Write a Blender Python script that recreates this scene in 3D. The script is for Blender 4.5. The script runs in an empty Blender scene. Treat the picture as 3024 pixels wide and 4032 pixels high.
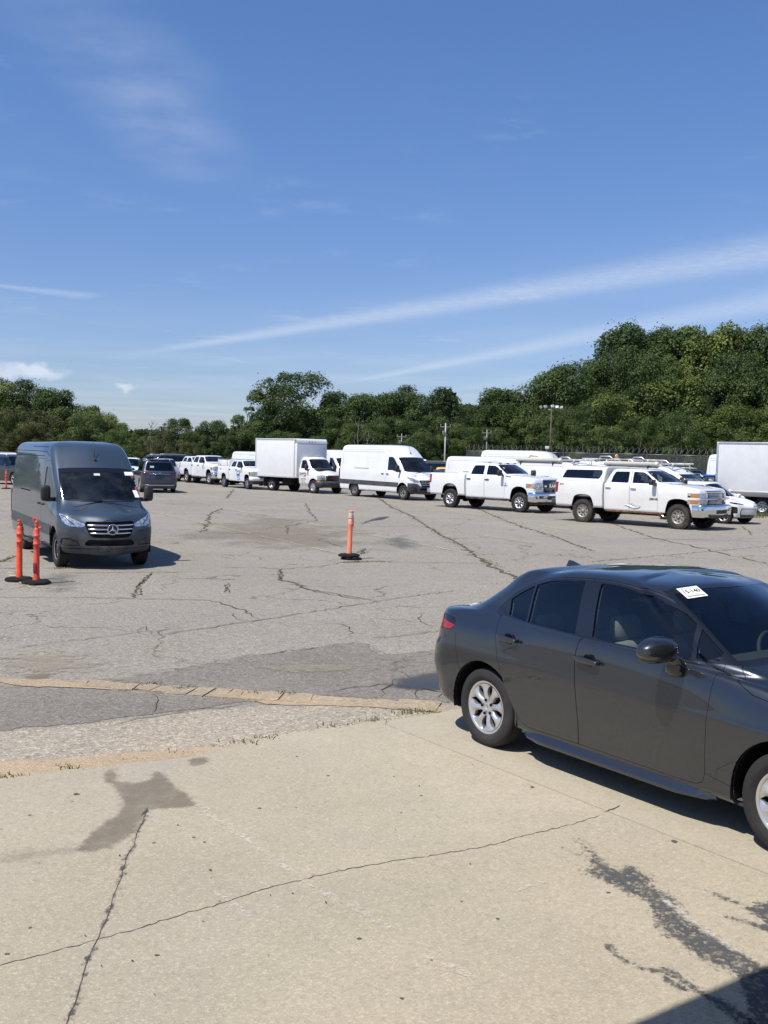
import bpy, bmesh, math, random
import numpy as np
from mathutils import Vector, Matrix, Euler
from mathutils.bvhtree import BVHTree

random.seed(7)
RNG = np.random.default_rng(11)
R = math.radians
scene = bpy.context.scene
COL = scene.collection

# ------------------------------------------------------------------ camera
FPX, IW, IH = 4000.0, 3024.0, 4032.0        # focal length and frame of the photograph, in its pixels
CAM_H, PITCH, ROLL = 2.33, math.atan((2016 - 1792) / 4000.0), R(1.4)
cam_d = bpy.data.cameras.new('camera')
cam_d.sensor_fit = 'VERTICAL'
cam_d.sensor_height = 24.0
cam_d.sensor_width = 18.0
cam_d.lens = 24.0 * FPX / IH
cam_d.clip_start = 0.05
cam_d.clip_end = 6000
cam = bpy.data.objects.new('camera', cam_d)
COL.objects.link(cam)
cam.matrix_world = Matrix.Translation((0, 0, CAM_H)) @ Matrix.Rotation(math.pi / 2 - PITCH, 4, 'X') @ Matrix.Rotation(ROLL, 4, 'Z')
scene.camera = cam

# ------------------------------------------------------------------ daylight
SUN_EL = R(59)
SUN_H = Vector((-0.76, -0.65, 0)).normalized()      # horizontal direction towards the sun
SUN_STRENGTH = 5.0
SKY_STRENGTH = 0.098
EXPOSURE = 0.18
sun_d = bpy.data.lights.new('sun', 'SUN')
sun_d.energy = SUN_STRENGTH
sun_d.angle = R(0.53)
sun_d.color = (1.0, 0.94, 0.855)
sun_o = bpy.data.objects.new('sun', sun_d)
COL.objects.link(sun_o)
sun_dir = Vector((SUN_H.x * math.cos(SUN_EL), SUN_H.y * math.cos(SUN_EL), math.sin(SUN_EL)))
sun_o.rotation_euler = (-sun_dir).to_track_quat('-Z', 'Y').to_euler()

scene.view_settings.view_transform = 'Standard'
scene.view_settings.look = 'None'
scene.view_settings.gamma = 1.0
scene.view_settings.exposure = EXPOSURE
scene.view_settings.use_curve_mapping = False
scene.cycles.max_bounces = 8
scene.cycles.transparent_max_bounces = 16
scene.cycles.use_denoising = True


def pix_dir(px, py):
    """direction of the ray through a pixel of the photograph"""
    u, v = px - IW / 2, py - IH / 2
    cr, sr = math.cos(ROLL), math.sin(ROLL)
    u, v = (u * cr + v * sr) / FPX, (-u * sr + v * cr) / FPX
    c, s = math.cos(PITCH), math.sin(PITCH)
    return Vector((u, c - v * s, -s - v * c))


def gp(px, py, z=0.0):
    """where the ray through a pixel meets the level z"""
    d = pix_dir(px, py)
    t = (z - CAM_H) / d.z
    return Vector((d.x * t, d.y * t, z))


def at_depth(px, py, y):
    d = pix_dir(px, py)
    t = y / d.y
    return Vector((d.x * t, d.y * t, CAM_H + d.z * t))


# ---- sky: Nishita plus thin cirrus, contrails and two small clouds, all as directions
world = bpy.data.worlds.new('World')
scene.world = world
world.use_nodes = True


class NT:
    """small helper for building node trees"""
    def __init__(s, tree):
        s.t = tree
        s.n = tree.nodes
        s.l = tree.links

    def node(s, kind, **kw):
        n = s.n.new(kind)
        for k, v in kw.items():
            setattr(n, k, v)
        return n

    def put(s, sock, v):
        if isinstance(v, bpy.types.NodeSocket):
            s.l.new(v, sock)
        elif v is not None:
            if sock.type == 'RGBA' and not hasattr(v, '__len__'):
                v = (v, v, v, 1)
            elif sock.type == 'RGBA' and len(v) == 3:
                v = (*v, 1)
            sock.default_value = v

    def math(s, op, a, b=None, c=None, clamp=False):
        n = s.node('ShaderNodeMath', operation=op, use_clamp=clamp)
        s.put(n.inputs[0], a)
        s.put(n.inputs[1], b)
        s.put(n.inputs[2], c)
        return n.outputs[0]

    def vmath(s, op, a, b=None, out=0):
        n = s.node('ShaderNodeVectorMath', operation=op)
        s.put(n.inputs[0], a)
        if b is not None:
            if op == 'SCALE':
                s.put(n.inputs[3], b)
            else:
                s.put(n.inputs[1], b)
        return n.outputs[out]

    def mix(s, fac, a, b, mode='MIX'):
        n = s.node('ShaderNodeMix', data_type='RGBA', blend_type=mode)
        s.put(n.inputs[0], fac)
        s.put(n.inputs[6], a)
        s.put(n.inputs[7], b)
        return n.outputs[2]

    def noise(s, vec, scale, detail=3, rough=0.55, dist=0.0, out=0):
        n = s.node('ShaderNodeTexNoise')
        if vec is not None:
            s.put(n.inputs['Vector'], vec)
        n.inputs['Scale'].default_value = scale
        n.inputs['Detail'].default_value = detail
        n.inputs['Roughness'].default_value = rough
        n.inputs['Distortion'].default_value = dist
        return n.outputs[out]

    def voronoi(s, vec, scale, feature='F1', out=0, rnd=1.0):
        n = s.node('ShaderNodeTexVoronoi', feature=feature)
        if vec is not None:
            s.put(n.inputs['Vector'], vec)
        n.inputs['Scale'].default_value = scale
        n.inputs['Randomness'].default_value = rnd
        return n.outputs[out]

    def smooth(s, v, lo, hi, a=0.0, b=1.0):
        n = s.node('ShaderNodeMapRange', interpolation_type='SMOOTHSTEP')
        s.put(n.inputs[0], v)
        n.inputs[1].default_value = lo
        n.inputs[2].default_value = hi
        n.inputs[3].default_value = a
        n.inputs[4].default_value = b
        return n.outputs[0]

    def ramp(s, v, *stops):
        n = s.node('ShaderNodeValToRGB')
        s.put(n.inputs[0], v)
        e = n.color_ramp.elements
        while len(e) < len(stops):
            e.new(0.5)
        for el, (p, c) in zip(e, stops):
            el.position = p
            el.color = (c, c, c, 1) if not hasattr(c, '__len__') else (*c, 1)
        return n.outputs[0]

    def bump(s, height, strength=0.3, dist=0.01):
        n = s.node('ShaderNodeBump')
        s.put(n.inputs['Height'], height)
        n.inputs['Strength'].default_value = strength
        n.inputs['Distance'].default_value = dist
        return n.outputs[0]


def build_sky():
    w = NT(world.node_tree)
    bg = w.n['Background']
    sky = w.node('ShaderNodeTexSky', sky_type='NISHITA', sun_disc=False)
    sky.sun_elevation = SUN_EL
    sky.sun_rotation = math.atan2(SUN_H.x, SUN_H.y)
    sky.altitude = 300
    sky.air_density = 1.0
    sky.dust_density = 0.6
    sky.ozone_density = 2.2
    tc = w.node('ShaderNodeTexCoord')
    d = w.vmath('NORMALIZE', tc.outputs['Generated'])
    sep = w.node('ShaderNodeSeparateXYZ')
    w.l.new(d, sep.inputs[0])
    dz = w.math('MAXIMUM', sep.outputs[2], 0.02)
    px = w.math('DIVIDE', sep.outputs[0], dz)
    py = w.math('DIVIDE', sep.outputs[1], dz)
    cmb = w.node('ShaderNodeCombineXYZ')
    w.put(cmb.inputs[0], px)
    w.put(cmb.inputs[1], py)
    plane = cmb.outputs[0]
    warp = w.noise(plane, 1.6, 4, 0.6, 0.0, out=1)
    wv = w.vmath('SCALE', w.vmath('SUBTRACT', warp, (0.5, 0.5, 0.5)), 0.14)
    pw = w.vmath('ADD', plane, wv)

    def pl(a, b):
        q = pix_dir(a, b)
        return Vector((q.x / q.z, q.y / q.z, 0))

    streak = w.noise(plane, 3.2, 5, 0.62)
    fine = w.noise(plane, 16.0, 4, 0.65)
    cloud = None

    def add(f):
        nonlocal cloud
        cloud = f if cloud is None else w.math('ADD', cloud, f)

    def contrail(a, b, width, strength, lo, hi, soft=0.5):
        """straight trail in the level of the clouds through two pixels"""
        A, B = pl(*a), pl(*b)
        t = (B - A)
        L = t.length
        t.normalize()
        n = Vector((-t.y, t.x, 0))
        rel = w.vmath('SUBTRACT', pw if soft > 0.6 else w.vmath('ADD', plane, w.vmath('SCALE', wv, 0.35)), tuple(A))
        across = w.math('ABSOLUTE', w.vmath('DOT_PRODUCT', rel, tuple(n), out=1))
        along = w.math('DIVIDE', w.vmath('DOT_PRODUCT', rel, tuple(t), out=1), L)
        wid = w.math('MULTIPLY_ADD', along, width * 0.7, width * 0.6)
        wid = w.math('MAXIMUM', wid, width * 0.35)
        f = w.math('SUBTRACT', 1.0, w.math('DIVIDE', across, wid), clamp=True)
        f = w.smooth(f, 0.0, 1.0)
        f = w.math('MULTIPLY', f, w.smooth(along, lo, lo + 0.5))
        if hi is not None:
            f = w.math('MULTIPLY', f, w.smooth(along, hi, hi - 0.3))
        f = w.math('MULTIPLY', f, w.smooth(fine, 0.2, 0.75, 0.65, 1.0))
        add(w.math('MULTIPLY', f, strength))

    contrail((850, 1345), (3024, 1000), 0.40, 0.33, -0.42, None)
    contrail((700, 1370), (3024, 1010), 0.9, 0.08, -0.4, None, 0.8)
    contrail((1560, 1470), (3024, 1190), 0.40, 0.28, -0.45, None)
    contrail((1300, 1500), (3024, 1215), 1.2, 0.08, -0.4, None, 0.8)
    contrail((1800, 1535), (2250, 1465), 0.5, 0.12, -0.6, 1.6)
    contrail((0, 1125), (380, 1170), 0.22, 0.24, -3.0, 1.1)
    # wisps: a soft tall feather at upper left and thin veils
    far = w.smooth(py, 1.4, 4.0)
    veil = w.math('MULTIPLY', w.smooth(streak, 0.46, 0.80), w.smooth(w.noise(pw, 0.9, 3, 0.5), 0.45, 0.75))
    add(w.math('MULTIPLY', veil, 0.26))
    A, B = pl(330, 60), pl(680, 540)
    t = (B - A).normalized()
    n = Vector((-t.y, t.x, 0))
    rel = w.vmath('SUBTRACT', pw, tuple(A))
    ac = w.math('ABSOLUTE', w.vmath('DOT_PRODUCT', rel, tuple(n), out=1))
    al = w.math('DIVIDE', w.vmath('DOT_PRODUCT', rel, tuple(t), out=1), (B - A).length)
    f = w.math('MULTIPLY', w.smooth(ac, 0.30, 0.0), w.math('MULTIPLY', w.smooth(al, -0.8, 0.6), w.smooth(al, 1.9, 1.0)))
    f = w.math('MULTIPLY', f, w.smooth(w.noise(pw, 3.0, 5, 0.55), 0.2, 0.8))
    add(w.math('MULTIPLY', f, 0.22))
    # low haze of thin cloud near the horizon
    low = w.math('MULTIPLY', w.smooth(sep.outputs[2], 0.20, 0.04), w.smooth(w.noise(plane, 0.35, 3, 0.5), 0.3, 0.8))
    add(w.math('MULTIPLY', low, 0.22))

    def puff(a, b, rx, rz, s):
        c = pix_dir(a, b).normalized()
        rel = w.vmath('SUBTRACT', d, tuple(c))
        wob = w.noise(d, 46.0, 4, 0.6, out=1)
        rel = w.vmath('ADD', rel, w.vmath('SCALE', w.vmath('SUBTRACT', wob, (.5, .5, .5)), 0.022))
        rel = w.vmath('DIVIDE', rel, (rx, rx, rz))
        f = w.smooth(w.vmath('LENGTH', rel, out=1), 1.15, 0.25)
        add(w.math('MULTIPLY', f, s))

    puff(60, 1462, .032, .0075, .55)
    puff(190, 1470, .022, .0060, .5)
    puff(125, 1448, .018, .0060, .5)
    puff(497, 1522, .0125, .0050, .55)
    fac = w.math('MINIMUM', cloud, 0.75)
    # deepen the blue overhead, keep the band above the trees from turning green
    k = w.smooth(sep.outputs[2], 0.0, 0.45)
    tint = w.mix(1.0, sky.outputs[0], w.mix(k, (0.76, 0.82, 1.06, 1), (0.765, 0.99, 1.31, 1)), 'MULTIPLY')
    col = w.mix(fac, tint, (7.0, 7.6, 8.6, 1))
    w.l.new(col, bg.inputs[0])
    bg.inputs[1].default_value = SKY_STRENGTH


build_sky()

# ------------------------------------------------------------------ materials
MATS = {}


def mat(name, color=(.5, .5, .5), rough=.5, metal=0.0, coat=0.0, coat_rough=.03, spec=.5, dust=0.0,
        dustcol=(.34, .30, .24), vary=0.0, vscale=3.0, bumps=None, emit=None):
    """procedural principled material: base colour with soft variation, dust or wear, fine relief"""
    if name in MATS:
        return MATS[name]
    m = bpy.data.materials.new(name)
    m.use_nodes = True
    t = NT(m.node_tree)
    b = t.n['Principled BSDF']
    col = (*color, 1)
    b.inputs['Roughness'].default_value = rough
    b.inputs['Metallic'].default_value = metal
    b.inputs['Coat Weight'].default_value = coat
    b.inputs['Coat Roughness'].default_value = coat_rough
    b.inputs['Specular IOR Level'].default_value = spec
    obj = t.node('ShaderNodeTexCoord').outputs['Object']
    sock = None
    if vary:
        f = t.noise(obj, vscale, 4, .6)
        lo = tuple(c * (1 - vary) for c in color)
        hi = tuple(min(1, c * (1 + vary)) for c in color)
        sock = t.mix(t.smooth(f, .3, .7), lo, hi)
    if dust:
        f = t.noise(obj, 4.5, 6, .68)
        f = t.math('MULTIPLY', t.smooth(f, .42, .75), dust)
        sock = t.mix(f, sock if sock is not None else col, dustcol)
        r = t.math('MULTIPLY_ADD', f, .5, rough)
        t.put(b.inputs['Roughness'], r)
    t.put(b.inputs['Base Color'], sock if sock is not None else col)
    if bumps:
        sc, st, di = bumps
        t.put(b.inputs['Normal'], t.bump(t.noise(obj, sc, 3, .6), st, di))
    if emit:
        b.inputs['Emission Color'].default_value = (*emit[0], 1)
        b.inputs['Emission Strength'].default_value = emit[1]
    MATS[name] = m
    return m


def glass(name, tint, refl=1.0, milk=0.0):
    """window glass as a thin tinted sheet: clear reflection over a tinted view through"""
    if name in MATS:
        return MATS[name]
    m = bpy.data.materials.new(name)
    m.use_nodes = True
    t = NT(m.node_tree)
    t.n.remove(t.n['Principled BSDF'])
    tr = t.node('ShaderNodeBsdfTransparent')
    tr.inputs[0].default_value = (*tint, 1)
    gl = t.node('ShaderNodeBsdfGlossy')
    gl.inputs['Color'].default_value = (.95, .97, 1, 1)
    gl.inputs['Roughness'].default_value = .012
    fr = t.node('ShaderNodeFresnel')
    fr.inputs[0].default_value = 1.52
    fac = t.math('MULTIPLY', fr.outputs[0], refl, clamp=True)
    base = tr.outputs[0]
    if milk:
        df = t.node('ShaderNodeBsdfDiffuse')
        df.inputs[0].default_value = (.45, .45, .42, 1)
        mm = t.node('ShaderNodeMixShader')
        obj = t.node('ShaderNodeTexCoord').outputs['Object']
        t.put(mm.inputs[0], t.math('MULTIPLY', t.smooth(t.noise(obj, 3.5, 5, .65), .3, .8), milk))
        t.l.new(base, mm.inputs[1])
        t.l.new(df.outputs[0], mm.inputs[2])
        base = mm.outputs[0]
    mx = t.node('ShaderNodeMixShader')
    t.put(mx.inputs[0], fac)
    t.l.new(base, mx.inputs[1])
    t.l.new(gl.outputs[0], mx.inputs[2])
    t.l.new(mx.outputs[0], t.n['Material Output'].inputs[0])
    MATS[name] = m
    return m


def paint(name, color, metal=0.0, rough=.42, coat=1.0, dust=.12, flake=0.0, coat_rough=.04):
    if name in MATS:
        return MATS[name]
    m = mat(name, color, rough, metal, coat, coat_rough, dust=dust, vary=.04, vscale=1.2)
    return m


W_WHITE = paint('white_paint', (.74, .75, .755), dust=.06, rough=.5)
W_WHITE2 = paint('white_paint_warm', (.72, .715, .69), dust=.14, rough=.5)
BLACK = mat('black_plastic', (.018, .018, .019), .55, dust=.25, bumps=(90, .08, .002))
DARKTRIM = mat('dark_trim', (.03, .032, .035), .6, dust=.3, bumps=(120, .1, .002))
GLOSSBLK = mat('gloss_black', (.008, .008, .009), .12, coat=.6)
SEAM = mat('seam_rubber', (.006, .006, .006), .9, spec=.1)
LINER = mat('wheel_liner', (.012, .012, .012), .95, spec=.1)
UNDER = mat('underbody', (.02, .019, .018), .9, spec=.1, dust=.4, dustcol=(.06, .045, .03))
RUBBER = mat('tyre_rubber', (.022, .022, .023), .82, spec=.3, dust=.35, dustcol=(.09, .08, .07), bumps=(60, .15, .003))
RUBBER_OLD = mat('dusty_tyre_rubber', (.04, .037, .034), .9, spec=.2, dust=.6, dustcol=(.13, .11, .09), bumps=(40, .3, .006))
CHROME = mat('chrome', (.78, .79, .80), .09, 1.0, dust=.06)
SILVER = mat('silver_wheel_paint', (.60, .60, .60), .32, .75, .6, dust=.15)
STEEL = mat('steel_wheel', (.30, .30, .30), .42, .6, dust=.35)
ALU = mat('aluminium_trim', (.62, .63, .64), .38, .9, dust=.2, vary=.06)
GREYMET = mat('grey_metal', (.22, .22, .22), .5, .6, dust=.3)
INTER = mat('dark_cabin_trim', (.022, .023, .025), .8, bumps=(60, .1, .003))
SEATM = mat('grey_seat_cloth', (.055, .056, .058), .9, bumps=(140, .2, .003), vary=.1)
SEATL = mat('light_seat_cloth', (.16, .155, .145), .9, bumps=(140, .2, .003), vary=.1)
HEADL = mat('headlamp_lens', (.50, .52, .54), .06, .55, 1.0, vary=.45, vscale=16)
AMBER = mat('amber_lens', (.44, .17, .045), .12, 0, 1.0, vary=.25, vscale=30)
REDL = mat('red_lens', (.26, .006, .008), .10, 0, .6, vary=.35, vscale=22)
REDD = mat('dark_red_lens', (.10, .006, .008), .08, 0, 1.0, vary=.3, vscale=22)
PAPER = mat('white_paper', (.82, .82, .80), .6)
INK = mat('black_ink', (.02, .02, .02), .6)
ORANGE = mat('orange_plastic', (.80, .085, .025), .45, vary=.22, vscale=11, dust=.45, dustcol=(.42, .16, .09))
PALEORANGE = mat('faded_orange_plastic', (.84, .245, .135), .5, vary=.08, vscale=6, dust=.15, dustcol=(.62, .33, .22))
REDORANGE = mat('red_orange_plastic', (.70, .075, .045), .45, vary=.22, vscale=11, dust=.45, dustcol=(.42, .16, .09))
BASERUB = mat('recycled_rubber', (.012, .012, .012), .9, spec=.2, dust=.3, dustcol=(.05, .045, .04), bumps=(70, .5, .006))
GLASS_D = glass('dark_window_glass', (.22, .26, .27), 1.35)
GLASS_C = glass('sedan_window_glass', (.78, .87, .84), 1.2)
GLASS_W = glass('windscreen_glass', (.80, .88, .85), 1.2)
GLASS_M = glass('dusty_windscreen_glass', (.86, .91, .87), 1.1, milk=.05)


# ------------------------------------------------------------------ objects and meshes
def tag(o, label=None, cat=None, group=None, kind=None):
    if label:
        o['label'] = label
    if cat:
        o['category'] = cat
    if group:
        o['group'] = group
    if kind:
        o['kind'] = kind
    return o


def thing(name, label, cat, loc=(0, 0, 0), rz=0.0, group=None, scale=1.0):
    o = bpy.data.objects.new(name, None)
    o.empty_display_size = .2
    COL.objects.link(o)
    o.location = loc
    o.rotation_euler = (0, 0, rz)
    o.scale = (scale,) * 3
    return tag(o, label, cat, group)


def hub(name, parent, loc=(0, 0, 0), rot=(0, 0, 0)):
    o = bpy.data.objects.new(name, None)
    o.empty_display_size = .1
    COL.objects.link(o)
    o.parent = parent
    o.location = loc
    o.rotation_euler = rot
    return o


def link(name, mesh, parent=None, loc=(0, 0, 0), rot=(0, 0, 0), scale=(1, 1, 1)):
    o = bpy.data.objects.new(name, mesh)
    COL.objects.link(o)
    o.parent = parent
    o.location = loc
    o.rotation_euler = rot
    o.scale = scale
    return o


class MB:
    """collects faces; build() links them as one mesh object"""
    def __init__(s):
        s.v, s.f, s.sm, s.mi = [], [], [], []
        s.m = 0

    def add(s, vs, fs, smooth=False):
        k = len(s.v)
        s.v += [tuple(map(float, p)) for p in vs]
        s.f += [tuple(i + k for i in f) for f in fs]
        s.sm += [smooth] * len(fs)
        s.mi += [s.m] * len(fs)
        return s

    def box(s, c, d, bev=0.0, rot=None):
        x, y, z = (q / 2 for q in d)
        if bev <= 0:
            vs = [(-x, -y, -z), (x, -y, -z), (x, y, -z), (-x, y, -z), (-x, -y, z), (x, -y, z), (x, y, z), (-x, y, z)]
            fs = [(0, 3, 2, 1), (4, 5, 6, 7), (0, 1, 5, 4), (1, 2, 6, 5), (2, 3, 7, 6), (3, 0, 4, 7)]
        else:
            b = min(bev, x * .95, y * .95, z * .95)
            bm = bmesh.new()
            bmesh.ops.create_cube(bm, size=1)
            for v in bm.verts:
                v.co = Vector((v.co.x * d[0], v.co.y * d[1], v.co.z * d[2]))
            bmesh.ops.bevel(bm, geom=bm.edges[:], offset=b, segments=2, affect='EDGES', profile=.6)
            bm.verts.index_update()
            vs = [tuple(v.co) for v in bm.verts]
            fs = [tuple(v.index for v in f.verts) for f in bm.faces]
            bm.free()
        if rot is not None:
            mm = Euler(rot).to_matrix()
            vs = [tuple(mm @ Vector(p)) for p in vs]
        return s.add([(p[0] + c[0], p[1] + c[1], p[2] + c[2]) for p in vs], fs, bev > 0)

    def tube(s, pts, r, seg=8, caps=True, smooth=True):
        P = [Vector(p) for p in pts]
        rr = r if hasattr(r, '__len__') else [r] * len(P)
        vs, fs = [], []
        up = None
        for i, p in enumerate(P):
            t = (P[min(i + 1, len(P) - 1)] - P[max(i - 1, 0)]).normalized()
            if up is None:
                up = Vector((0, 0, 1)) if abs(t.z) < .9 else Vector((1, 0, 0))
            a = t.cross(up)
            if a.length < 1e-5:
                a = t.orthogonal()
            a.normalize()
            b = t.cross(a).normalized()
            up = -b if False else up
            for k in range(seg):
                th = 2 * math.pi * k / seg
                vs.append(p + (a * math.cos(th) + b * math.sin(th)) * rr[i])
        for i in range(len(P) - 1):
            for k in range(seg):
                k2 = (k + 1) % seg
                fs.append((i * seg + k, i * seg + k2, (i + 1) * seg + k2, (i + 1) * seg + k))
        if caps:
            fs.append(tuple(range(seg))[::-1])
            fs.append(tuple((len(P) - 1) * seg + k for k in range(seg)))
        return s.add(vs, fs, smooth)

    def lathe(s, prof, seg=32, axis='z', origin=(0, 0, 0), close=False, smooth=True, arc=None):
        """prof: list of (radius, height along the axis)"""
        vs, fs = [], []
        full = arc is None
        a0, a1 = (0, 2 * math.pi) if full else arc
        n = seg if full else seg + 1
        for r, h in prof:
            for k in range(n):
                th = a0 + (a1 - a0) * k / seg
                c, q = r * math.cos(th), r * math.sin(th)
                p = (c, q, h) if axis == 'z' else ((c, h, q) if axis == 'y' else (h, c, q))
                vs.append((p[0] + origin[0], p[1] + origin[1], p[2] + origin[2]))
        m = len(prof)
        rows = range(m if close else m - 1)
        for i in rows:
            j = (i + 1) % m
            for k in range(seg):
                k2 = (k + 1) % n
                fs.append((i * n + k, i * n + k2, j * n + k2, j * n + k))
        return s.add(vs, fs, smooth)

    def prism(s, poly, axis, a, b, smooth=False):
        """poly of 2D points extruded between a and b along an axis ('x': poly is (y,z), 'y': (x,z), 'z': (x,y))"""
        def p3(q, h):
            return (h, q[0], q[1]) if axis == 'x' else ((q[0], h, q[1]) if axis == 'y' else (q[0], q[1], h))
        n = len(poly)
        vs = [p3(q, a) for q in poly] + [p3(q, b) for q in poly]
        fs = [tuple(range(n))[::-1], tuple(range(n, 2 * n))]
        fs += [(i, (i + 1) % n, n + (i + 1) % n, n + i) for i in range(n)]
        return s.add(vs, fs, smooth)

    def grid(s, rows, smooth=True, closed_u=False):
        """rows: list of equally long lists of 3D points"""
        m, n = len(rows), len(rows[0])
        vs = [p for r in rows for p in r]
        fs = []
        for i in range(m - 1):
            for k in range(n if closed_u else n - 1):
                k2 = (k + 1) % n
                fs.append((i * n + k, i * n + k2, (i + 1) * n + k2, (i + 1) * n + k))
        return s.add(vs, fs, smooth)

    def blob(s, c, d, e1=.7, e2=.7, nu=20, nv=12, rot=None, fn=None):
        """superellipsoid of full size d; fn may reshape a unit-box point"""
        def sg(w, e):
            return math.copysign(abs(w) ** e, w)
        vs = []
        mm = Euler(rot).to_matrix() if rot is not None else None
        for i in range(nv + 1):
            ph = -math.pi / 2 + math.pi * i / nv
            for k in range(nu):
                th = 2 * math.pi * k / nu
                p = Vector((sg(math.cos(ph), e1) * sg(math.cos(th), e2), sg(math.cos(ph), e1) * sg(math.sin(th), e2), sg(math.sin(ph), e1)))
                if fn:
                    p = Vector(fn(p))
                p = Vector((p.x * d[0] / 2, p.y * d[1] / 2, p.z * d[2] / 2))
                if mm is not None:
                    p = mm @ p
                vs.append((p.x + c[0], p.y + c[1], p.z + c[2]))
        fs = []
        for i in range(nv):
            for k in range(nu):
                k2 = (k + 1) % nu
                fs.append((i * nu + k, i * nu + k2, (i + 1) * nu + k2, (i + 1) * nu + k))
        return s.add(vs, fs, True)

    def mesh(s, name, mats):
        me = bpy.data.meshes.new(name)
        me.from_pydata(s.v, [], s.f)
        me.polygons.foreach_set('use_smooth', s.sm)
        for m in (mats if isinstance(mats, (list, tuple)) else [mats]):
            me.materials.append(m)
        if any(s.mi):
            me.polygons.foreach_set('material_index', s.mi)
        me.update()
        return me

    def build(s, name, mats, parent=None, loc=(0, 0, 0), rot=(0, 0, 0), scale=(1, 1, 1)):
        return link(name, s.mesh(name, mats), parent, loc, rot, scale)


def text_obj(name, body, size, m, parent, loc, rot, extrude=.002, bold=False, align='CENTER', shear=0.0, sx=1.0):
    c = bpy.data.curves.new(name, 'FONT')
    c.body = body
    c.size = size
    c.align_x = align
    c.align_y = 'CENTER'
    c.extrude = extrude
    c.shear = shear
    c.resolution_u = 2
    if bold:
        c.offset = size * .018
    c.materials.append(m)
    tmp = bpy.data.objects.new(name, c)
    COL.objects.link(tmp)
    me = bpy.data.meshes.new_from_object(tmp.evaluated_get(bpy.context.evaluated_depsgraph_get()))
    bpy.data.objects.remove(tmp)
    if not me.materials:
        me.materials.append(m)
    o = bpy.data.objects.new(name, me)
    COL.objects.link(o)
    o.parent = parent
    o.location = loc
    o.rotation_euler = rot
    o.scale = (sx, 1, 1)
    return o


# rotations that lay lettering on a vehicle (x forward, y left)
ON_RIGHT = (R(90), 0, 0)            # reads along +x, seen from -y
ON_FRONT = (R(90), 0, R(90))        # seen from +x
ON_REAR = (R(90), 0, R(-90))


# ------------------------------------------------------------------ vehicle bodies
def pchip(P, n):
    """monotone cubic through the rows of P with n steps per span; rows -> (len-1)*n+1 samples"""
    P = np.asarray(P, float)
    K = P.shape[0]
    d = np.diff(P, axis=0)
    m = np.zeros_like(P)
    a, b = d[:-1], d[1:]
    same = (a * b) > 0
    with np.errstate(divide='ignore', invalid='ignore'):
        hm = np.where(same, 2 * a * b / (a + b), 0)
    m[1:-1] = np.nan_to_num(hm)
    m[0], m[-1] = d[0], d[-1]
    t = np.arange(n) / n
    out = []
    for k in range(K - 1):
        for u in t:
            h00 = 2 * u ** 3 - 3 * u ** 2 + 1
            h10 = u ** 3 - 2 * u ** 2 + u
            h01 = -2 * u ** 3 + 3 * u ** 2
            h11 = u ** 3 - u ** 2
            out.append(h00 * P[k] + h10 * m[k] + h01 * P[k + 1] + h11 * m[k + 1])
    out.append(P[-1])
    return np.array(out)


def lst(v, n=5):
    return list(v) if hasattr(v, '__len__') else [v] * n


def ring(xr, xf, w, z, S, cr=.25, cf=.3, br=.05, bf=.10, zr=None, zf=None):
    """one level of a body as a half loop (rear centre -> side -> front centre), 13 points.
    w, z: values at the five side stations S; zr, zf: heights at the rear and front centre"""
    w, z = lst(w), lst(z)
    zr = z[0] if zr is None else zr
    zf = z[-1] if zf is None else zf
    w0, w1 = w[0], w[-1]
    c0, c1 = min(cr, w0 * .9), min(cf, w1 * .9)
    x3, x9 = xr + br + c0, xf - bf - c1
    S = list(S)
    lo, hi = max(S[0], x3 + .03), min(S[-1], x9 - .03)
    if lo > S[0] or hi < S[-1]:                     # keep the side stations between the corners
        S = [lo + (x - S[0]) / (S[-1] - S[0]) * (hi - lo) for x in S]
    pts = [(xr, 0, zr), (xr + br, w0 - c0, zr * .75 + z[0] * .25), (xr + br + .29 * c0, w0 - .29 * c0, zr * .45 + z[0] * .55), (xr + br + c0, w0, zr * .12 + z[0] * .88)]
    for x, ww, zz in zip(S, w, z):
        pts.append((x, ww, zz))
    pts += [(xf - bf - c1, w1, zf * .12 + z[-1] * .88), (xf - bf - .29 * c1, w1 - .29 * c1, zf * .45 + z[-1] * .55), (xf - bf, w1 - c1, zf * .75 + z[-1] * .25), (xf, 0, zf)]
    return pts


def smooth_poly(pts, n=6, closed=True):
    """round a closed polygon with a Catmull-Rom spline"""
    P = [np.array(p, float) for p in pts]
    k = len(P)
    out = []
    for i in range(k):
        p0, p1, p2, p3 = P[i - 1], P[i], P[(i + 1) % k], P[(i + 2) % k]
        for j in range(n):
            t = j / n
            q = .5 * (2 * p1 + (p2 - p0) * t + (2 * p0 - 5 * p1 + 4 * p2 - p3) * t * t + (3 * p1 - p0 - 3 * p2 + p3) * t ** 3)
            out.append(tuple(q))
    return out


def round_poly(pts, r, n=4):
    """polygon with its corners rounded by radius r (scalar or one per corner)"""
    out = []
    k = len(pts)
    rr = r if hasattr(r, '__len__') else [r] * k
    for i in range(k):
        p0, p, p1 = (Vector(pts[i - 1]), Vector(pts[i]), Vector(pts[(i + 1) % k]))
        a, b = (p0 - p), (p1 - p)
        d = min(rr[i], a.length * .48, b.length * .48)
        if d < 1e-4:
            out.append(tuple(p))
            continue
        A, B = p + a.normalized() * d, p + b.normalized() * d
        for j in range(n + 1):
            t = j / n
            q = A * (1 - t) ** 2 + p * 2 * t * (1 - t) + B * t * t
            out.append((q.x, q.y))
    return out


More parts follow.
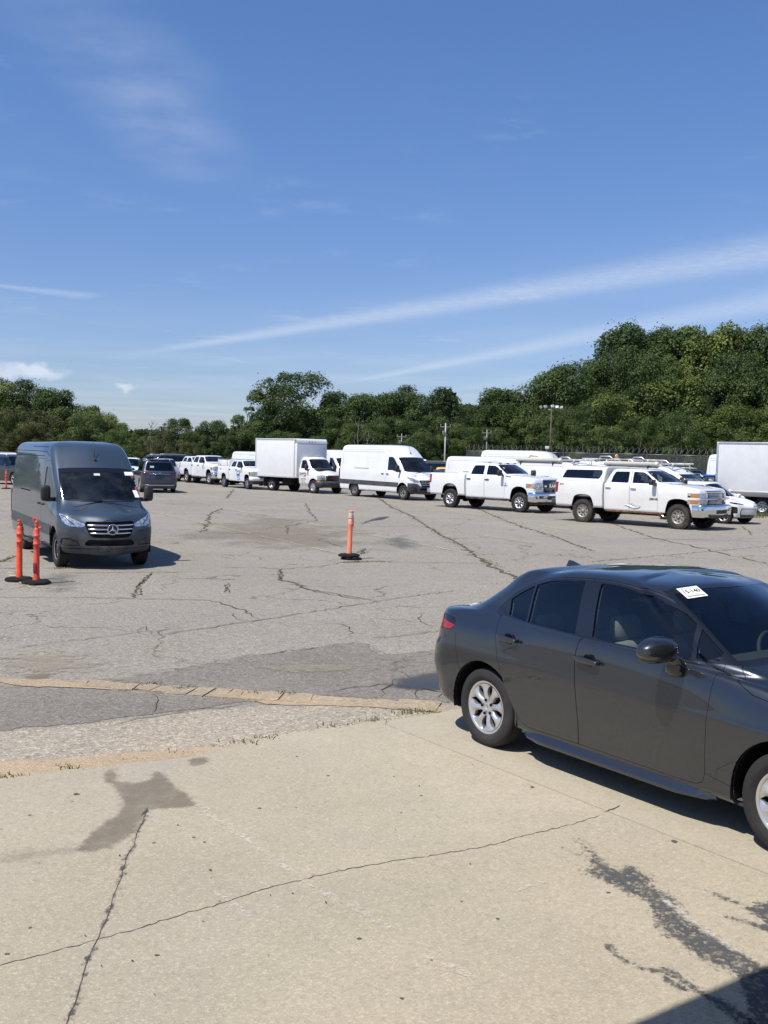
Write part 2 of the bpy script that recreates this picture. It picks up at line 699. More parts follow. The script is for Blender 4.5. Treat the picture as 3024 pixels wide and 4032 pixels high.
def offset_poly(pts, d):
    """shrink (d > 0) a closed polygon"""
    P = np.array(pts, float)
    area = np.sum(P[:, 0] * np.roll(P[:, 1], -1) - np.roll(P[:, 0], -1) * P[:, 1])
    sgn = 1 if area > 0 else -1
    e = np.roll(P, -1, 0) - P
    e /= np.maximum(np.linalg.norm(e, axis=1, keepdims=True), 1e-9)
    nrm = np.stack([-e[:, 1], e[:, 0]], 1) * sgn
    n0 = np.roll(nrm, 1, 0)
    b = n0 + nrm
    b /= np.maximum(np.sum(b * nrm, 1, keepdims=True), .35)
    return [tuple(p) for p in P + b * d]


def inside(poly, pts):
    P = np.asarray(poly, float)
    q = np.asarray(pts, float)
    x, y = q[:, 0][:, None], q[:, 1][:, None]
    x0, y0 = P[:, 0][None], P[:, 1][None]
    x1, y1 = np.roll(P[:, 0], -1)[None], np.roll(P[:, 1], -1)[None]
    c = (y0 > y) != (y1 > y)
    with np.errstate(divide='ignore', invalid='ignore'):
        xi = (x1 - x0) * (y - y0) / (y1 - y0) + x0
    return (np.sum(c & (x < xi), axis=1) % 2) == 1


def circle_poly(cx, cz, r, n=28, squash=1.0, flat=0.0):
    return [(cx + r * math.cos(2 * math.pi * k / n), cz + squash * r * math.sin(2 * math.pi * k / n)) for k in range(n)]


AX = {'side': (0, 2), 'front': (1, 2), 'top': (0, 1)}


class Body:
    """a lofted shell that can be cut into doors, windows, lamps ... (each becomes a mesh of its own)"""
    def __init__(s, rings, nu=5, nv=4, open_top=False):
        G = np.array(rings, float)                              # rings x stations x 3
        mir = np.array([1, -1, 1.])
        ext = np.concatenate([G[:, 2:0:-1] * mir, G, G[:, -2:-4:-1] * mir], axis=1)
        U = pchip(np.swapaxes(ext, 0, 1), nu)
        U = U[2 * nu:U.shape[0] - 2 * nu]                        # stations dense x rings x 3
        V = np.swapaxes(U, 0, 1)
        if not open_top:
            V2 = np.concatenate([V, V[-2:-3:-1] * mir], axis=0)
            D = pchip(V2, nv)[:-nv]
        else:
            D = pchip(V, nv)
        s.bm = bm = bmesh.new()
        s.pid = bm.faces.layers.int.new('pid')
        for side in (1, -1):
            grid = [[bm.verts.new((p[0], p[1] * side, p[2])) for p in row] for row in D]
            for i in range(len(grid) - 1):
                for k in range(len(grid[0]) - 1):
                    q = (grid[i][k], grid[i][k + 1], grid[i + 1][k + 1], grid[i + 1][k])
                    try:
                        bm.faces.new(q if side < 0 else q[::-1])
                    except ValueError:
                        pass
        bmesh.ops.remove_doubles(bm, verts=bm.verts[:], dist=2e-4)
        bmesh.ops.dissolve_degenerate(bm, edges=bm.edges[:], dist=1e-4)
        bm.normal_update()
        # outward check
        acc = sum((f.normal.y * (1 if f.calc_center_median().y > 0 else -1)) * f.calc_area() for f in bm.faces)
        if acc < 0:
            bmesh.ops.reverse_faces(bm, faces=bm.faces[:])
        bm.normal_update()
        s.nl = bm.verts.layers.float_vector.new('nrm')
        for v in bm.verts:
            v[s.nl] = v.normal
        s.info = {0: dict(name='body', mat=None)}
        s.next = 1
        s.GAP = s.new('seam', SEAM, depth=.005, rim=0)
        s.VOID = s.new('void', None)

    def new(s, name, m, depth=0.0, rim=.015, parent=None, label=None):
        k = s.next
        s.next += 1
        s.info[k] = dict(name=name, mat=m, depth=depth, rim=rim, parent=parent, label=label)
        return k

    def knife(s, poly, ia, ib, cand):
        """split the faces of cand along the outline of a polygon seen along one axis"""
        bm = s.bm
        faces = list(cand)
        if not faces:
            return set()

        def bb(f):
            a = [v.co[ia] for v in f.verts]
            b = [v.co[ib] for v in f.verts]
            return (min(a), max(a), min(b), max(b))
        box = np.array([bb(f) for f in faces])
        n = len(poly)
        for i in range(n):
            p, q = poly[i], poly[(i + 1) % n]
            dx, dy = q[0] - p[0], q[1] - p[1]
            L = math.hypot(dx, dy)
            if L < 1e-6:
                continue
            nx, ny = -dy / L, dx / L
            near = np.nonzero((box[:, 1] > min(p[0], q[0]) - 1e-5) & (box[:, 0] < max(p[0], q[0]) + 1e-5) & (box[:, 3] > min(p[1], q[1]) - 1e-5) & (box[:, 2] < max(p[1], q[1]) + 1e-5))[0]
            hit = []
            for k in near:
                f = faces[k]
                if not f.is_valid:
                    continue
                sd = [(v.co[ia] - p[0]) * nx + (v.co[ib] - p[1]) * ny for v in f.verts]
                if min(sd) < -1e-6 and max(sd) > 1e-6:
                    hit.append(k)
            if not hit:
                continue
            hs = [faces[k] for k in hit]
            on = set()
            for e in {e for f in hs for e in f.edges}:
                v0, v1 = e.verts
                d0 = (v0.co[ia] - p[0]) * nx + (v0.co[ib] - p[1]) * ny
                d1 = (v1.co[ia] - p[0]) * nx + (v1.co[ib] - p[1]) * ny
                if abs(d0) < 2e-6:
                    on.add(v0)
                if abs(d1) < 2e-6:
                    on.add(v1)
                if (d0 < -2e-6 and d1 > 2e-6) or (d0 > 2e-6 and d1 < -2e-6):
                    on.add(bmesh.utils.edge_split(e, v0, d0 / (d0 - d1))[1])
            fresh = []
            for f in hs:
                vs = [v for v in f.verts if v in on]
                if len(vs) < 2:
                    continue
                va, vb = vs[0], vs[-1] if len(vs) > 2 else vs[1]
                if any(va in e.verts and vb in e.verts for e in f.edges):
                    continue
                try:
                    nf = bmesh.utils.face_split(f, va, vb)[0]
                except ValueError:
                    continue
                if nf is not None:
                    fresh.append(nf)
            faces += fresh
            for k in hit:
                box[k] = bb(faces[k])
            if fresh:
                box = np.concatenate([box, np.array([bb(f) for f in fresh])])
        return {f for f in faces if f.is_valid}

    def cut(s, k, poly, view='side', sides=(1, -1), filt=None, gap=0.0, only=None):
        """give the faces inside poly the id k; view names the axes the polygon is drawn in"""
        ia, ib = AX[view]
        P = np.array(poly)
        lo, hi = P.min(0) - .02, P.max(0) + .02
        bm = s.bm
        for sd in sides:
            pol = poly
            if view == 'front' and sd < 0:
                pol = [(-a, b) for a, b in poly]
            if view == 'top' and sd < 0:
                pol = [(a, -b) for a, b in poly]
            PP = np.array(pol)
            lo, hi = PP.min(0) - .02, PP.max(0) + .02
            cand = set()
            for f in bm.faces:
                if only is not None and f[s.pid] not in only:
                    continue
                c = f.calc_center_median()
                if view == 'side' and (c.y * sd <= 0 or f.normal.y * sd < .05):
                    continue
                if filt and not filt(c, f.normal):
                    continue
                if c[ia] < lo[0] - .3 or c[ia] > hi[0] + .3 or c[ib] < lo[1] - .3 or c[ib] > hi[1] + .3:
                    continue
                a = [v.co[ia] for v in f.verts]
                b = [v.co[ib] for v in f.verts]
                if max(a) < lo[0] or min(a) > hi[0] or max(b) < lo[1] or min(b) > hi[1]:
                    continue
                cand.add(f)
            cand = s.knife(pol, ia, ib, cand)
            inner = None
            if gap:
                inner = offset_poly(pol, gap)
                cand = s.knife(inner, ia, ib, cand)
            fs = list(cand)
            if not fs:
                continue
            cs = np.array([(f.calc_center_median()[ia], f.calc_center_median()[ib]) for f in fs])
            ins = inside(pol, cs)
            inn = inside(inner, cs) if gap else ins
            kk = k[sd] if isinstance(k, dict) else k
            for f, a, b in zip(fs, ins, inn):
                if a:
                    f[s.pid] = kk if b else s.GAP
        return k

    def both(s, name, m, poly, gap=0.0, **kw):
        """the same panel on both sides: two separate meshes"""
        extra = {q: kw.pop(q) for q in ('sides', 'filt', 'only', 'view') if q in kw}
        sd = extra.pop('sides', (1, -1))
        k = {q: s.new(name, m, **kw) for q in sd}
        s.cut(k, poly, extra.pop('view', 'side'), sides=sd, gap=gap, **extra)
        return k

    def one(s, name, m, poly, view='front', gap=0.0, filt=None, only=None, **kw):
        k = s.new(name, m, **kw)
        s.cut(k, poly, view, sides=(1,), gap=gap, filt=filt, only=only)
        return k

    def groove(s, pts, w, view='side', **kw):
        """a shut line: a narrow strip along pts becomes recessed seam"""
        P = [Vector(p) for p in pts]
        a, c = [], []
        for i, p in enumerate(P):
            d = (P[min(i + 1, len(P) - 1)] - P[max(i - 1, 0)]).normalized()
            n = Vector((-d.y, d.x)) * w
            a.append((p.x + n.x, p.y + n.y))
            c.append((p.x - n.x, p.y - n.y))
        s.cut(s.GAP, a + c[::-1], view, **kw)

    def finish(s, parent, m, body_name='body', liner=True, rim=.02, liner_mat=None):
        """turn every id into an object under parent; returns {id: object}"""
        bm = s.bm
        s.info[0]['mat'] = m
        s.info[0].update(name=body_name, depth=0.0, rim=rim, parent=None, label=None)
        groups = {}
        for f in bm.faces:
            groups.setdefault(f[s.pid], []).append(f)
        objs = {}
        order = sorted(groups, key=lambda k: (s.info[k].get('parent') is not None, k))
        for k in order:
            inf = s.info[k]
            if k == s.VOID or inf['mat'] is None:
                continue
            fs = groups[k]
            par = objs.get(inf.get('parent'), parent) if inf.get('parent') is not None else parent
            objs[k] = link(inf['name'], s.shell(fs, inf['name'], inf['mat'], inf.get('depth', 0) or 0, inf.get('rim', 0) or 0), par)
            if k == s.GAP:
                objs[k]['kind'] = 'stuff'
            if inf.get('label'):
                objs[k]['label'] = inf['label']
        if liner:
            solid = [f for k, fs in groups.items() if k != s.VOID and s.info[k]['mat'] not in (GLASS_C, GLASS_D, GLASS_W, GLASS_M) for f in fs]
            objs['liner'] = link('cabin_lining', s.shell(solid, 'cabin_lining', liner_mat or INTER, .03, 0), parent)
        bm.free()
        return objs

    def shell(s, fs, name, m, depth, rim):
        idx, vs, ns, faces, sm = {}, [], [], [], []
        for f in fs:
            poly = []
            for v in f.verts:
                i = idx.get(v)
                if i is None:
                    i = idx[v] = len(vs)
                    n = Vector(v[s.nl])
                    if n.length < 1e-6:
                        n = f.normal.copy()
                    n.normalize()
                    vs.append(v.co - n * depth)
                    ns.append(n)
                poly.append(i)
            faces.append(poly)
        if rim:
            inset = set(fs)
            for f in fs:
                for lp in f.loops:
                    e = lp.edge
                    if sum(1 for g in e.link_faces if g in inset) == 1:
                        a, b = lp.vert, lp.link_loop_next.vert
                        ia, ib = idx[a], idx[b]
                        na, nb = ns[ia], ns[ib]
                        k = len(vs)
                        vs += [vs[ia], vs[ib], vs[ib] - nb * rim, vs[ia] - na * rim]
                        ns += [None] * 4
                        faces.append([k + 1, k, k + 3, k + 2])
        me = bpy.data.meshes.new(name)
        me.from_pydata([tuple(v) for v in vs], [], faces)
        me.polygons.foreach_set('use_smooth', [True] * len(faces))
        me.materials.append(m)
        me.update()
        me.normals_split_custom_set_from_vertices([(0, 0, 0) if n is None else tuple(n) for n in ns])
        return me


# ------------------------------------------------------------------ wheels
_WH = {}


def tyre_mesh(Rt, wd, rim, m, lugs=0):
    key = ('t', Rt, wd, rim, m.name, lugs)
    if key in _WH:
        return _WH[key]
    mb = MB()
    h = wd / 2
    prof = [(rim - .012, -h * .72), (rim + .004, -h * .86), (rim + (Rt - rim) * .45, -h), (Rt - .035, -h * .96), (Rt - .012, -h * .86), (Rt - .003, -h * .70)]
    g = .008
    for c in (-.42, 0, .42):
        prof += [(Rt, h * (c - .06)), (Rt - g, h * (c - .05)), (Rt - g, h * (c + .05)), (Rt, h * (c + .06))]
    prof += [(Rt - .003, h * .70), (Rt - .012, h * .86), (Rt - .035, h * .96), (rim + (Rt - rim) * .45, h), (rim + (Rt - rim) * .40, h * 1.005), (rim + (Rt - rim) * .36, h), (rim + .004, h * .86), (rim - .012, h * .72)]
    mb.lathe(prof, 56, 'y')
    if lugs:
        for k in range(lugs):
            a = 2 * math.pi * k / lugs
            for sgn in (-1, 1):
                aa = a + (sgn + 1) * math.pi / lugs / 2
                c = (Rt * math.cos(aa), sgn * h * .66, Rt * math.sin(aa))
                mb.box(c, (.022, h * .62, 2 * math.pi * Rt / lugs * .55), 0, (0, -aa, 0))
    me = mb.mesh('tyre', m)
    _WH[key] = me
    return me


def rim_mesh(style, rr, wd, mats):
    """wheel face towards +y, centre at the origin"""
    key = ('r', style, rr, wd, tuple(q.name for q in mats))
    if key in _WH:
        return _WH[key]
    mb = MB()
    h = wd / 2
    mb.m = 1                                     # barrel and drum, dark
    mb.lathe([(rr - .01, -h * .8), (rr - .03, -h * .5), (rr - .035, h * .35), (rr - .012, h * .7)], 40, 'y')
    mb.lathe([(.001, h * .12), (rr - .04, h * .12)], 32, 'y')
    mb.lathe([(.001, h * .3), (rr * .42, h * .3), (rr * .5, h * .15)], 24, 'y')
    mb.m = 0
    mb.lathe([(rr - .014, h * .58), (rr + .002, h * .72), (rr + .006, h * .80), (rr, h * .84), (rr - .012, h * .82), (rr - .02, h * .74)], 56, 'y')
    S = {'cover8': (8, [(.20, .40), (.28, .385), (.36, .31), (.48, .21), (.62, .185), (.74, .23), (.84, .33), (.90, .41)], [.66, .69, .76, .84, .86, .84, .80, .78], .10, .24),
         'steel': (8, [(.30, .42), (.45, .40), (.58, .39), (.66, .30), (.74, .26), (.82, .30), (.90, .39), (.94, .40)], [.45, .30, .34, .46, .52, .50, .44, .50], .02, .40),
         'alloy8': (8, [(.18, .40), (.28, .34), (.40, .22), (.55, .20), (.72, .20), (.86, .26), (.94, .40)], [.70, .72, .70, .66, .66, .70, .76], .08, .26),
         'alloy6': (6, [(.18, .53), (.28, .40), (.40, .23), (.55, .17), (.72, .19), (.86, .26), (.95, .54)], [.60, .66, .72, .76, .78, .78, .78], .10, .24),
         'slot8': (8, [(.28, .40), (.42, .40), (.52, .38), (.60, .26), (.72, .22), (.80, .28), (.88, .39), (.94, .40)], [.55, .50, .52, .58, .62, .62, .60, .70], .03, .36),
         'alloy5': (5, [(.16, .64), (.26, .45), (.40, .25), (.55, .20), (.72, .22), (.86, .30), (.95, .64)], [.62, .68, .72, .74, .76, .78, .78], .10, .24)}[style]
    n, prof, ys, drop, hubr = S
    for k in range(n):
        a0 = 2 * math.pi * k / n + math.pi / 2
        rows = []
        for (q, wdt), yy in zip(prof, ys):
            wdt = min(wdt, math.pi / n)
            row = []
            merged = wdt > math.pi / n * .93
            for j in range(-3, 4):
                t = j / 3
                th = a0 + t * wdt
                y = h * yy - (0 if merged else drop * h * abs(t) ** 1.5 * 1.6)
                row.append((rr * q * math.cos(th), y, rr * q * math.sin(th)))
            rows.append(row)
        mb.grid(rows)
        # spoke flanks
        for e in (0, 6):
            top = [r[e] for r in rows]
            low = [(p[0], p[1] - .03, p[2]) for p in top]
            mb.grid([top, low] if e else [low, top])
    q0, y0 = prof[0][0] * rr, ys[0] * h
    mb.lathe([(q0 * 1.02, y0), (q0 * .8, y0 + .004), (q0 * .45, y0 + .01), (q0 * .42, y0 + .002), (.001, y0 + .004)], 24, 'y')
    mb.m = 0
    if style in ('steel', 'slot8', 'alloy8', 'alloy5', 'alloy6'):
        cr = rr * (.26 if style != 'alloy5' else .15)
        mb.m = 2 if style == 'steel' else 0
        mb.lathe([(cr, y0), (cr * .96, y0 + .022), (cr * .7, y0 + .034), (.001, y0 + .036)], 20, 'y')
    if style in ('steel', 'slot8', 'cover8', 'alloy8'):
        mb.m = 1
        nn = 5 if style == 'cover8' else 8
        lr = rr * (.30 if style != 'cover8' else .27)
        for k in range(nn):
            a = 2 * math.pi * k / nn + .3
            mb.lathe([(.012, y0 - .01), (.012, y0 + .012), (.001, y0 + .012)], 8, 'y', (lr * math.cos(a), 0, lr * math.sin(a)))
    me = mb.mesh('rim', mats)
    _WH[key] = me
    return me


def add_wheel(parent, x, y, Rt, wd, rr, style, rubber=None, mats=None, lugs=0, steer=0.0):
    """wheel (> tyre, rim); y is the outer face of the tyre"""
    side = 1 if y > 0 else -1
    w = hub('wheel', parent, (x, y - side * wd / 2, Rt - .006), (0, random.uniform(0, 3), (0 if side > 0 else math.pi) + steer))
    w.rotation_euler = Euler((0, random.uniform(0, 1.2), (0 if side > 0 else math.pi) + steer), 'XYZ')
    link('tyre', tyre_mesh(Rt, wd, rr, rubber or RUBBER, lugs), w)
    link('rim', rim_mesh(style, rr, wd, mats or (SILVER, LINER, DARKTRIM)), w)
    return w


def wheel_house(parent, x, y, r, depth=.5, z=None):
    """dark liner of a wheel arch"""
    side = 1 if y > 0 else -1
    mb = MB()
    zc = z
    n = 18
    rows = []
    for yy in (y, y - side * depth):
        rows.append([(x + r * math.cos(math.pi * (k / n * 1.12 - .06)), yy, zc + r * math.sin(math.pi * (k / n * 1.12 - .06))) for k in range(n + 1)])
    mb.grid(rows)
    c = (x, y - side * depth, zc)
    back = rows[1]
    mb.add([c] + back, [(0, i, i + 1) for i in range(1, len(back))])
    return mb.build('wheel_liner', LINER, parent)


def seats(parent, rows, zf, m=None, w=.5, ys=(.37, -.37), tall=1.0):
    """front and rear seats: cushion, back and headrest for each place"""
    key = ('seat', w, tall, (m or SEATM).name)
    for x0 in rows:
        for y0 in ys:
            if key in _WH:
                link('seat', _WH[key], parent, (x0, y0, zf))
                continue
            x, y, z0, zf_ = 0, 0, 0, zf
            zf = 0
            mb = MB()
            mb.blob((x + .12, y, zf + .10), (.52, w, .20), .45, .45, 14, 8)
            mb.blob((x - .17, y, zf + .42 * tall), (.20, w, .66 * tall), .5, .5, 14, 8, rot=(0, R(-14), 0))
            mb.blob((x - .29, y, zf + .83 * tall), (.12, .27, .19), .55, .55, 12, 8, rot=(0, R(-10), 0))
            mb.tube([(x - .26, y - .05, zf + .66 * tall), (x - .28, y - .05, zf + .78 * tall)], .008, 6)
            mb.tube([(x - .26, y + .05, zf + .66 * tall), (x - .28, y + .05, zf + .78 * tall)], .008, 6)
            _WH[key] = mb.mesh('seat', m or SEATM)
            zf = zf_
            link('seat', _WH[key], parent, (x0, y0, zf))


def steering(parent, x, y, z, r=.18, tilt=25):
    mb = MB()
    pts = [(0, r * math.cos(a), r * math.sin(a)) for a in [2 * math.pi * k / 24 for k in range(25)]]
    mm = Euler((0, R(-tilt), 0)).to_matrix()
    mb.tube([tuple(mm @ Vector(p) + Vector((x, y, z))) for p in pts], .016, 6, caps=False)
    mb.blob((x, y, z), (.06, .16, .12), .6, .6, 12, 8)
    mb.tube([tuple(mm @ Vector((0, -r, 0)) + Vector((x, y, z))), tuple(mm @ Vector((0, r, 0)) + Vector((x, y, z)))], .014, 6)
    return mb.build('steering_wheel', INTER, parent)

# ------------------------------------------------------------------ ground
def ground_mat(name, base, spots, gravel, sc=1.0, bump=.5, patch=.25, warm=None, fissures=False, soft=False):
    """weathered pavement: broad tone patches, aggregate speckle, fine relief"""
    m = bpy.data.materials.new(name)
    m.use_nodes = True
    t = NT(m.node_tree)
    b = t.n['Principled BSDF']
    o = t.node('ShaderNodeTexCoord').outputs['Object']
    big = t.noise(o, .16 * sc, 5, .62)
    mid = t.noise(o, 1.1 * sc, 5, .62, .4)
    fine = t.noise(o, 14 * sc, 4, .7)
    col = t.mix(t.smooth(big, .3, .72), tuple(c * (1 - patch) for c in base), tuple(c * (1 + patch * .55) for c in base))
    col = t.mix(t.math('MULTIPLY', t.smooth(mid, .35, .75), .5), col, tuple(c * (1 - patch * .9) for c in base))
    if warm:
        w = t.math('MULTIPLY', t.smooth(t.noise(o, .33 * sc, 6, .66, .8), .46, .72), .65)
        col = t.mix(w, col, warm)
    # aggregate: bright and dark grains
    vs = t.voronoi(o, gravel, out=1)
    sep = t.node('ShaderNodeSeparateColor')
    t.l.new(vs, sep.inputs[0])
    g = sep.outputs[0]
    col = t.mix(t.math('MULTIPLY', t.smooth(g, .72, .98), spots), col, tuple(min(1, c * 1.75) for c in base))
    col = t.mix(t.math('MULTIPLY', t.smooth(g, .30, .02), spots), col, tuple(c * .38 for c in base))
    v2 = t.voronoi(o, gravel * .37, out=1)
    sep2 = t.node('ShaderNodeSeparateColor')
    t.l.new(v2, sep2.inputs[0])
    col = t.mix(t.math('MULTIPLY', t.smooth(sep2.outputs[1], .86, 1.0), spots * .8), col, tuple(c * .45 for c in base))
    col = t.mix(t.math('MULTIPLY', t.smooth(fine, .3, .75), .25), col, tuple(c * .76 for c in base))
    if fissures:                                # hairline cracking, in places
        wob = t.vmath('ADD', o, t.vmath('SCALE', t.noise(o, 1.3, 4, .6, out=1), 1.1))
        e1 = t.voronoi(wob, .42, 'DISTANCE_TO_EDGE')
        e2 = t.voronoi(wob, 1.15, 'DISTANCE_TO_EDGE')
        f1 = t.math('MULTIPLY', t.smooth(e1, .010, .002), t.smooth(t.noise(o, .22, 3, .5), .44, .56))
        f2 = t.math('MULTIPLY', t.smooth(e2, .014, .003), t.smooth(t.noise(o, .30, 3, .5), .56, .66))
        fc = t.math('MULTIPLY', t.math('MAXIMUM', f1, f2), .75)
        col = t.mix(fc, col, (.055, .050, .036))
    t.put(b.inputs['Base Color'], col)
    b.inputs['Roughness'].default_value = .92
    b.inputs['Specular IOR Level'].default_value = .25
    if soft:                                    # thin layer that wears out towards its outline
        at = t.node('ShaderNodeAttribute', attribute_name='edge')
        nn = t.noise(o, 5.0, 6, .72)
        f = t.math('ADD', at.outputs['Fac'], t.math('MULTIPLY', t.math('SUBTRACT', nn, .5), 2.2))
        t.put(b.inputs['Alpha'], t.smooth(f, .12, .42))
    h = t.math('ADD', t.math('MULTIPLY', fine, .6), t.math('MULTIPLY', t.voronoi(o, gravel), .6))
    t.put(b.inputs['Normal'], t.bump(h, bump, .012))
    MATS[name] = m
    return m


ASPH = ground_mat('old_asphalt', (.280, .256, .216), .50, 48, 1.0, .5, .13, warm=(.25, .22, .18), fissures=True)
ASPH_DARK = ground_mat('dark_asphalt_patch', (.212, .193, .165), .55, 60, 1.6, .55, .22, warm=(.235, .21, .172), fissures=True, soft=True)
ASPH_LITE = ground_mat('gravelly_asphalt', (.355, .315, .250), .6, 50, 1.5, .7, .16, warm=(.36, .30, .22), soft=True)
CONC = ground_mat('tan_concrete', (.400, .354, .265), .26, 100, 1.3, .20, .20, warm=(.33, .305, .255))
CONC_B = ground_mat('smooth_concrete', (.385, .345, .265), .18, 90, 1.3, .2, .12, warm=(.44, .395, .305))
CONC_G = ground_mat('gutter_concrete', (.36, .295, .205), .45, 60, 3.0, .55, .2, warm=(.42, .31, .19))
DIRT = ground_mat('orange_sand', (.43, .335, .225), .35, 90, 3.0, .7, .2, warm=(.38, .27, .165), soft=True)
GRASSG = ground_mat('dry_grass_ground', (.10, .115, .045), .5, 8, 1.0, .8, .35, warm=(.16, .14, .07))
CRACK = mat('crack_soil', (.068, .060, .045), .95, vary=.5, vscale=9)
CRACKW = mat('weedy_crack', (.100, .088, .048), .95, vary=.55, vscale=7, bumps=(30, .6, .01))


def world_poly(px, z=0.0):
    return [tuple(gp(a, b)[:2]) for a, b in px]


def sheet(name, poly, z, m, parent=None, thick=0.0, sub=False):
    mb = MB()
    if thick:
        mb.prism(poly, 'z', z - thick, z)
    else:
        area = sum(poly[i][0] * poly[(i + 1) % len(poly)][1] - poly[(i + 1) % len(poly)][0] * poly[i][1] for i in range(len(poly)))
        pts = poly if area > 0 else poly[::-1]
        mb.add([(x, y, z) for x, y in pts], [tuple(range(len(pts)))])
    return mb.build(name, m, parent)


def rough_line(pts, step=.12, amp=.03, seed=1):
    """subdivide a world polyline and let it wander"""
    rg = np.random.default_rng(seed)
    out = []
    for a, b in zip(pts[:-1], pts[1:]):
        a, b = np.array(a[:2], float), np.array(b[:2], float)
        L = np.linalg.norm(b - a)
        n = max(1, int(L / step))
        d = (b - a) / max(L, 1e-6)
        nrm = np.array([-d[1], d[0]])
        for k in range(n):
            out.append(a + (b - a) * k / n + nrm * rg.normal(0, amp))
    out.append(np.array(pts[-1][:2], float))
    return out


def ribbon(name, pts, w, z, m, parent, seed=1, step=.12, amp=.03, vary=.6, kind=None):
    """thin uneven strip on the ground along a wandering line"""
    rg = np.random.default_rng(seed + 99)
    P = rough_line(pts, step, amp, seed)
    vs, fs = [], []
    for i, p in enumerate(P):
        t = P[min(i + 1, len(P) - 1)] - P[max(i - 1, 0)]
        t = t / max(np.linalg.norm(t), 1e-6)
        n = np.array([-t[1], t[0]])
        e = min(1, i / 3 + .15, (len(P) - 1 - i) / 3 + .15)
        a, b = w * e * (1 + rg.uniform(-vary, vary)) / 2, w * e * (1 + rg.uniform(-vary, vary)) / 2
        vs += [(*(p + n * a), z), (*(p - n * b), z)]
        if i:
            k = 2 * i
            fs.append((k - 2, k - 1, k + 1, k))
    mb = MB()
    mb.add(vs, fs)
    return mb.build(name, m, parent)


# big sheets
gm = MB()
gm.add([(-1500, -400, -.06), (1500, -400, -.06), (1500, 3000, -.06), (-1500, 3000, -.06)], [(0, 1, 2, 3)])
tag(gm.build('ground', GRASSG), 'green ground reaching to the horizon', kind='structure')
lot = MB()
lot.add([(-110, -30, 0), (120, -30, 0), (120, 117, 0), (40, 117, 0), (-20, 128, 0), (-110, 120, 0)], [(0, 1, 2, 3, 4, 5)])
LOT = tag(lot.build('asphalt_lot', ASPH), 'cracked grey asphalt of the vehicle lot', kind='structure')


def A_(*pts):           # pixels of the near ground view
    return [(x * 1.085, 2250 + y * 1.085) for x, y in pts]


def B_(*pts):
    return [(500 + x * 1.085, 1900 + y * 1.085) for x, y in pts]


# two concrete slabs meeting at a joint
EDGE = [(-900, 3190), (-300, 3110), (0, 3069), (401, 3026), (738, 2988), (933, 2933), (1085, 2901), (1302, 2868), (1465, 2847), (1520, 2840)]
J0, J1 = gp(1519, 2858), gp(3024, 3451)
jd = (J1 - J0).normalized()
jn = Vector((-jd.y, jd.x, 0)) * .006
E1 = [tuple(q) for q in rough_line([tuple(gp(*q)) for q in EDGE], .1, .012, 21)]
SLABZ = .013
far = J1 + jd * 9
pa = [(-14, -9)] + [(float(a), float(b)) for a, b in E1] + [(J0.x - jn.x, J0.y - jn.y), (far.x - jn.x, far.y - jn.y), (12, -9)]
SLAB_A = tag(sheet('concrete_slab', pa, SLABZ, CONC, thick=.08), 'tan concrete slab filling the foreground', kind='structure')
e2 = [tuple(gp(1736, 2809)), tuple(gp(1900, 2782)), tuple(gp(2600, 2690)), tuple(gp(3600, 2590)), tuple(gp(5200, 2500))]
e2 = [(float(a), float(b)) for a, b in rough_line([tuple(gp(1535, 2838))] + e2, .15, .012, 22)]
pb = [(J0.x + jn.x, J0.y + jn.y)] + e2 + [(22, 0), (far.x + jn.x, far.y + jn.y)]
SLAB_B = tag(sheet('concrete_slab', pb, SLABZ - .001, CONC_B, thick=.08), 'paler concrete slab under the grey sedan', kind='structure')
tag(sheet('joint_filler', [(J0.x - .1, J0.y), (far.x, far.y), (far.x + .1, far.y + .1), (J0.x + .1, J0.y + .1)], .002, CRACK), 'dark joint between the slabs', kind='structure')

# the broken concrete gutter: separate blocks
gut = tag(hub('concrete_gutter', None), 'broken concrete gutter strip crossing the asphalt', kind='structure')
GC = [gp(*q) for q in A_((-120, 392), (0, 398), (150, 402), (350, 412), (600, 430), (900, 450), (1100, 463), (1400, 480), (1660, 498), (1760, 506))]
rg = np.random.default_rng(5)
acc = []
for a, b in zip(GC[:-1], GC[1:]):
    n = max(1, int((b - a).length / .02))
    acc += [a.lerp(b, k / n) for k in range(n)]
i = 0
while i < len(acc) - 30:
    L = int(rg.choice([9, 14, 20, 26, 34]))
    a, b = acc[i], acc[min(i + L, len(acc) - 1)]
    d = (b - a).normalized()
    n = Vector((-d.y, d.x, 0))
    w = .18 + rg.uniform(-.015, .015)
    broken = (b.x < -2.2 and rg.random() < .75) or rg.random() < .3
    q = []
    edge_ = [(k_ / 4, -1) for k_ in range(5)] + [(1 - k_ / 4, 1) for k_ in range(5)]
    for t_, s_ in edge_:
        p = a.lerp(b, .015 + t_ * .97) + n * s_ * w * (1 - (rg.uniform(.05, .55) if broken else rg.uniform(0, .16)))
        p += d * rg.uniform(-.03, .03)
        q.append((p.x, p.y))
    mb = MB()
    top = .011 + rg.uniform(-.006, .004)
    mb.prism(q, 'z', -.03, top)
    mb.build('concrete_block', CONC_G, gut)
    i += L

